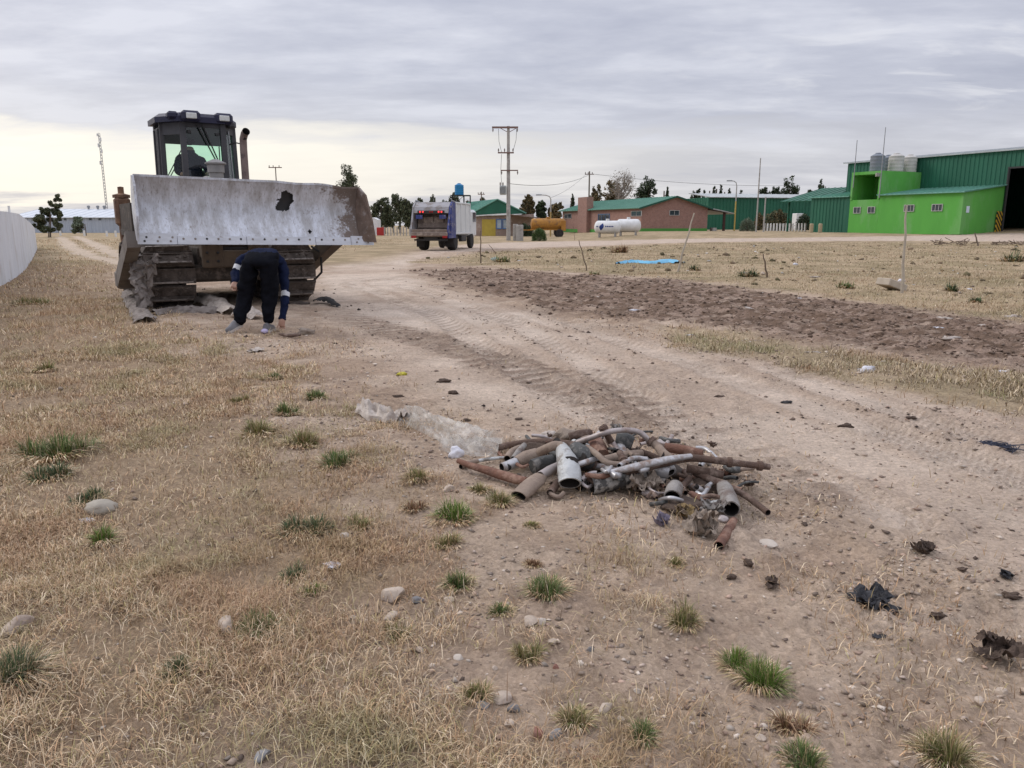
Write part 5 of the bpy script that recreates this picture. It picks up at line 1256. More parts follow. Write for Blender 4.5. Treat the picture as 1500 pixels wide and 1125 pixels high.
NAVY = mat('cab_roof_paint', (0.022, 0.022, 0.05), (0.016, 0.016, 0.035), 3, .5, c3=(0.07, 0.065, 0.07), sc3=3, thr=(.55, .8))
LENS = mat('lamp_lens', (0.62, 0.62, 0.58), (0.5, 0.5, 0.47), 20, .15, spec=.6)
CGLASS = glass('green_glass', (0.60, 0.83, 0.74), .06)
REARG = glass('tinted_rear_glass', (0.74, 0.92, 0.84), .02)
CLEAR = glass('clear_glass', (0.85, 0.92, 0.88), .02)
# worn blade: bright bare steel, scratched, rust towards its photo-right end
BLADE, nb, bsb = bs('worn_blade_steel')
t_ = N(nb, 'ShaderNodeTexCoord'); sp_ = N(nb, 'ShaderNodeSeparateXYZ', i0=t_.outputs['Object'])
mpb = N(nb, 'ShaderNodeMapping', i0=t_.outputs['Object']); mpb.inputs['Scale'].default_value = (2.6, 1, .9); mpb.inputs['Rotation'].default_value = (0, R(14), 0)
na = N(nb, 'ShaderNodeTexNoise', Vector=mpb.outputs[0], Scale=2.2, Detail=9.0, Roughness=.68)
ns = N(nb, 'ShaderNodeTexNoise', Vector=mpb.outputs[0], Scale=16.0, Detail=7.0, Roughness=.72)
cbl = mixc(nb, ramp(nb, na.outputs[0], [(.40, 0.0), (.60, 1.0)]), (0.58, 0.60, 0.65), (0.37, 0.365, 0.37))
cbl = mixc(nb, ramp(nb, ns.outputs[0], [(.53, 0.0), (.68, .75)]), cbl, (0.20, 0.17, 0.15))
nr = N(nb, 'ShaderNodeTexNoise', Vector=t_.outputs['Object'], Scale=3.4, Detail=9.0, Roughness=.72)
nr2 = N(nb, 'ShaderNodeTexNoise', Vector=t_.outputs['Object'], Scale=26.0, Detail=6.0, Roughness=.75)
edge = mth(nb, 'ADD', mth(nb, 'MULTIPLY', mth(nb, 'MAXIMUM', mth(nb, 'SUBTRACT', sp_.outputs[0], 1.25), 0.0), .24), mth(nb, 'MULTIPLY', mth(nb, 'MAXIMUM', mth(nb, 'SUBTRACT', sp_.outputs[2], 1.80), 0.0), mth(nb, 'MULTIPLY', mth(nb, 'MAXIMUM', mth(nb, 'SUBTRACT', sp_.outputs[0], .5), 0.0), .32)))
rf = mth(nb, 'ADD', mth(nb, 'ADD', mth(nb, 'MULTIPLY', nr.outputs[0], .62), mth(nb, 'MULTIPLY', nr2.outputs[0], .38)), edge)
cbl = mixc(nb, ramp(nb, rf, [(.585, 0.0), (.66, .92)]), cbl, mixc(nb, nr2.outputs[0], (0.10, 0.07, 0.05), (0.22, 0.165, 0.13)))
nb.links.new(cbl, bsb.inputs['Base Color'])
nb.links.new(mth(nb, 'ADD', mth(nb, 'MULTIPLY', ramp(nb, rf, [(.60, 0.0), (.70, 1.0)]), .4), .40), bsb.inputs['Roughness'])
bsb.inputs['Metallic'].default_value = .25
bpn = N(nb, 'ShaderNodeBump', Strength=.35, Distance=.02, Height=na.outputs[0]); nb.links.new(bpn.outputs[0], bsb.inputs['Normal'])
EDGE_M = mat('polished_edge_steel', (0.62, 0.64, 0.68), (0.50, 0.51, 0.54), 5, .42, .3, c3=(0.30, 0.27, 0.25), sc3=7, thr=(.60, .74), stretch=(1, 1, 3))

DO = G(350, 449); YAW = R(33)
dz = empty('bulldozer', (DO.x, DO.y, 0.0), YAW, 'muddy tracked bulldozer with raised battered steel blade and dark cab', 'bulldozer')
# --- tracks
WORN_LIT = mat('worn_lit_grouser_edge', (0.34, 0.30, 0.27), (0.22, 0.19, 0.165), 14, .6, .3, c3=(0.12, 0.095, 0.08), sc3=9)  # polished wear, with the lit edge highlight put into its colour
def shoe_mesh(seed):
    mb = MB(); W = .80
    mb.box((0, 0, .008), (W, .262, .03))
    def top(u, v):
        x, y = (u - .5) * W, (v - .5) * .26; e = min(u, 1 - u, v, 1 - v)
        return Vector((x, y, .024 + (0 if e <= 0 else .075 * max(0, float(fbm(np.array(x * 9 + seed * 5), np.array(y * 9), seed, 4)) - .38))))
    mb.grid(top, 20, 7)
    mb.box((0, .100, .065), (W - .012, .034, .10), taper=.85); mb.k = 1; mb.box((0, .100, .118), (W - .12, .030, .010)); mb.k = 0; mb.box((0, -.118, .036), (W * .98, .02, .03))
    for x in (-.2, .2): mb.box((x, 0, -.05), (.09, .24, .10))
    for x in (-.26, -.14, .14, .26):
        for y in (-.05, .03): mb.lathe((x, y, .03), [(.022, 0), (.022, .03)], 6)
    o = mb.build('track_shoe', [SHOE, WORN_LIT], smooth=True, ang=30); me = o.data; bpy.data.objects.remove(o); return me
SMS = [shoe_mesh(k) for k in range(4)]
def track(xc):
    tr = MB(); y0, y1, zc, r = .56, 3.15, .575, .475
    tr.box((xc, (y0 + y1) / 2, .42), (.34, y1 - y0 - .5, .34)); tr.box((xc, (y0 + y1) / 2, .78), (.22, y1 - y0 - .8, .12))
    T = tr.build('track', MUD, dz)
    MB().lathe((xc, y0, zc), [(.1, -.18), (.40, -.16), (.44, -.06), (.44, .06), (.40, .16), (.1, .18)], 24, (1, 0, 0)).build('idler', MUD, T, smooth=True)
    sp = MB(); sp.lathe((xc, y1, zc), [(.12, -.3), (.34, -.2), (.40, -.06), (.40, .06), (.34, .2), (.12, .3)], 24, (1, 0, 0))
    for i in range(14):
        a = 2 * math.pi * i / 14; sp.box((xc, y1 + .42 * math.cos(a), zc + .42 * math.sin(a)), (.09, .07, .07))
    sp.build('sprocket', MUD, T, smooth=True)
    for i in range(6): MB().lathe((xc, y0 + .45 + i * .34, .22), [(.05, -.2), (.13, -.19), (.13, -.1), (.10, -.08), (.10, .08), (.13, .1), (.13, .19), (.05, .2)], 14, (1, 0, 0)).build('roller', MUD, T, smooth=True)
    L = y1 - y0; per = 2 * L + 2 * math.pi * r; n = 29
    for i in range(n):
        s = (i + .35) / n * per
        if s < L: y, z, ty, tz, ny, nz = y0 + s, zc - r, 1, 0, 0, -1
        elif s < L + math.pi * r:
            a = (s - L) / r - math.pi / 2; y, z = y1 + r * math.cos(a), zc + r * math.sin(a); ny, nz = math.cos(a), math.sin(a); ty, tz = -nz, ny
        elif s < 2 * L + math.pi * r: q = s - L - math.pi * r; y, z, ty, tz, ny, nz = y1 - q, zc + r, -1, 0, 0, 1
        else:
            a = (s - 2 * L - math.pi * r) / r + math.pi / 2; y, z = y0 + r * math.cos(a), zc + r * math.sin(a); ny, nz = math.cos(a), math.sin(a); ty, tz = -nz, ny
        o = bpy.data.objects.new('track_shoe', SMS[i % 4]); COL.objects.link(o); o.parent = T
        o.matrix_local = Matrix(((1, 0, 0, xc), (0, ty, ny, y), (0, tz, nz, z), (0, 0, 0, 1))) @ Matrix.Rotation(R(random.uniform(-1.5, 1.5)), 4, 'Y')
track(-1.08); track(1.08)
# mud packed on the track fronts
def lump(name, c, r, m, seed, parent=None, k=.5):
    bm = bmesh.new(); bmesh.ops.create_icosphere(bm, subdivisions=3, radius=1)
    for v in bm.verts:
        c0 = v.co; n_ = float(fbm(np.array(c0.x * 2.3 + seed), np.array(c0.y * 2.3 + c0.z * 1.9 + seed), seed, 4)); v.co = Vector((c0.x * r[0], c0.y * r[1], c0.z * r[2])) * (1 + k * (n_ - .5) * 2)
    me = bpy.data.meshes.new(name); bm.to_mesh(me); bm.free(); me.materials.append(m); me.polygons.foreach_set('use_smooth', [True] * len(me.polygons))
    return link(name, me, parent, c)
# --- belly, frame, hood
mb = MB(); mb.rbox((0, 1.9, .78), (1.18, 3.4, .62), .05); mb.build('main_frame', MUD, dz)
mb = MB(); mb.rbox((0, .95, 1.36), (1.12, 1.9, 1.05), .06); mb.rbox((0, 1.0, 1.98), (.98, 1.9, .22), .08); mb.build('hood', OCHRE, dz)
mb = MB(); mb.rbox((-.40, -.06, 1.16), (.36, .10, .90), .02); mb.rbox((.40, -.06, 1.16), (.36, .10, .90), .02); mb.rbox((0, -.05, .86), (.5, .08, .3), .02)
g = mb.build('radiator_guard', OCHRE, dz)
for x in (-.5, -.32, .32, .5):
    for i in range(5): MB().lathe((x, -.115, .82 + i * .15), [(.024, 0), (.024, .022), (.015, .03)], 6, (0, -1, 0)).build('bolt', DARKV, g)
mb = MB()
for i in range(9): mb.box((0, -.02, .95 + i * .09), (.46, .03, .05))
mb.build('grille', DARKV, dz)
mb = MB(); mb.rbox((0, .3, .60), (1.5, .32, .30), .05); mb.rbox((0, 2.3, .55), (2.1, .3, .26), .05); mb.build('cross_beam', MUD, dz)
for xs in (-1, 1):
    mb = MB(); mb.prism([(xs * .62, 1.5, 1.18), (xs * 1.42, 1.5, 1.18), (xs * 1.42, 3.4, 1.30), (xs * .62, 3.4, 1.30)], (0, 0, .06)); mb.prism([(xs * .95, 2.2, 1.24), (xs * 1.35, 2.2, 1.24), (xs * 1.35, 3.9, 1.24), (xs * .95, 3.9, 1.24)], (0, 0, .62)); mb.build('fender', MUD, dz)
mb = MB(); mb.rbox((0, 3.6, 1.5), (1.9, .9, .95), .08); mb.build('rear_tank', OCHRE, dz)
# --- precleaner, filler, exhaust
pc = MB(); pc.lathe((0.06, 1.25, 2.05), [(.13, 0), (.13, .35), (.15, .36), (.155, .50), (.19, .51), (.195, .535), (.05, .60)], 22); pc.build('precleaner', mat('precleaner_grey', (0.30, 0.285, 0.27), (0.23, 0.22, 0.21), 6, .7), dz, smooth=True)
MB().lathe((-.16, 1.05, 2.06), [(.1, 0), (.1, .2), (.07, .25), (.02, .27)], 14).build('filler_cap', mat('cap_grey', (0.33, 0.31, 0.29), None, 6, .7), dz, smooth=True)
ex = MB(); ex.tube([(.69, 1.62, 1.6), (.69, 1.62, 2.9), (.69, 1.60, 3.08), (.70, 1.52, 3.17), (.71, 1.42, 3.21)], [.072, .07, .07, .07, .074], 16, True, False)
ex.k = 1; ex.tube([(.71, 1.42, 3.21), (.70, 1.5, 3.18), (.695, 1.57, 3.1)], [.064, .06, .06], 14, False, True)
ex.build('exhaust_stack', [mat('exhaust_brown', (0.25, 0.19, 0.165), (0.17, 0.125, 0.11), 6, .75, c3=(0.06, 0.05, 0.045), sc3=3, thr=(.55, .7)), DARKV], dz, smooth=True)
mb = MB(); mb.tube([(.72, 1.62, 2.98), (.58, 1.75, 3.02), (.52, 2.0, 3.0)], .014, 6); mb.build('stack_bracket', DARKV, dz)
# --- cab: hexagonal plan
CP = [(-.38, 2.0), (.38, 2.0), (.69, 2.45), (.69, 3.0), (-.69, 3.0), (-.69, 2.45)]
z0c, z1c = 1.75, 3.37
def ct(p, z): k = (z - z0c) / (z1c - z0c); return Vector((p[0] * (1 - .03 * k) + .04, 2.6 + (p[1] - 2.6) * (1 - .02 * k), z))
cab = MB(); cab.prism([ct(p, z0c - .25) for p in CP], (0, 0, .27))
CAB = cab.build('cab', CABG, dz)
for p, wd in zip(CP, (.10, .10, .09, .12, .12, .09)): MB().beam(ct(p, z0c), ct(p, z1c), wd, wd).build('pillar', CABG, CAB)
mb = MB(); mb.beam(ct((-.72, 2.52), z0c), ct((-.72, 2.52), z1c - .1), .05, .10); mb.beam(ct((-.72, 2.7), z0c), ct((-.72, 2.7), z1c - .1), .05, .08); mb.beam(ct((-.72, 2.88), z0c), ct((-.72, 2.88), z1c - .1), .05, .12); mb.beam(ct((-.72, 2.52), z1c - .12), ct((-.72, 2.95), z1c - .12), .05, .1); mb.build('side_door', CABG, CAB)
mb = MB()
for a, b, h in ((4, 3, .32), (0, 1, .08), (1, 2, .16), (5, 0, .22)):
    A_, B_ = ct(CP[a], z1c), ct(CP[b], z1c); mb.beam(A_ - Vector((0, 0, h / 2)), B_ - Vector((0, 0, h / 2)), .05, h, (0, 0, 1))
mb.build('header', CABG, CAB)
def pane(a, b, zl, zh, m, name='pane', ins=.04):
    A_, B_ = Vector(a), Vector(b); t = (B_ - A_).normalized()
    p0, p1 = A_ + t * ins, B_ - t * ins
    MB().add([ct(p0, zl), ct(p1, zl), ct(p1, zh), ct(p0, zh)], [(0, 1, 2, 3)]).build(name, m, CAB)
pane(CP[0], CP[1], z0c, z1c - .05, CGLASS, 'windscreen'); pane(CP[1], CP[2], z0c, z1c - .1, CGLASS, 'door_pane'); pane(CP[4], CP[3], z0c, z1c - .30, REARG, 'rear_pane'); pane(CP[2], CP[3], z0c, z1c - .1, CGLASS, 'side_pane'); pane(CP[5], CP[0], z0c, z1c - .2, CLEAR, 'door_pane')
ring = [(-.43, 1.86), (.43, 1.86), (.76, 2.34), (.77, 3.1), (-.77, 3.1), (-.76, 2.34)]
rb = MB(); rb.prism([Vector((x, y, z1c)) for x, y in ring], (0, 0, .10)); rb.build('roof', NAVY, CAB)
r2 = MB()
lo = [Vector((x, y, z1c + .10)) for x, y in ring]; hi = [Vector((x * .88, 2.55 + (y - 2.55) * .88, z1c + .17)) for x, y in ring]
r2.add(lo + hi, [(i, (i + 1) % 6, 6 + (i + 1) % 6, 6 + i) for i in range(6)] + [tuple(range(6, 12))]); r2.build('roof_cap', NAVY, CAB)
for x, y, rz in ((-.20, 1.84, 0), (.42, 1.92, 0)):
    pod = MB(); pod.rbox((x, y + .06, z1c + .10), (.34, .30, .20), .045); pod = pod.build('lamp_pod', NAVY, CAB)
    MB().rbox((x, y - .095, z1c + .10), (.19, .03, .105), .012).build('headlight', LENS, pod)
pod = MB().rbox((-.50, 2.0, z1c + .11), (.2, .24, .14), .04).build('lamp_pod', NAVY, CAB)
pod = MB().rbox((.60, 2.12, z1c + .02), (.16, .16, .14), .04).build('lamp_pod', CABG, CAB)
for (xa, xb) in ((-.08, .26), (.02, .30)):
    MB().beam((xa, 1.955, 3.36), (xb, 1.965, 2.62), .022, .022).build('wiper', DARKV, CAB)
MB().beam((.31, 1.96, 2.95), (.30, 1.965, 2.2), .018, .018).build('wiper_blade', DARKV, CAB)
for x, y in ((.46, 2.0), (.57, 2.16)): MB().tube([ct((x, y), z0c), ct((x - .05, y - .03), z1c - .1)], .018, 8).build('grab_rail', STEEL, CAB)
MB().box((.30, 1.97, 3.18), (.07, .03, .05)).build('mirror', DARKV, CAB); MB().box((-.22, 1.97, 3.2), (.07, .03, .05)).build('mirror', DARKV, CAB)
# rear window wiper and bars seen through the cab
mb = MB(); mb.beam((-.62, 2.95, 2.95), (-.40, 2.95, 1.9), .02, .02); mb.beam((-.50, 2.95, 2.42), (-.2, 2.95, 2.95), .018, .018); mb.beam((-.45, 2.95, 2.42), (-.14, 2.95, 2.95), .018, .018); mb.build('rear_wiper', DARKV, CAB)
mb = MB(); mb.rbox((-.02, 2.68, 2.02), (.5, .46, .12), .05); mb.rbox((-.02, 2.88, 2.3), (.48, .10, .5), .05); mb.box((-.02, 2.7, 1.85), (.3, .3, .3)); mb.build('seat', DARKV, CAB)
mb = MB(); mb.tube([(-.30, 2.62, 1.7), (-.30, 2.6, 2.02)], .02, 8); mb.lathe((-.30, 2.6, 2.0), [(.03, 0), (.045, .04), (.03, .09)], 10); mb.build('lever', DARKV, CAB)
# --- blade (rolled a little, right end lower)
BR = Matrix.Rotation(R(1.0), 3, 'Y')
def bl(x, y, z): v = BR @ Vector((x, 0, z - 1.65)); return Vector((v.x + .17, y, v.z + 1.65))
BW = 1.83
def prof(v):   # v 0 bottom .. 1 top
    z = 1.19 + .98 * v; y = -.98 + .30 * (1 - (2 * v - 1) ** 2) * .62 + .10 * v; return y, z
def topcut(x): return 0.0 - .028 * max(0, x - .4) + .012 * math.sin(x * 7) * max(0, x)
def fb(u, v, back=0.0):
    x = (u * 2 - 1) * BW; y, z = prof(v); z += topcut(x) * v
    y += .010 * (float(fbm(np.array(x * 2.0), np.array(z * 2.0), 7)) - .5) * 4 * (1 if back == 0 else 0)
    return bl(x, y + back, z)
def keep(u, v):
    x = (u * 2 - 1) * BW; z = 1.19 + .98 * v
    dx, dz_ = (x - .55), (z - 1.86)
    a = math.atan2(dz_, dx); rr = .115 * (.62 + .85 * float(vn(np.array(a * 1.6 + 10), np.array(1.5), 3)) + .35 * float(vn(np.array(a * 6.0 + 30), np.array(4.5), 5)))
    if math.hypot(dx - .25 * dz_, dz_ * .95) < rr + .02 * math.sin(a * 2 - .8): return False
    if math.hypot(x - .93, z - 1.35) < .034: return False
    return True
mb = MB(); mb.grid(fb, 230, 64, keep)
bd = mb.build('blade', BLADE, dz, smooth=True, ang=60)
mb = MB(); mb.grid(lambda u, v: fb(u, v, .09), 60, 12); mb.build('blade_back', DARKV, bd, smooth=True, ang=60)
mb = MB(); y_, z_t = prof(1.0)
for i in range(30):
    x0_, x1_ = -BW + i * 2 * BW / 30, -BW + (i + 1) * 2 * BW / 30
    mb.beam(bl(x0_, y_ + .05, z_t + topcut(x0_)), bl(x1_, y_ + .05, z_t + topcut(x1_)), .10, .035, (0, 0, 1))
mb.build('top_rail', BLADE, bd)
# end plates
MUDR = mat('mud_rust_plate', (0.20, 0.145, 0.115), (0.13, 0.095, 0.075), 5, .85, bump=.4, bsc=14, c3=(0.34, 0.30, 0.28), sc3=6, thr=(.58, .72))
for xs in (-1, 1):
    ring = []
    for i in range(9): y, z = prof(i / 8); ring.append(bl(xs * BW, y + .02, z + topcut(xs * BW) * i / 8))
    fr = [bl(xs * (BW + (.20 if xs > 0 else .015)), -1.02 - (.12 if xs > 0 else .10), 1.17), bl(xs * (BW + (.13 if xs > 0 else .0)), -1.0 - .16, 1.55), bl(xs * (BW + (.06 if xs > 0 else 0)), -1.0 - .06, 2.0), bl(xs * BW, -.93, 2.16 + topcut(xs * BW))]
    mb = MB(); vs = ring + list(reversed(fr)); n = len(ring)
    mb.prism(vs, (xs * .035, 0, 0)); mb.build('end_plate', MUDR if xs > 0 else BLADE, bd)
# cutting edge plates
BOLT = mat('worn_bolt', (0.30, 0.27, 0.25), (0.2, 0.17, 0.15), 20, .6, .3)
segs = [(-BW - .02, -1.28, .17), (-1.272, -.20, .135), (-.192, .98, .135), (.988, BW - .20, .135), (BW - .192, BW + .24, .16)]
for k, (x0_, x1_, h) in enumerate(segs):
    mb = MB(); e = []
    for x in (x0_, x1_): e.append([bl(x, -1.005, 1.12), bl(x, -.985 + .0, 1.12 + h), bl(x, -.955, 1.12 + h), bl(x, -.955, 1.12)])
    mb.add(e[0] + e[1], [(0, 1, 2, 3), (7, 6, 5, 4), (0, 4, 5, 1), (1, 5, 6, 2), (2, 6, 7, 3), (3, 7, 4, 0)])
    ce = mb.build('cutting_edge', EDGE_M, bd)
    n = max(2, int((x1_ - x0_) / .17))
    for i in range(n):
        x = x0_ + (x1_ - x0_) * (i + .5) / n
        for dz2 in ((.05, .11) if k in (0, 4) else (.09,)):
            p = bl(x + (.03 if dz2 > .1 else 0), -1.004 + .02 * (dz2 / .14), 1.12 + dz2); MB().lathe(p, [(.019, 0), (.017, .010), (.006, .011)], 7, (0, -1, .1)).build('bolt', BOLT if (i * 7 + k) % 3 else DARKV, ce)
mb = MB()
for x in (-1.4, -.5, .15, 1.4): mb.prism([bl(x - .03, -.70, 1.2), bl(x - .03, -.40, 1.3), bl(x - .03, -.42, 1.9), bl(x - .03, -.72, 2.1)], (.06, 0, 0))
mb.beam(bl(-1.7, -.56, 1.32), bl(1.7, -.56, 1.32), .26, .22, (0, 0, 1)); mb.build('back_ribs', MUD, bd)
# push arms outside the tracks
for xs in (-1, 1):
    mb = MB(); mb.beam((xs * 1.70, -.55, 1.22), (xs * 1.66, 1.75, .42), .20, .27, (0, 0, 1)); mb.rbox((xs * 1.60, 1.75, .45), (.34, .34, .34), .05)
    mb.build('push_arm', mat('arm_steel', (0.20, 0.18, 0.16), (0.155, 0.125, 0.105), 3, .8, c3=(0.09, 0.07, 0.06), sc3=3, thr=(.52, .68), bump=.3, bsc=14) if xs < 0 else OCHRE, dz)
    MB().tube([(xs * 1.25, -.55, 1.75), (xs * .55, .9, 1.35)], [.055, .075], 12).build('lift_cylinder', STEEL, dz, smooth=True)
# rusty ripper housing at the rear, seen left of the blade
mb = MB(); mb.rbox((-1.27, 4.0, 1.72), (.30, .34, .60), .06); mb.lathe((-1.27, 4.0, 2.0), [(.17, 0), (.17, .06), (.06, .09), (.06, .22), (.02, .23)], 14); mb.tube([(-1.27, 4.0, 1.45), (-1.27, 4.0, 1.0)], .10, 10); mb.build('ripper_housing', RUSTB, dz)
mb = MB(); mb.beam((-1.2, 3.7, 1.0), (1.2, 3.7, 1.0), .24, .28, (0, 0, 1)); mb.beam((-1.2, 4.2, .9), (1.2, 4.2, .9), .2, .22, (0, 0, 1)); mb.build('ripper_beam', MUD, dz)
for x in (-.7, .7): MB().prism([(x - .04, 4.1, .3), (x - .04, 4.35, .35), (x - .04, 4.35, 1.6), (x - .04, 4.1, 1.6)], (.08, 0, 0)).build('ripper_shank', MUD, dz)
MB().tube([(1.46, .2, 1.05), (1.62, .12, .92), (1.64, .2, .55), (1.5, .35, .36)], .022, 8).build('hose', DARKV, dz)
def dzw(x, y, z): return Matrix.Translation(dz.location) @ Matrix.Rotation(YAW, 4, 'Z') @ Vector((x, y, z))

# rags, netting and mud caught in the tracks
RAG = mat('muddy_rag', (0.27, 0.235, 0.21), (0.19, 0.16, 0.14), 9, .95, bump=.7, bsc=30, c3=(0.13, 0.105, 0.09), sc3=6)
PLAST = mat('dirty_plastic', (0.52, 0.46, 0.40), (0.38, 0.32, 0.27), 8, .6, bump=.5, bsc=30, c3=(0.27, 0.22, 0.18), sc3=5)
def strip(name, pts, wds, m, seed, crumple=.10, nv=10, label=None, cat=None, group=None):
    """a crumpled cloth strip following pts"""
    pts = [Vector(p) for p in pts]; o0 = pts[0].copy(); n = 34
    def f(u, v):
        t = u * (len(pts) - 1); i = min(int(t), len(pts) - 2); k = t - i
        a = pts[max(i - 1, 0)]; b = pts[i]; c = pts[i + 1]; d = pts[min(i + 2, len(pts) - 1)]
        p = .5 * ((2 * b) + (c - a) * k + (2 * a - 5 * b + 4 * c - d) * k * k + (3 * b - a - 3 * c + d) * k ** 3)
        tt = (c - b).normalized(); s_ = tt.cross(Vector((0, -.25, 1))).normalized(); up = s_.cross(tt)
        w_ = wds[i] * (1 - k) + wds[i + 1] * k; x = (v - .5)
        q = p + s_ * x * w_ + up * (.25 * w_ * math.cos(x * math.pi))
        nn = [float(fbm(np.array(q.x * 13 + seed), np.array(q.y * 13 + q.z * 9 + j * 31), seed + j, 4)) - .5 for j in range(3)]
        return q + Vector(nn) * crumple * 2 - o0
    mb = MB(); mb.grid(f, n, nv); o = mb.build(name, m, smooth=True, loc=o0, ang=50)
    if label: tag(o, label, cat, group)
    return o
strip('rag', [dzw(-1.56, .35, .95), dzw(-1.60, .05, .70), dzw(-1.62, -.15, .36), dzw(-1.55, -.32, .10)], [.20, .22, .2, .24], RAG, 2, label='grey muddy rag hanging down the outer side of the left track', cat='rag')
strip('rag', [dzw(-1.30, -.05, .95), dzw(-1.42, -.12, .75), dzw(-1.46, -.12, .5), dzw(-1.46, -.1, .3)], [.12, .2, .18, .1], RAG, 5, label='stiff brown rag hooked on the left track front', cat='rag')
strip('net', [on(186, 437, .1), on(195, 448, .06), on(204, 462, .05), on(214, 474, .03)], [.22, .26, .28, .32], RAG, 8, .06, label='tangle of grey netting trailing left of the left track', cat='net')
strip('plastic_sheet', [on(276, 447, .05), on(298, 446, .10), on(318, 452, .06), on(340, 462, .03)], [.22, .4, .4, .3], PLAST, 11, .07, label='muddy crumpled plastic on the ground between the tracks', cat='plastic')
strip('plastic_sheet', [on(225, 462, .02), on(255, 458, .03), on(290, 458, .03), on(320, 458, .03)], [.2, .3, .3, .2], RAG, 14, .05, label='flattened dirty sheet in front of the left track', cat='plastic')
strip('plastic_sheet', [on(345, 466, .03), on(362, 463, .06), on(378, 468, .03)], [.2, .32, .2], PLAST, 17, .05, label='pale crumpled plastic between the legs of the worker', cat='plastic')
strip('tyre_scrap', [on(462, 447, .06), on(474, 444, .07), on(486, 448, .05), on(497, 451, .02)], [.12, .2, .16, .08], RUB, 19, .04, label='black rubber scrap right of the right track', cat='rubber scrap')
for k, (px, py, s, lb) in enumerate([(250, 452, .17, 'mud heap under the front of the left track'), (215, 456, .14, 'mud clod beside the netting'), (300, 440, .15, 'pale mud heap between the tracks'), (438, 446, .14, 'mud heap under the right track')]):
    o = lump('mud_clod', on(px, py, .0), (s * 1.5, s, s * .35), MUD if k != 2 else RAG, 30 + k, None, .35); tag(o, lb, 'mud clod')

# =================================================================== PEOPLE
SKIN = mat('skin', (0.44, 0.26, 0.19), (0.38, 0.22, 0.16), 14, .55)
JKT = mat('navy_jacket', (0.011, 0.016, 0.042), (0.008, 0.011, 0.028), 9, .9, bump=.6, bsc=14, spec=.06)
TRS = mat('black_trousers', (0.006, 0.0065, 0.009), (0.009, 0.0095, 0.013), 9, .95, bump=.6, bsc=14, spec=.04)
BAND = mat('reflective_band', (0.60, 0.61, 0.62), (0.5, 0.5, 0.52), 20, .5)
HAIR = mat('dark_hair', (0.02, 0.015, 0.012), None, 30, .7)
SOLE = mat('shoe_sole', (0.50, 0.45, 0.40), (0.40, 0.35, 0.31), 12, .8)
SHOEM = mat('grey_shoe', (0.19, 0.185, 0.19), (0.13, 0.125, 0.13), 12, .7)
def skin_body(name, V, E, rad, root, classify, mats, parent, loops=3):
    me = bpy.data.meshes.new(name); me.from_pydata([tuple(v) for v in V], E, [])
    o = bpy.data.objects.new(name, me); COL.objects.link(o)
    sk = o.modifiers.new('skin', 'SKIN'); sk.use_smooth_shade = True
    if not me.skin_vertices:
        bm = bmesh.new(); bm.from_mesh(me); bm.verts.layers.skin.verify(); bm.to_mesh(me); bm.free()
    for i, sv in enumerate(me.skin_vertices[0].data):
        r = rad[i]; sv.radius = r if isinstance(r, tuple) else (r, r); sv.use_root = (i == root)
    sb = o.modifiers.new('sub', 'SUBSURF'); sb.levels = loops; sb.render_levels = loops
    dg = bpy.context.evaluated_depsgraph_get(); m2 = bpy.data.meshes.new_from_object(o.evaluated_get(dg))
    bpy.data.objects.remove(o)
    for m in mats: m2.materials.append(m)
    seg = [(Vector(V[a]), Vector(V[b]), (a, b)) for a, b in E]
    def rr_(e, t):
        a, b = (x if not isinstance(x, tuple) else max(x) for x in (rad[e[0]], rad[e[1]])); return a * (1 - t) + b * t
    for f in m2.polygons:
        c = f.center; best = None
        for A_, B_, e in seg:
            d = B_ - A_; t = max(0, min(1, (c - A_).dot(d) / max(d.length_squared, 1e-9))); q = (c - A_ - d * t).length - rr_(e, t)
            if best is None or q < best[0]: best = (q, e, t)
        f.material_index = classify(best[1], best[2], c); f.use_smooth = True
    m2.name = name
    co = np.empty(len(m2.vertices) * 3); m2.vertices.foreach_get('co', co); co = co.reshape(-1, 3); no = np.empty(len(m2.vertices) * 3); m2.vertex_normals.foreach_get('vector', no); no = no.reshape(-1, 3)
    k_ = np.ones(len(co)); 
    for f in m2.polygons:
        if f.material_index in (1, 3): k_[list(f.vertices)] = 0.1
    fold = fbm(co[:, 0] * 9 + co[:, 1] * 4, co[:, 2] * 13 - co[:, 1] * 6, 5, 3) - .5
    co += no * (fold * .062 * k_)[:, None]; m2.vertices.foreach_set('co', co.ravel()); m2.update()
    return link(name, m2, parent)
# worker bending away from the camera, right hand on the ground
wo = G(380, 487); wk = empty('person', (wo.x, wo.y, gz(wo.x, wo.y)), R(6), 'worker in navy jacket and black trousers bending to the ground before the bulldozer', 'person')
V = [(.06, 0, .98), (-.06, .0, .93), (.19, .0, .93), (-.17, .09, .50), (-.265, -.07, .10), (.16, .06, .49), (.13, -.06, .11),      # 0 pelvis 1 lhip 2 rhip 3 lknee 4 lankle 5 rknee 6 rankle
     (.05, .26, 1.03), (.05, .50, .93), (.06, .66, .80), (.07, .76, .68),                                                    # 7 waist 8 chest 9 neck 10 head
     (-.25, .40, .96), (-.33, .30, .74), (-.30, .10, .66), (-.29, .04, .63),                                                # 11 lsh 12 lelb 13 lwrist 14 lhand
     (.28, .46, .88), (.34, .26, .52), (.31, .05, .17), (.305, .02, .10),                                                    # 15 rsh 16 relb 17 rwrist 18 rhand
     ]                                                                                    # 19 ltoe 20 rtoe
E = [(0, 1), (0, 2), (1, 3), (3, 4), (2, 5), (5, 6), (0, 7), (7, 8), (8, 9), (9, 10), (8, 11), (11, 12), (12, 13), (13, 14), (8, 15), (15, 16), (16, 17), (17, 18)]
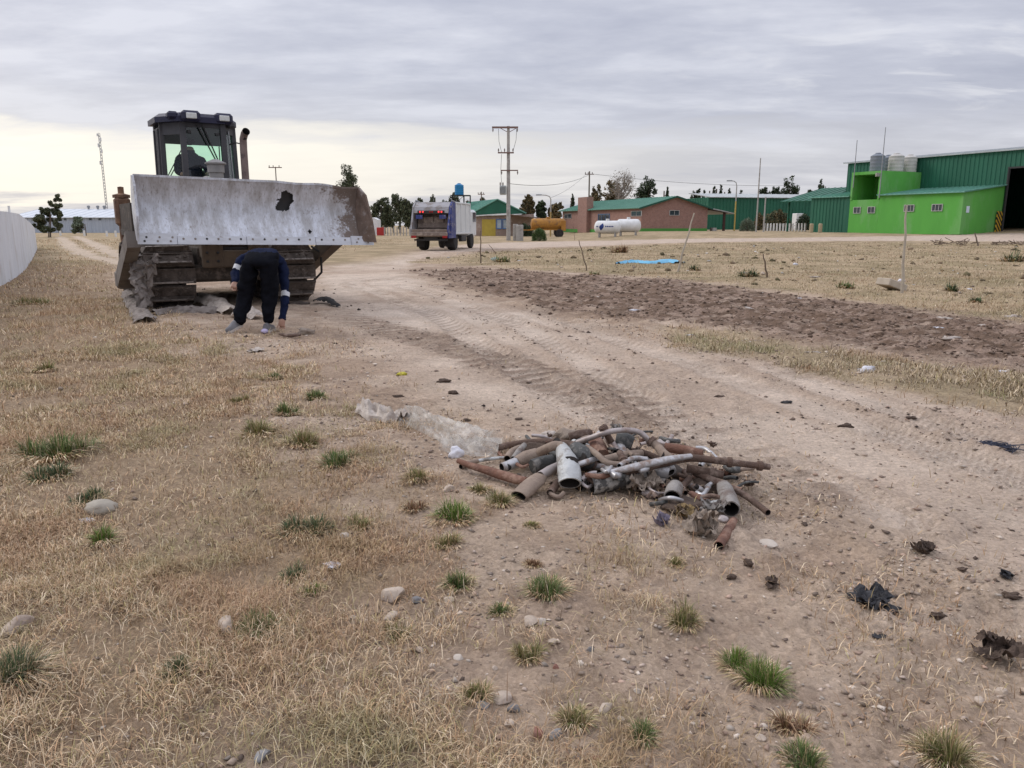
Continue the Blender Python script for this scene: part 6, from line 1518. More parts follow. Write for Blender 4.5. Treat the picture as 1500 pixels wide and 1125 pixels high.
rad = [(.185, .165), .148, .148, .12, .082, .12, .082, (.18, .14), (.2, .14), .065, .10, .10, .082, .045, .042, .085, .066, .042, .04]
fing = []
for base, tip_d in ((18, (.0, .0, -1)), (14, (0, -.3, -1))):
    b = Vector(V[base]); d = Vector(tip_d).normalized()
    for k in range(4):
        i0 = len(V); off = Vector(((k - 1.5) * .021, .02, 0)); V += [tuple(b + off + d * .045), tuple(b + off + d * (.08 - .006 * abs(k - 1.3)) + Vector((0, -.025, 0)))]; rad += [.0095, .008]
        E += [(base, i0), (i0, i0 + 1)]; fing += [i0, i0 + 1]
    i0 = len(V); V += [tuple(b + Vector((-.045, -.01, -.01))), tuple(b + Vector((-.06, -.025, -.05)))]; rad += [.011, .009]; E += [(base, i0), (i0, i0 + 1)]
def cls(e, t, c):
    a, b = e
    if b >= 19 or e in ((13, 14), (17, 18)): return 1 if (e not in ((13, 14), (17, 18)) or t > .25) else 2
    if e == (9, 10): return 1 if t > .1 else 2
    if e == (11, 12): return 3 if .42 < t < .68 else 2
    if e == (16, 17): return 3 if .02 < t < .20 else 2
    if e in ((0, 7),): return 2 if (t > .35 or c.z > 1.09) else 0
    if a in (7, 8, 11, 12, 15, 16): return 2
    if e in ((4, 19), (6, 20)): return 0 if t < .2 else 4
    return 0
skin_body('body', V, E, rad, 0, cls, [TRS, SKIN, JKT, BAND, SHOEM], wk)
lump('hair', (.07, .79, .67), (.10, .10, .12), HAIR, 3, wk, .12)
def shoe(parent, heel, toe, up, wd, sole_up=False):
    heel, toe, up = Vector(heel), Vector(toe), Vector(up).normalized(); t = (toe - heel); L = t.length; t.normalize(); s = t.cross(up).normalized(); up = s.cross(t)
    def P(u, x, z): return heel + t * u * L + s * x * wd + up * z
    mb = MB(); prof_ = [(-.02, .36), (.15, .42), (.45, .40), (.72, .5), (.92, .42), (1.02, .18)]
    ring = [P(u, w_, 0) for u, w_ in prof_] + [P(u, -w_, 0) for u, w_ in reversed(prof_)]
    mb.prism(ring, up * .03); so_ = mb
    up_m = MB(); hh = [(-.01, .30, .10), (.15, .36, .105), (.40, .34, .09), (.68, .42, .06), (.9, .34, .05), (.99, .12, .04)]
    vs = []; n = 7
    for u, w_, h in hh:
        for j in range(n): a = math.pi * j / (n - 1); vs.append(P(u, w_ * math.cos(a), .03 + h * math.sin(a) ** .7))
    fs = [(i * n + j, i * n + j + 1, (i + 1) * n + j + 1, (i + 1) * n + j) for i in range(len(hh) - 1) for j in range(n - 1)] + [tuple(range(n)), tuple((len(hh) - 1) * n + j for j in range(n))]
    up_m.add(vs, fs); o = up_m.build('shoe', SHOEM, parent, smooth=True, ang=60); so_.build('sole', SOLE, o)
shoe(wk, (-.235, -.01, .075), (-.375, -.20, -.005), (.12, .38, .9), .125)
shoe(wk, (.115, -.15, .0), (.155, .15, .0), (0, 0, 1), .125)
lump('glove', (.11, -.19, .03), (.05, .06, .035), mat('lilac_cloth', (0.52, 0.46, 0.62), (0.42, 0.37, 0.5), 20, .9), 5, wk, .3)
# driver in the cab
op = empty('person', dzw(-.10, 2.66, 2.20), YAW, 'driver in dark clothes sitting inside the bulldozer cab', 'person')
V = [(0, .05, .08), (0, .08, .34), (0, .06, .56), (0, .04, .66), (0, .01, .80), (-.21, .04, .52), (-.30, -.12, .28), (-.24, -.34, .22), (.21, .04, .52), (.30, -.12, .28), (.22, -.36, .24), (-.12, -.02, .06), (-.16, -.42, .08), (.12, -.02, .06), (.16, -.42, .08), (-.16, -.46, -.28), (.16, -.46, -.28)]
E = [(0, 1), (1, 2), (2, 3), (3, 4), (2, 5), (5, 6), (6, 7), (2, 8), (8, 9), (9, 10), (0, 11), (11, 12), (0, 13), (13, 14), (12, 15), (14, 16)]
rad = [(.19, .14), (.21, .13), (.20, .12), .07, .115, .10, .065, .045, .085, .065, .045, .1, .08, .1, .08, .055, .055]
skin_body('body', V, E, rad, 0, lambda e, t, c: 1 if e == (3, 4) and t > .25 else (1 if e in ((6, 7), (9, 10)) and t > .9 else 0), [JKT, SKIN], op)
lump('cap', (0, .02, .88), (.11, .115, .07), TRS, 9, op, .06)

# =================================================================== GARBAGE TRUCK
TB = G(632, 367.5); TYAW = R(-11)      # local Y = driving direction, X = its right
TBLUE = mat('truck_blue', (0.045, 0.06, 0.21), (0.035, 0.045, 0.15), 3, .5, c3=(0.30, 0.27, 0.27), sc3=3.5, thr=(.52, .68))
TSILV = mat('dusty_silver', (0.36, 0.35, 0.36), (0.28, 0.27, 0.275), 3, .6, c3=(0.22, 0.19, 0.17), sc3=3)
TWHT = mat('truck_white', (0.66, 0.67, 0.66), (0.58, 0.59, 0.58), 1.5, .45, c3=(0.45, 0.42, 0.38), sc3=2, thr=(.58, .8))
HOPP = mat('hopper_steel', (0.25, 0.20, 0.165), (0.17, 0.13, 0.11), 4, .8, c3=(0.34, 0.28, 0.23), sc3=3)
gt = empty('garbage_truck', (TB.x, TB.y + .2, 0), TYAW, 'blue and white garbage truck driving away with red tail lights on', 'truck')
mb = MB(); W = 1.2
body = [(-W + .02, 1.25, .95), (W - .02, 1.25, .95), (W - .02, 5.0, .95), (-W + .02, 5.0, .95)]
mb.rbox((0, 3.1, 1.86), (2 * W - .06, 3.7, 1.80), .10); mb.build('container', TWHT, gt)
mb = MB()
for y in (1.4, 2.6, 3.8, 4.9): mb.rbox((W - .02, y, 1.85), (.08, .12, 1.8), .02)
mb.rbox((W - .02, 3.1, .98), (.09, 3.7, .12), .02); mb.rbox((W - .02, 3.1, 2.74), (.09, 3.7, .10), .02); mb.build('rib', TWHT, gt)
gt.scale = (.92, .95, .98)
# tailgate: side cheeks with the open hopper between them
cheek = [(0, -.35, .72), (0, 1.22, .72), (0, 1.22, 2.72), (0, .55, 2.78), (0, .12, 2.5), (0, -.12, 1.9), (0, -.45, 1.2)]
for xs in (-1, 1):
    mb = MB(); mb.prism([(xs * (W + .02), y, z) for _, y, z in cheek], (-xs * .10, 0, 0)); mb.build('hopper_side', TBLUE if xs > 0 else TSILV, gt)
mb = MB(); mb.prism([(-W + .1, .55, 2.76), (-W + .1, .14, 2.48), (-W + .1, -.02, 2.14), (-W + .1, .2, 2.10), (-W + .1, 1.2, 2.5), (-W + .1, 1.2, 2.70)], (2 * W - .2, 0, 0)); mb.build('tailgate_hood', TSILV, gt)
mb = MB(); mb.prism([(-W + .1, -.44, 1.2), (-W + .1, -.36, .80), (-W + .1, .9, .80), (-W + .1, 1.2, 1.3), (-W + .1, 1.2, 2.45), (-W + .1, 1.05, 2.4), (-W + .1, .9, 1.5), (-W + .1, .3, 1.05), (-W + .1, -.2, 1.05), (-W + .1, -.36, 1.22)], (2 * W - .2, 0, 0)); mb.build('hopper', HOPP, gt)
mb = MB(); mb.rbox((0, .62, 1.62), (2 * W - .3, .10, .7), .03, Matrix.Rotation(R(-18), 3, 'X')); mb.rbox((-.35, .53, 1.75), (.6, .05, .35), .02); mb.rbox((.35, .53, 1.75), (.6, .05, .35), .02); mb.build('packer_blade', HOPP, gt)
mb = MB(); mb.rbox((0, -.42, .95), (2 * W - .1, .12, .22), .03); mb.build('loading_sill', HOPP, gt)
for x in (-.75, .75): MB().box((x, -.03, 1.92), (.42, .06, .22)).build('upper_flap', TBLUE, gt)
TAIL = emis('tail_light_lit', (0.9, 0.05, 0.05), 1.1); TAILO = mat('red_lens', (0.35, 0.02, 0.02), None, 8, .3)
bar = MB().rbox((0, .0, 2.20), (1.7, .10, .16), .02).build('light_bar', DARKV, gt)
for x, m in ((-.68, TAIL), (-.5, TAIL), (-.05, TAILO), (.1, TAILO), (.5, TAIL), (.68, TAIL)): MB().lathe((x, -.055, 2.20), [(.055, 0), (.055, .02), (.02, .03)], 12, (0, -1, 0)).build('tail_light', m, bar)
MB().rbox((.98, -.46, .80), (.3, .06, .14), .02).build('tail_light', TAILO, gt); MB().rbox((-.98, -.46, .80), (.3, .06, .14), .02).build('tail_light', TAILO, gt)
mb = MB(); mb.tube([(W + .05, .1, 2.55), (W + .07, -.05, 1.6), (W + .05, -.1, .9)], [.06, .07, .06], 10); mb.build('lift_ram', TBLUE, gt)
mb = MB(); mb.tube([(W - .05, 1.3, 2.78), (W - .05, .6, 2.84)], .05, 8); mb.tube([(-W + .05, 1.3, 2.78), (-W + .05, .6, 2.84)], .05, 8); mb.build('top_ram', STEEL, gt)
mb = MB(); mb.rbox((0, 3.0, .72), (.9, 6.4, .26), .03); mb.box((0, -.15, .62), (2.1, .08, .1)); mb.build('chassis', DARKV, gt)
mb = MB(); mb.rbox((0, 6.1, 1.55), (2.25, 1.7, 1.75), .16); mb.build('truck_cab', TWHT, gt)
mb = MB(); mb.box((1.13, 6.25, 1.95), (.03, .8, .6)); mb.build('side_window', PANE, gt)
mb = MB(); mb.rbox((1.05, 3.4, .65), (.25, 1.2, .35), .05); mb.build('side_tank', DARKV, gt)
for x in (-.93, .93): wheel(gt, (x, 1.35, .48), .48, .50 if True else .28)
for x in (-1.0, 1.0): wheel(gt, (x, 5.6, .48), .48, .28)
mb = MB()
for x in (-.93, .93): mb.rbox((x, .72, .45), (.55, .03, .5), .01)
mb.build('mud_flap', RUB, gt)

# =================================================================== SCRAP EXHAUST HEAP
SOOT_SHADE = mat('pipe_inside', (0.02, 0.017, 0.015), (0.035, 0.028, 0.024), 20, .95)  # soot, with the shade of the bore darkened into the colour
PM = {'rust': mat('red_rust', (0.21, 0.105, 0.07), (0.14, 0.075, 0.055), 14, .9, bump=.5, bsc=60, c3=(0.30, 0.19, 0.14), sc3=8),
      'brown': mat('brown_rust', (0.135, 0.085, 0.062), (0.085, 0.057, 0.045), 14, .9, bump=.5, bsc=60, c3=(0.23, 0.17, 0.135), sc3=9),
      'tan': mat('dusty_tan_rust', (0.31, 0.24, 0.185), (0.22, 0.165, 0.13), 12, .85, .1, bump=.4, bsc=50, c3=(0.16, 0.11, 0.085), sc3=8, thr=(.52, .7)),
      'silver': mat('worn_bright_steel', (0.52, 0.515, 0.52), (0.36, 0.345, 0.335), 10, .4, .5, c3=(0.22, 0.155, 0.12), sc3=9, thr=(.50, .62), rough3=.85, metal3=0),
      'white': mat('aluminised_steel', (0.52, 0.53, 0.52), (0.40, 0.40, 0.385), 9, .55, .2, c3=(0.24, 0.215, 0.19), sc3=13, thr=(.52, .62), bump=.5, bsc=40),
      'dark': mat('sooty_steel', (0.085, 0.085, 0.08), (0.055, 0.055, 0.053), 10, .7, .1, bump=.5, bsc=40, c3=(0.24, 0.225, 0.205), sc3=10, thr=(.52, .64)),
      'crack': mat('flaked_steel', (0.10, 0.095, 0.09), (0.07, 0.066, 0.063), 10, .8, bump=.9, bsc=45, c3=(0.38, 0.36, 0.33), sc3=16, thr=(.5, .58)),
      'grey': mat('dull_grey_steel', (0.31, 0.285, 0.26), (0.22, 0.20, 0.18), 11, .75, .1, bump=.5, bsc=50, c3=(0.16, 0.125, 0.105), sc3=9),
      'pink': mat('pale_pinkish_steel', (0.47, 0.42, 0.40), (0.36, 0.31, 0.29), 12, .5, .4, c3=(0.27, 0.2, 0.17), sc3=7)}
def cat_path(pts, k=5):
    out_ = []
    for i in range(len(pts) - 1):
        a, b, c, d = pts[max(i - 1, 0)], pts[i], pts[i + 1], pts[min(i + 2, len(pts) - 1)]
        for j in range(k):
            t = j / k; out_.append(.5 * ((2 * b) + (c - a) * t + (2 * a - 5 * b + 4 * c - d) * t * t + (3 * b - a - 3 * c + d) * t ** 3))
    return out_ + [pts[-1]]
def scrap(kind, pts, rs, m, label, open0=True, open1=True, flat=1.0, collars=(), n=16, dent=.06):
    """pts: (px, py, height of the axis). rs: radius or list per point. Open ends show a sooty bore with its shade painted in."""
    P = [az(*p) for p in pts]; o0 = P[0].copy(); P = [p - o0 for p in P]
    rs = [q * .88 for q in rs] if isinstance(rs, (list, tuple)) else [rs * .88] * len(P)
    K = 5; Q = cat_path(P, K); RR = [rs[min(i // K, len(rs) - 1)] * (1 - (i % K) / K) + rs[min(i // K + 1, len(rs) - 1)] * (i % K) / K for i in range(len(Q))]
    mb = MB()
    mb.tube(Q, RR, n, False, False)
    # squash and dents
    if flat != 1.0 or dent:
        vs = []
        for i, v in enumerate(mb.v):
            c = Q[i // n]; d = Vector(v) - c; nz = float(fbm(np.array(i % n * .9 + pts[0][0]), np.array(i // n * .35), 7, 3)) - .5
            d *= 1 + dent * 2 * nz; d.z *= flat; vs.append(tuple(c + d))
        mb.v = vs
    for e, op in ((0, open0), (len(Q) - 1, open1)):
        nx = 1 if e == 0 else e - 1; dr = (Q[nx] - Q[e]).normalized(); r = RR[e]
        ring = [Vector(v) for v in mb.v[e * n:(e + 1) * n]]
        if op:
            depth = min(r * 3.0, .14); ins = [Q[e] + (v - Q[e]) * .86 for v in ring]; deep = [Q[e] + (v - Q[e]) * .80 + dr * depth for v in ring]
            b = len(mb.v); mb.add(ring + ins, [(j, (j + 1) % n, n + (j + 1) % n, n + j) for j in range(n)], 0)
            mb.add(ins + deep, [(j, (j + 1) % n, n + (j + 1) % n, n + j) for j in range(n)] + [tuple(range(n, 2 * n))], 1)
        else: mb.add(ring, [tuple(range(n))], 0)
    o = mb.build(kind, [PM[m] if isinstance(m, str) else m, SOOT_SHADE], smooth=True, loc=o0, ang=50)
    for f_, rk in collars:
        i = int(f_ * (len(Q) - 1)); i = max(1, min(i, len(Q) - 2)); t = (Q[i + 1] - Q[i - 1]).normalized()
        MB().lathe(Q[i], [(RR[i] * 1.02, -.014), (RR[i] * rk, -.012), (RR[i] * rk, .012), (RR[i] * 1.02, .014)], 14, t).build('collar', PM['brown'], o)
    tag(o, label, 'exhaust pipe' if kind != 'muffler' else 'muffler')
    return o
S_ = scrap
S_('muffler', [(822, 654, .20), (829, 672, .17), (834, 692, .12), (835, 708, .075)], [.035, .062, .074, .072], 'white', 'large pale muffler can with cracked skin and ragged open front end', False, True, dent=.08)
S_('exhaust_pipe', [(790, 662, .15), (806, 655, .20), (818, 652, .215), (824, 658, .20)], .03, 'tan', 'tan elbow pipe joined to the top of the large pale can')
S_('muffler', [(842, 657, .17), (852, 668, .15), (860, 677, .12), (863, 680, .105)], [.05, .072, .062, .036], 'dark', 'dark muffler with ringed round outlet right of the pale can', False, True, collars=((.95, 1.25),))
S_('muffler', [(866, 710, .06), (890, 705, .07), (920, 699, .075), (945, 693, .06)], [.060, .064, .060, .05], 'crack', 'long black muffler with flaking skin lying at the front', True, False, dent=.12)
S_('exhaust_pipe', [(896, 693, .115), (930, 686, .14), (975, 677, .16), (1012, 671, .165), (1060, 676, .155), (1100, 681, .14), (1127, 684, .125)], [.030, .034, .028, .024, .022, .021, .020], 'brown', 'long rusty pipe sticking out to the right of the heap', True, True, collars=((.70, 1.5), (.93, 1.5)))
S_('exhaust_pipe', [(893, 692, .135), (930, 684, .160), (975, 674, .182), (1012, 668, .187)], [.018, .030, .028, .020], 'silver', 'long bright silver pipe across the middle of the heap', True, False, .8)
S_('muffler', [(948, 684, .10), (965, 688, .10), (980, 690, .095), (983, 692, .09)], [.045, .056, .055, .03], 'silver', 'bright muffler end with round black hole at right centre', False, True)
S_('muffler', [(945, 678, .09), (960, 688, .085)], [.04, .045], 'dark', 'short dark tube end beside the bright holed muffler', False, True)
S_('muffler', [(990, 712, .085), (987, 720, .072), (985, 729, .060)], [.044, .052, .052], 'grey', 'stubby pinkish grey muffler with hole facing the camera', False, True)
S_('exhaust_pipe', [(846, 648, .13), (866, 641, .19), (890, 633, .245), (915, 630, .25), (936, 633, .23), (948, 643, .19), (952, 652, .15)], .019, 'pink', 'bright bent tube arching over the top of the heap')
S_('exhaust_pipe', [(882, 624, .275), (886, 631, .245), (892, 642, .19), (900, 656, .12)], [.024, .022, .024, .026], 'brown', 'short pipe standing up with black bore, highest of the heap', True, True, collars=((.25, 1.4),))
S_('exhaust_pipe', [(953, 645, .20), (964, 655, .17), (975, 668, .145), (988, 676, .12)], [.026, .028, .034, .03], 'tan', 'tan pipe with collar falling to the right of the bent tube', True, True, collars=((.06, 1.35),))
S_('exhaust_pipe', [(974, 655, .09), (1000, 659, .085), (1029, 665, .075)], [.032, .036, .030], 'rust', 'thick orange rust pipe at the back right of the heap', True, False)
S_('muffler', [(903, 644, .16), (914, 646, .155), (926, 650, .14)], [.06, .072, .055], 'dark', 'oval black muffler half hidden at the back of the heap', False, False, .9)
S_('exhaust_pipe', [(889, 640, .175), (896, 650, .15), (903, 662, .12)], [.026, .03, .028], 'pink', 'pale short pipe in the middle back of the heap')
S_('exhaust_pipe', [(905, 652, .13), (911, 660, .12), (914, 668, .10)], [.034, .036, .034], 'silver', 'small bright canister beside the oval black muffler', False, False)
S_('exhaust_pipe', [(908, 663, .18), (912, 671, .165), (917, 683, .14)], [.022, .020, .026], 'brown', 'stub with dark bore pointing up in the heap centre', True, True, collars=((.6, 1.4),))
S_('exhaust_pipe', [(860, 655, .19), (875, 666, .18), (890, 678, .155), (915, 681, .14)], .019, 'tan', 'thin tan pipe bent towards the heap centre')
S_('exhaust_pipe', [(885, 674, .12), (910, 668, .125), (940, 664, .12)], [.028, .03, .026], 'tan', 'dusty pipe under the thin tan one')
S_('exhaust_pipe', [(872, 683, .09), (890, 685, .095), (912, 690, .09)], [.03, .032, .028], 'silver', 'short bright pipe piece behind the long black muffler', True, True, .6)
S_('exhaust_pipe', [(671, 675, .06), (690, 682, .055), (720, 691, .05), (748, 700, .05), (772, 705, .06)], [.016, .022, .030, .032, .026], 'rust', 'reddish brown tapering pipe at the left end of the heap', True, False, dent=.1)
S_('muffler', [(760, 727, .035), (772, 716, .05), (787, 703, .065), (793, 697, .07)], [.055, .060, .058, .04], 'tan', 'flattened tan muffler shell in front of the heap', True, False, .62, dent=.1)
S_('exhaust_pipe', [(792, 697, .08), (805, 690, .085), (820, 682, .10)], [.030, .034, .03], 'pink', 'pale lilac pipe between the flattened shell and the pale can')
S_('exhaust_pipe', [(735, 685, .05), (748, 681, .055), (757, 677, .06)], [.032, .036, .036], 'silver', 'short bright pipe end with dark bore at the left of the heap')
S_('muffler', [(757, 677, .062), (770, 671, .075), (786, 667, .085), (796, 664, .09)], [.038, .050, .05, .03], 'tan', 'tan muffler body behind the short bright pipe end', False, False)
S_('muffler', [(780, 684, .06), (800, 678, .07), (824, 672, .08)], [.048, .052, .045], 'dark', 'black muffler lying left of the pale can', False, False, dent=.1)
S_('exhaust_pipe', [(688, 678, .03), (712, 673, .035), (740, 670, .045)], [.011, .013, .010], 'white', 'thin white tube at the left of the heap')
S_('exhaust_pipe', [(675, 684, .025), (686, 679, .03), (700, 675, .035)], [.019, .019, .017], 'tan', 'small pipe stub with round bore at the far left of the heap')
S_('exhaust_pipe', [(728, 656, .04), (760, 650, .06), (800, 648, .085), (845, 652, .11)], [.024, .026, .03, .026], 'brown', 'long dull pipe along the back of the heap', True, True, dent=.14)
S_('exhaust_pipe', [(743, 672, .05), (750, 663, .06), (762, 656, .07)], [.026, .03, .024], 'tan', 'short tan stub leaning at the back left')
S_('exhaust_pipe', [(752, 672, .07), (760, 662, .085), (768, 652, .09)], [.02, .024, .02], 'grey', 'short grey stub crossing the tan one at back left')
S_('muffler', [(834, 640, .10), (848, 637, .11), (864, 634, .105)], [.03, .038, .03], 'brown', 'dark red muffler at the top back of the heap', False, False)
S_('muffler', [(872, 646, .12), (876, 656, .12), (882, 668, .10)], [.05, .06, .05], 'rust', 'rusty canister in the middle of the heap', False, False, dent=.12)
S_('exhaust_pipe', [(1006, 686, .10), (1030, 690, .09), (1060, 696, .075)], [.028, .026, .025], 'brown', 'dark rusty pipe end under the long one at right', True, True, collars=((.7, 1.3),))
S_('exhaust_pipe', [(1018, 692, .07), (1050, 706, .055), (1085, 722, .045), (1108, 738, .03), (1125, 751, .022)], [.024, .023, .020, .018, .019], 'brown', 'long brown pipe lying on the ground to the lower right')
S_('muffler', [(1060, 712, .07), (1066, 728, .06), (1071, 746, .05)], [.042, .052, .050], 'grey', 'dusty grey can lying right of the heap', False, True, dent=.1)
S_('exhaust_pipe', [(1075, 762, .03), (1066, 778, .03), (1053, 800, .028)], [.020, .028, .026], 'rust', 'pinkish red tube at the front right of the heap')
S_('exhaust_pipe', [(1002, 690, .06), (1010, 700, .05), (1000, 712, .045), (1004, 722, .04)], [.018, .02, .018, .016], 'brown', 'curled rusty strap at the right of the heap')
S_('exhaust_pipe', [(1012, 722, .05), (1026, 728, .055), (1044, 726, .05)], [.02, .034, .02], 'rust', 'rusty flange piece right of the stubby muffler', True, True, .6, dent=.2)
S_('exhaust_pipe', [(806, 722, .03), (812, 714, .035), (820, 704, .05), (828, 698, .06)], [.024, .026, .024, .02], 'brown', 'dark pipe stub under the large pale can')
S_('exhaust_pipe', [(810, 712, .03), (806, 722, .025), (818, 728, .02), (826, 722, .03)], [.014, .014, .014, .014], 'tan', 'ring shaped clamp lying under the pale can')
S_('exhaust_pipe', [(848, 712, .03), (856, 704, .04), (866, 698, .05)], [.036, .036, .03], 'dark', 'dark tube end between the pale can and the black muffler')
S_('exhaust_pipe', [(838, 655, .14), (858, 664, .13), (880, 674, .11)], .022, 'brown', 'brown pipe buried across the heap centre', True, True)
S_('exhaust_pipe', [(925, 660, .08), (950, 666, .09), (985, 682, .07)], .022, 'brown', 'brown pipe buried behind the silver pipe')
S_('exhaust_pipe', [(930, 700, .05), (955, 703, .05), (975, 706, .05)], [.022, .024, .02], 'grey', 'short grey pipe under the bright holed muffler')
def scrapmesh(px, py, r, m, seed, label, cat, name, k=.8, lay=.25, rz=None):
    """ragged torn scrap: a few crumpled layers lying on each other"""
    p = on(px, py); rd = random.Random(seed); mb = MB(); r *= .8
    for ly in range(4):
        ox, oy = rd.uniform(-.35, .35) * r, rd.uniform(-.3, .3) * r; rl = r * rd.uniform(.4, .75); ph = rd.uniform(0, 6); sd = seed * 7 + ly
        def f(u, v):
            a = u * 2 * math.pi; rr = rl * v * (.45 + 1.1 * float(vn(np.array(math.cos(a) * 2.6 + sd), np.array(math.sin(a) * 2.6), sd)))
            x, y = ox + rr * math.cos(a), oy + rr * math.sin(a) * .8
            n_ = float(fbm(np.array(x / r * 4.5 + sd), np.array(y / r * 4.5), sd, 4)) - .5
            z = .004 + ly * .18 * lay * r + lay * r * (.25 + 1.5 * n_) + .5 * lay * r * max(0, math.cos(a + ph)) * v * v * k
            return Vector((x, y, max(z, .002 + .003 * v)))
        mb.grid(f, 30, 9)
    o = mb.build(name, m, smooth=True, loc=p, ang=25); tag(o, label, cat); o.rotation_euler = (0, 0, rz if rz is not None else rd.uniform(0, 6)); return o
# fragments that fill the heap
rdh = random.Random(5)
def heap_pt():
    while True:
        px, py = rdh.uniform(735, 1095), rdh.uniform(632, 745)
        e = ((px - 890) / 165) ** 2 + ((py - 672) / 40) ** 2
        e2 = ((px - 1030) / 80) ** 2 + ((py - 718) / 45) ** 2
        if min(e, e2) < 1: return px, py, max(.02, .14 * (1 - e)) if e < 1 else rdh.uniform(.015, .06)
for i in range(64):
    px, py, z = heap_pt(); a = rdh.uniform(-.9, .9) + (math.pi if rdh.random() < .5 else 0); L = rdh.uniform(14, 52); dx, dy = math.cos(a) * L, math.sin(a) * L * .45
    r = rdh.choice((.008, .010, .013, .016, .020)); m = rdh.choice(('rust', 'brown', 'tan', 'grey', 'white', 'silver', 'silver', 'pink', 'dark', 'dark'))
    bend = rdh.uniform(-9, 9)
    o = S_('exhaust_pipe', [(px - dx * .5, py - dy * .5, z + rdh.uniform(-.01, .03)), (px, py + bend, z + .02), (px + dx * .5, py + dy * .5, max(.012, z + rdh.uniform(-.04, .02)))], [r, r * 1.05, r * rdh.uniform(.8, 1.4)], m, 'thin dirty pipe fragment tangled inside the scrap heap', n=10, dent=.12)
    o['group'] = 'pipe fragments in the scrap heap'
for i in range(16):
    px, py, z = heap_pt(); o = scrapmesh(px, py, rdh.uniform(.035, .075), PM[rdh.choice(('rust', 'brown', 'grey', 'tan', 'dark'))], 200 + i, 'torn sheet metal flake lying in the scrap heap', 'metal flake', 'metal_flake', 1.2, .7); o.location.z += z * .6; o['group'] = 'metal flakes in the scrap heap'
# crumpled things in and around the heap
def crumple(name, px, py, r, m, seed, label, cat, k=.55, dz_=0.0, rz=0.0):
    p = on(px, py); q_ = .68 if name in ('dung',) else 1.0; r = tuple(c * q_ for c in r); o = lump(name, p + Vector((0, r[1] * .4, r[2] * .35 + dz_)), r, m, seed, None, k); o.rotation_euler = (0, 0, rz); tag(o, label, cat); return o
CLOTHB = mat('beige_cloth', (0.33, 0.27, 0.215), (0.24, 0.19, 0.15), 12, .95, bump=.8, bsc=25)
YELB = mat('yellowed_bag', (0.33, 0.24, 0.11), (0.22, 0.15, 0.075), 10, .8, bump=.8, bsc=25, c3=(0.12, 0.085, 0.06), sc3=8)
WHT = mat('white_cloth', (0.72, 0.71, 0.74), (0.58, 0.57, 0.60), 12, .85, bump=.7, bsc=25)
BLK = mat('burnt_plastic', (0.022, 0.022, 0.025), (0.045, 0.043, 0.045), 14, .55, bump=.9, bsc=35)
LILAC = mat('grey_lilac_plastic', (0.20, 0.17, 0.22), (0.14, 0.12, 0.15), 8, .5)
BRN = mat('dung_brown', (0.12, 0.085, 0.064), (0.075, 0.053, 0.041), 16, .95, bump=.9, bsc=40)
scrapmesh(945, 726, 0.135, CLOTHB, 3, 'beige crumpled cloth under the bright holed muffler', 'cloth', 'cloth', 1.1, .75)
scrapmesh(1004, 762, 0.088, YELB, 4, 'yellowish brown crumpled bag at the front right of the heap', 'bag', 'bag', 1.1, .75)
scrapmesh(1040, 762, 0.101, PM['grey'], 5, 'crushed grey can right of the yellowish bag', 'can', 'can', 1.1, .75)
crumple('cloth', 1065, 748, (.04, .04, .03), PM['tan'], 6, 'tan clod beside the dusty grey can', 'clod', .5)
scrapmesh(968, 774, 0.081, LILAC, 7, 'curved grey lilac plastic scrap at the heap front', 'plastic', 'plastic_scrap', 1.1, .75)
crumple('paper', 1012, 776, (.035, .025, .022), WHT, 8, 'small white crumpled paper below the yellowish bag', 'paper', .6)
crumple('can', 1060, 772, (.026, .025, .022), PM['pink'], 9, 'little pinkish tin by the red tube', 'can', .3)
scrapmesh(1030, 786, 0.135, CLOTHB, 10, 'flat brown cloth at the very front of the heap', 'cloth', 'cloth', 1.1, .75)
crumple('cloth', 668, 672, (.045, .035, .045), WHT, 12, 'bright white crumpled cloth at the left tip of the heap', 'cloth', .6)
crumple('mud_clod', 970, 700, (.16, .10, .05), MUD, 13, 'dark dirt packed under the right part of the heap', 'mud clod', .5)
crumple('mud_clod', 880, 690, (.30, .14, .055), MUD, 14, 'dark dirt packed under the middle of the heap', 'mud clod', .5)
crumple('mud_clod', 1030, 715, (.13, .10, .05), BRN, 15, 'brown rubble under the lower right pipes', 'mud clod', .6)
crumple('mud_clod', 800, 668, (.22, .08, .05), BRN, 16, 'brown rubble behind the tan muffler', 'mud clod', .6)
crumple('plastic_scrap', 803, 643, (.05, .04, .04), PLAST, 18, 'whitish plastic scrap behind the heap', 'plastic', .6)
crumple('cloth', 830, 654, (.07, .05, .05), CLOTHB, 19, 'tan rag on top of the heap left of the bent tube', 'cloth', .6, .05)
crumple('mud_clod', 1010, 752, (.12, .08, .03), BRN, 20, 'brown rubble around the yellowish bag', 'mud clod', .7)
# translucent plastic film
FILM = bpy.data.materials.new('milky_film'); FILM.use_nodes = True; nf = FILM.node_tree; nf.nodes.clear()
tcf = N(nf, 'ShaderNodeTexCoord'); nzf = N(nf, 'ShaderNodeTexNoise', Vector=tcf.outputs['Object'], Scale=14.0, Detail=6.0, Roughness=.7)
df = N(nf, 'ShaderNodeBsdfPrincipled', Base__Color=(0.66, 0.62, 0.56, 1), Roughness=.35); tf = N(nf, 'ShaderNodeBsdfTranslucent', Color=(.6, .57, .52, 1)); tr_ = N(nf, 'ShaderNodeBsdfTransparent')
m1 = N(nf, 'ShaderNodeMixShader', i0=.25, i1=df.outputs[0], i2=tf.outputs[0]); m2_ = N(nf, 'ShaderNodeMixShader', i0=ramp(nf, nzf.outputs[0], [(.36, .85), (.64, .38)]), i1=m1.outputs[0], i2=tr_.outputs[0])
of = nf.nodes.new('ShaderNodeOutputMaterial'); nf.links.new(m2_.outputs[0], of.inputs[0])
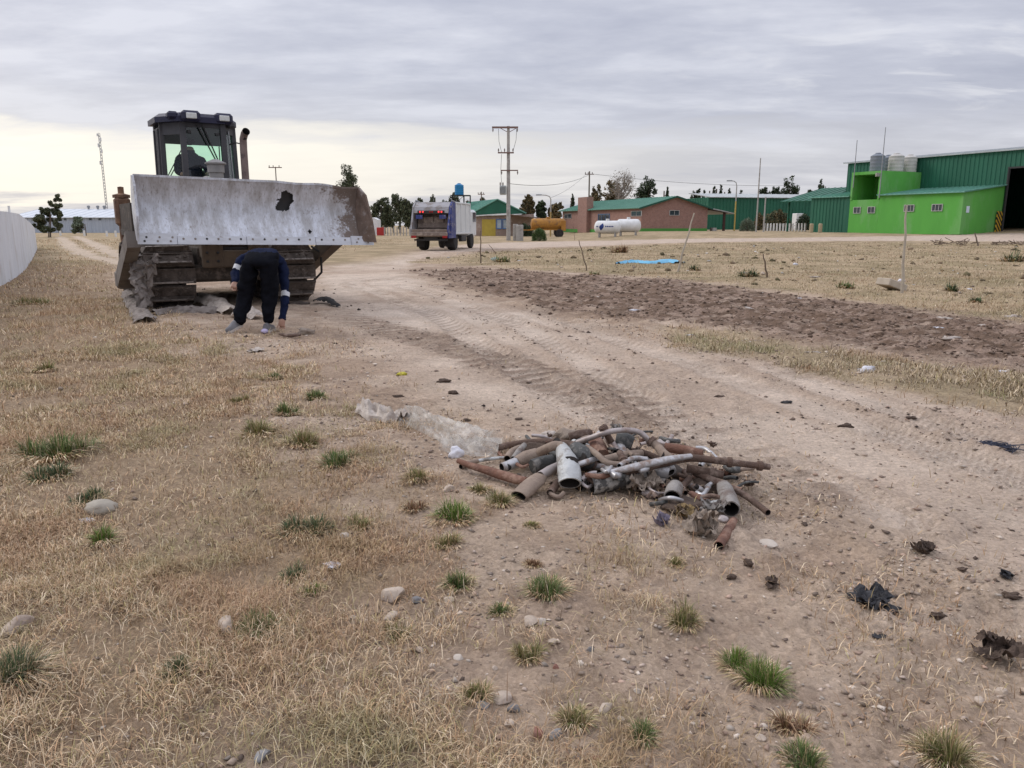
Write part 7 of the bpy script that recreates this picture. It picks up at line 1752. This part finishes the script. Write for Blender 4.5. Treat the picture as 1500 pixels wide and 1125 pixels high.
def film(name, pts, wds, seed, label, cat, m=FILM, nu=70, nv=22, amp=.05):
    P = [on(px, py, .015) for px, py in pts]; o0 = P[0].copy(); Q = cat_path(P, 10)
    L = len(Q) - 1
    def f(u, v):
        i = u * L; a = int(min(i, L - 1)); k = i - a; p = Q[a].lerp(Q[a + 1], k); t = (Q[a + 1] - Q[a]).normalized(); s_ = Vector((-t.y, t.x, 0)).normalized()
        j = u * (len(wds) - 1); b = int(min(j, len(wds) - 2)); w_ = wds[b] * (1 - (j - b)) + wds[b + 1] * (j - b)
        q = p + s_ * (v - .5) * w_ * (1 + .35 * (float(vn(np.array(u * 9), np.array(v * 2.0), seed)) - .5))
        r1 = abs(float(fbm(np.array(u * 4 + v * 1.2), np.array(v * 3.2 + u * 2.5), seed, 2)) - .5) * 2; r2 = float(fbm(np.array(u * 22), np.array(v * 9), seed + 9, 3))
        h = amp * (1 - r1) ** 2 * math.sin(math.pi * min(1, max(0, v))) ** .5 + .007 * r2
        return Vector((q.x + .006 * (r2 - .5), q.y, p.z - .012 + h)) - o0
    mb = MB(); mb.grid(f, nu, nv); o = mb.build(name, m, smooth=True, loc=o0, ang=45); tag(o, label, cat); return o
film('plastic_film', [(530, 604), (560, 612), (592, 618)], [.14, .26, .20], 4, 'dusty bunched end of torn plastic sheeting, upper left of the heap', 'plastic sheet', PLAST, 50, 18, .10)
film('plastic_film', [(585, 616), (612, 622), (640, 636), (680, 648), (718, 656)], [.20, .26, .16, .30, .26], 6, 'milky see-through plastic sheeting trailing into the heap', 'plastic sheet', FILM, 110, 30, .13)
film('plastic_film', [(650, 655), (685, 660), (735, 664)], [.16, .26, .22], 9, 'see-through plastic fold behind the reddish pipe', 'plastic sheet', FILM, 60, 20, .10)

# =================================================================== LITTER ON ROAD AND VERGE
scrapmesh(1278, 893, .115, BLK, 3, 'burnt black plastic crust on the bare earth at lower right', 'burnt plastic', 'burnt_scrap', 1, .5)
crumple('burnt_scrap', 1262, 890, (.05, .04, .028), BLK, 41, 'black lump at the left of the burnt crust', 'burnt plastic', .8); crumple('burnt_scrap', 1296, 896, (.05, .05, .025), BLK, 42, 'black lump at the right of the burnt crust', 'burnt plastic', .8)
scrapmesh(1285, 940, .036, BLK, 5, 'small flat black chip just below the burnt crust', 'chip', 'black_chip', .5, .2)
scrapmesh(1476, 847, .055, BLK, 6, 'black plastic flap near the right edge', 'plastic', 'black_chip', 1.0, .5)
scrapmesh(1352, 810, .10, BRN, 7, 'brown dried leaf like scrap on the road at right', 'scrap', 'brown_scrap', 1, .5)
scrapmesh(1466, 968, .12, BRN, 8, 'dark brown torn scrap near the lower right edge', 'scrap', 'brown_scrap', 1.2, .6)
scrapmesh(1130, 860, .055, BRN, 9, 'small brown scrap below the heap', 'scrap', 'brown_scrap', 1, .5)
crumple('dung', 1097, 832, (.03, .03, .03), BRN, 10, 'round brown clod below the heap', 'clod', .6)
crumple('dung', 1072, 852, (.028, .022, .018), BRN, 11, 'small brown clod left of the round one', 'clod', .5)
crumple('dung', 650, 562, (.09, .06, .03), BRN, 12, 'dark dung clod on the road edge above the plastic sheet', 'clod', .7)
crumple('dung', 664, 578, (.06, .05, .03), BRN, 13, 'second dark dung clod below the first', 'clod', .7)
crumple('dung', 583, 582, (.07, .03, .02), BRN, 14, 'flat brown clod above the plastic sheet end', 'clod', .7)
crumple('dung', 682, 616, (.05, .035, .02), BRN, 15, 'small clod right of the plastic sheet', 'clod', .6)
crumple('dung', 760, 614, (.05, .03, .018), BRN, 16, 'small dark clod behind the heap', 'clod', .6)
crumple('dung', 1240, 632, (.07, .04, .03), BRN, 17, 'dark clod in the middle of the road at right', 'clod', .7)
crumple('dung', 1152, 590, (.06, .03, .025), BLK, 18, 'black bit on the road, far right of the heap', 'clod', .7)
crumple('dung', 1055, 580, (.06, .03, .02), BRN, 19, 'dark bit on the road in line with the cleat marks', 'clod', .7)
crumple('dung', 720, 422, (.12, .07, .06), BRN, 20, 'dark clod at the edge of the turned soil', 'clod', .5)
crumple('dung', 1335, 612, (.06, .035, .02), BRN, 21, 'dark bit on the road left of the black threads', 'clod', .7)
crumple('yellow_scrap', 588, 550, (.05, .04, .025), mat('yellow_scrap', (0.50, 0.44, 0.05), None, 9, .7), 22, 'small yellow scrap on the road below the worker', 'scrap', .6)
crumple('dung', 1410, 840, (.03, .02, .012), BRN, 23, 'small dark bit right of the brown leaf like scrap', 'clod', .7)
crumple('dung', 1284, 870, (.03, .025, .02), BRN, 24, 'brown clod just above the burnt crust', 'clod', .7)
crumple('dung', 1375, 900, (.05, .03, .018), BRN, 25, 'brown clod right of the burnt crust', 'clod', .7)
crumple('dung', 1480, 890, (.05, .03, .02), BRN, 26, 'brown clod under the black plastic flap', 'clod', .7)
crumple('dung', 1180, 770, (.02, .05, .01), BRN, 27, 'thin dark twig like bit right of the heap', 'clod', .6)
# tangle of black threads
mb = MB(); c0 = on(1448, 655)
for i in range(64):
    a = random.uniform(0, 6.28); r0 = random.uniform(.02, .14); q = Vector((random.uniform(-.10, .10), random.uniform(-.07, .07), random.uniform(.0, .03)))
    mb.tube([q + Vector((r0 * math.cos(a + t), r0 * .5 * math.sin(a + t), .012 * math.sin(3 * t + i))) for t in (0, .5, 1.0, 1.5, 2.0, 2.5)], .0035, 4)
mb.tube([(.1, 0, .02), (.25, .04, .015), (.42, .03, .02)], .004, 4)
o = mb.build('thread_tangle', mat('blue_black_thread', (0.045, 0.05, 0.075), None, 10, .6), loc=c0); tag(o, 'tangle of blue black threads on the road near the right edge', 'threads')
# half-buried bag at left, white scraps
p = on(137, 757); o = lump('plastic_bag', p + Vector((0, .08, .03)), (.085, .06, .042), mat('buff_bag', (0.36, 0.32, 0.26), (0.28, 0.245, 0.195), 8, .6, bump=.4, bsc=18), 33, None, .2); tag(o, 'half buried buff plastic bag in the dry grass at left', 'bag')
crumple('paper', 126, 760, (.038, .022, .015), WHT, 34, 'white torn tip at the front of the half buried bag', 'paper', .4)
scrapmesh(484, 830, .06, WHT, 35, 'white thin scrap in the grass left of centre', 'paper', 'paper', .6, .2)
scrapmesh(378, 514, .16, PLAST, 36, 'pale plastic scrap on the ground below the worker', 'plastic', 'plastic_scrap', .6, .2)
crumple('cloth', 447, 490, (.13, .08, .06), CLOTHB, 37, 'brown rag heap right of the worker hand', 'cloth', .7)
S_('exhaust_pipe', [(410, 489, .05), (425, 492, .045), (440, 490, .05)], [.022, .022, .02], 'brown', 'short rusty pipe by the worker hand')
crumple('cloth', 430, 494, (.10, .05, .03), PM['tan'], 39, 'tan scrap touching the worker hand', 'cloth', .6)
# field litter
for i, (px, py, sx, m, lb) in enumerate([(1165, 388, .16, WHT, 'white plastic bag standing in the right field'), (1322, 412, .15, WHT, 'white bag caught on the long pale stick'), (1195, 407, .25, PLAST, 'pale flat litter left of the cardboard piece'),
        (1090, 400, .2, PLAST, 'pale flat litter beside the dark weed'), (1270, 546, .15, WHT, 'white crumpled bag on the road edge'), (1195, 517, .14, PLAST, 'thin pale strip of litter in the grass strip'), (1090, 454, .22, PLAST, 'pale plastic on the turned soil, left one'),
        (1170, 440, .12, WHT, 'small white scrap on the turned soil'), (1385, 468, .2, PLAST, 'grey plastic on the turned soil at right'), (1375, 482, .16, WHT, 'white strip on the turned soil at right'), (1395, 500, .2, PLAST, 'crumpled net on the turned soil at right'),
        (1485, 466, .2, PLAST, 'pale litter at the right edge of the soil'), (1470, 546, .1, WHT, 'small white scrap in the grass strip at right'), (1440, 480, .14, PLAST, 'small pale strip near the soil right edge'), (930, 457, .16, WHT, 'white flat scrap on the road edge in the middle'),
        (875, 436, .18, PLAST, 'pale litter at the near end of the soil'), (762, 382, .2, WHT, 'white litter by the far field corner'), (725, 382, .25, mat('pale_green_bag', (0.42, 0.5, 0.45), None, 6, .6), 'pale greenish bag by the far field corner'), (1420, 424, .12, WHT, 'tiny white bit in the right field'), (1010, 492, .1, WHT, 'small white bit on the road edge')]):
    sx *= .62; crumple('litter_scrap', px, py, (sx, sx * .55, sx * (.55 if 'bag' in lb else .18)), m, 60 + i, lb, 'litter', .9)
BT = mat('blue_tarp', (0.10, 0.36, 0.55), (0.15, 0.44, 0.62), 6, .5, bump=.4, bsc=12)
film('tarp_strip', [(905, 386), (930, 384), (955, 386), (978, 383), (996, 386)], [.25, .5, .45, .9, .5], 8, 'torn light blue tarp strip lying in the field', 'tarp', BT, 60, 10, .10)
p = on(1305, 425); o = MB().rbox((0, 0, .12), (.55, .40, .16), .015, Matrix.Rotation(R(18), 3, 'Y')).build('cardboard', mat('cardboard', (0.46, 0.40, 0.32), (0.38, 0.32, 0.25), 6, .9), loc=p); o.rotation_euler = (0, 0, R(20)); tag(o, 'tilted piece of pale board by the long stick', 'board')
# sticks in the field
def stick(a, b, r, m, label, Yt=None):
    p = on(*a); q = at(b[0], b[1], (Yt or p.y)) - p
    n = 6; o = MB().tube([Vector((0, 0, -.1))] + [q * (i / n) + Vector((math.sin(i * 2.1) * .015, 0, 0)) for i in range(1, n + 1)], [r] + [r * (1 - .5 * i / n) for i in range(1, n + 1)], 7).build('stick', m, smooth=True, loc=p); tag(o, label, 'stick')
PST = mat('pale_stick', (0.46, 0.41, 0.33), (0.35, 0.30, 0.24), 8, .9); DST = mat('dark_stick', (0.17, 0.125, 0.09), None, 8, .9)
stick((1321, 430), (1328, 300), .035, PST, 'long pale stick standing in the right field')
stick((992, 398), (1017, 312), .04, PST, 'pale stick leaning right, in front of the brick house')
stick((860, 396), (848, 352), .022, DST, 'thin tilted stick below the gas tanks')
stick((842, 352), (840, 330), .02, DST, 'thin short stick left of the gas tanks')
stick((1124, 407), (1118, 372), .03, DST, 'dark short stick in the right field')
stick((704, 386), (704, 338), .03, DST, 'thin grey stick at the far field corner')
stick((727, 372), (716, 358), .02, DST, 'thin leaning stick right of the far field corner')
stick((1433, 360), (1428, 341), .06, WOOD, 'short leaning wooden post near the right edge')
p = on(1395, 359); mb = MB()
for i in range(40): q = Vector((random.uniform(-1.2, 1.2), random.uniform(-.4, .4), random.uniform(0, .25))); mb.tube([q, q + Vector((random.uniform(-.6, .6), random.uniform(-.2, .2), random.uniform(-.05, .25)))], .02, 4)
o = mb.build('brushwood', DST, loc=p); tag(o, 'low heap of brushwood before the green annex', 'brushwood')
p = on(1480, 359); mb = MB()
for i in range(40): q = Vector((random.uniform(-1.2, 1.2), random.uniform(-.4, .4), random.uniform(0, .2))); mb.tube([q, q + Vector((random.uniform(-.6, .6), random.uniform(-.2, .2), random.uniform(-.05, .2)))], .02, 4)
o = mb.build('brushwood', DST, loc=p); tag(o, 'low heap of brushwood at the right edge', 'brushwood')
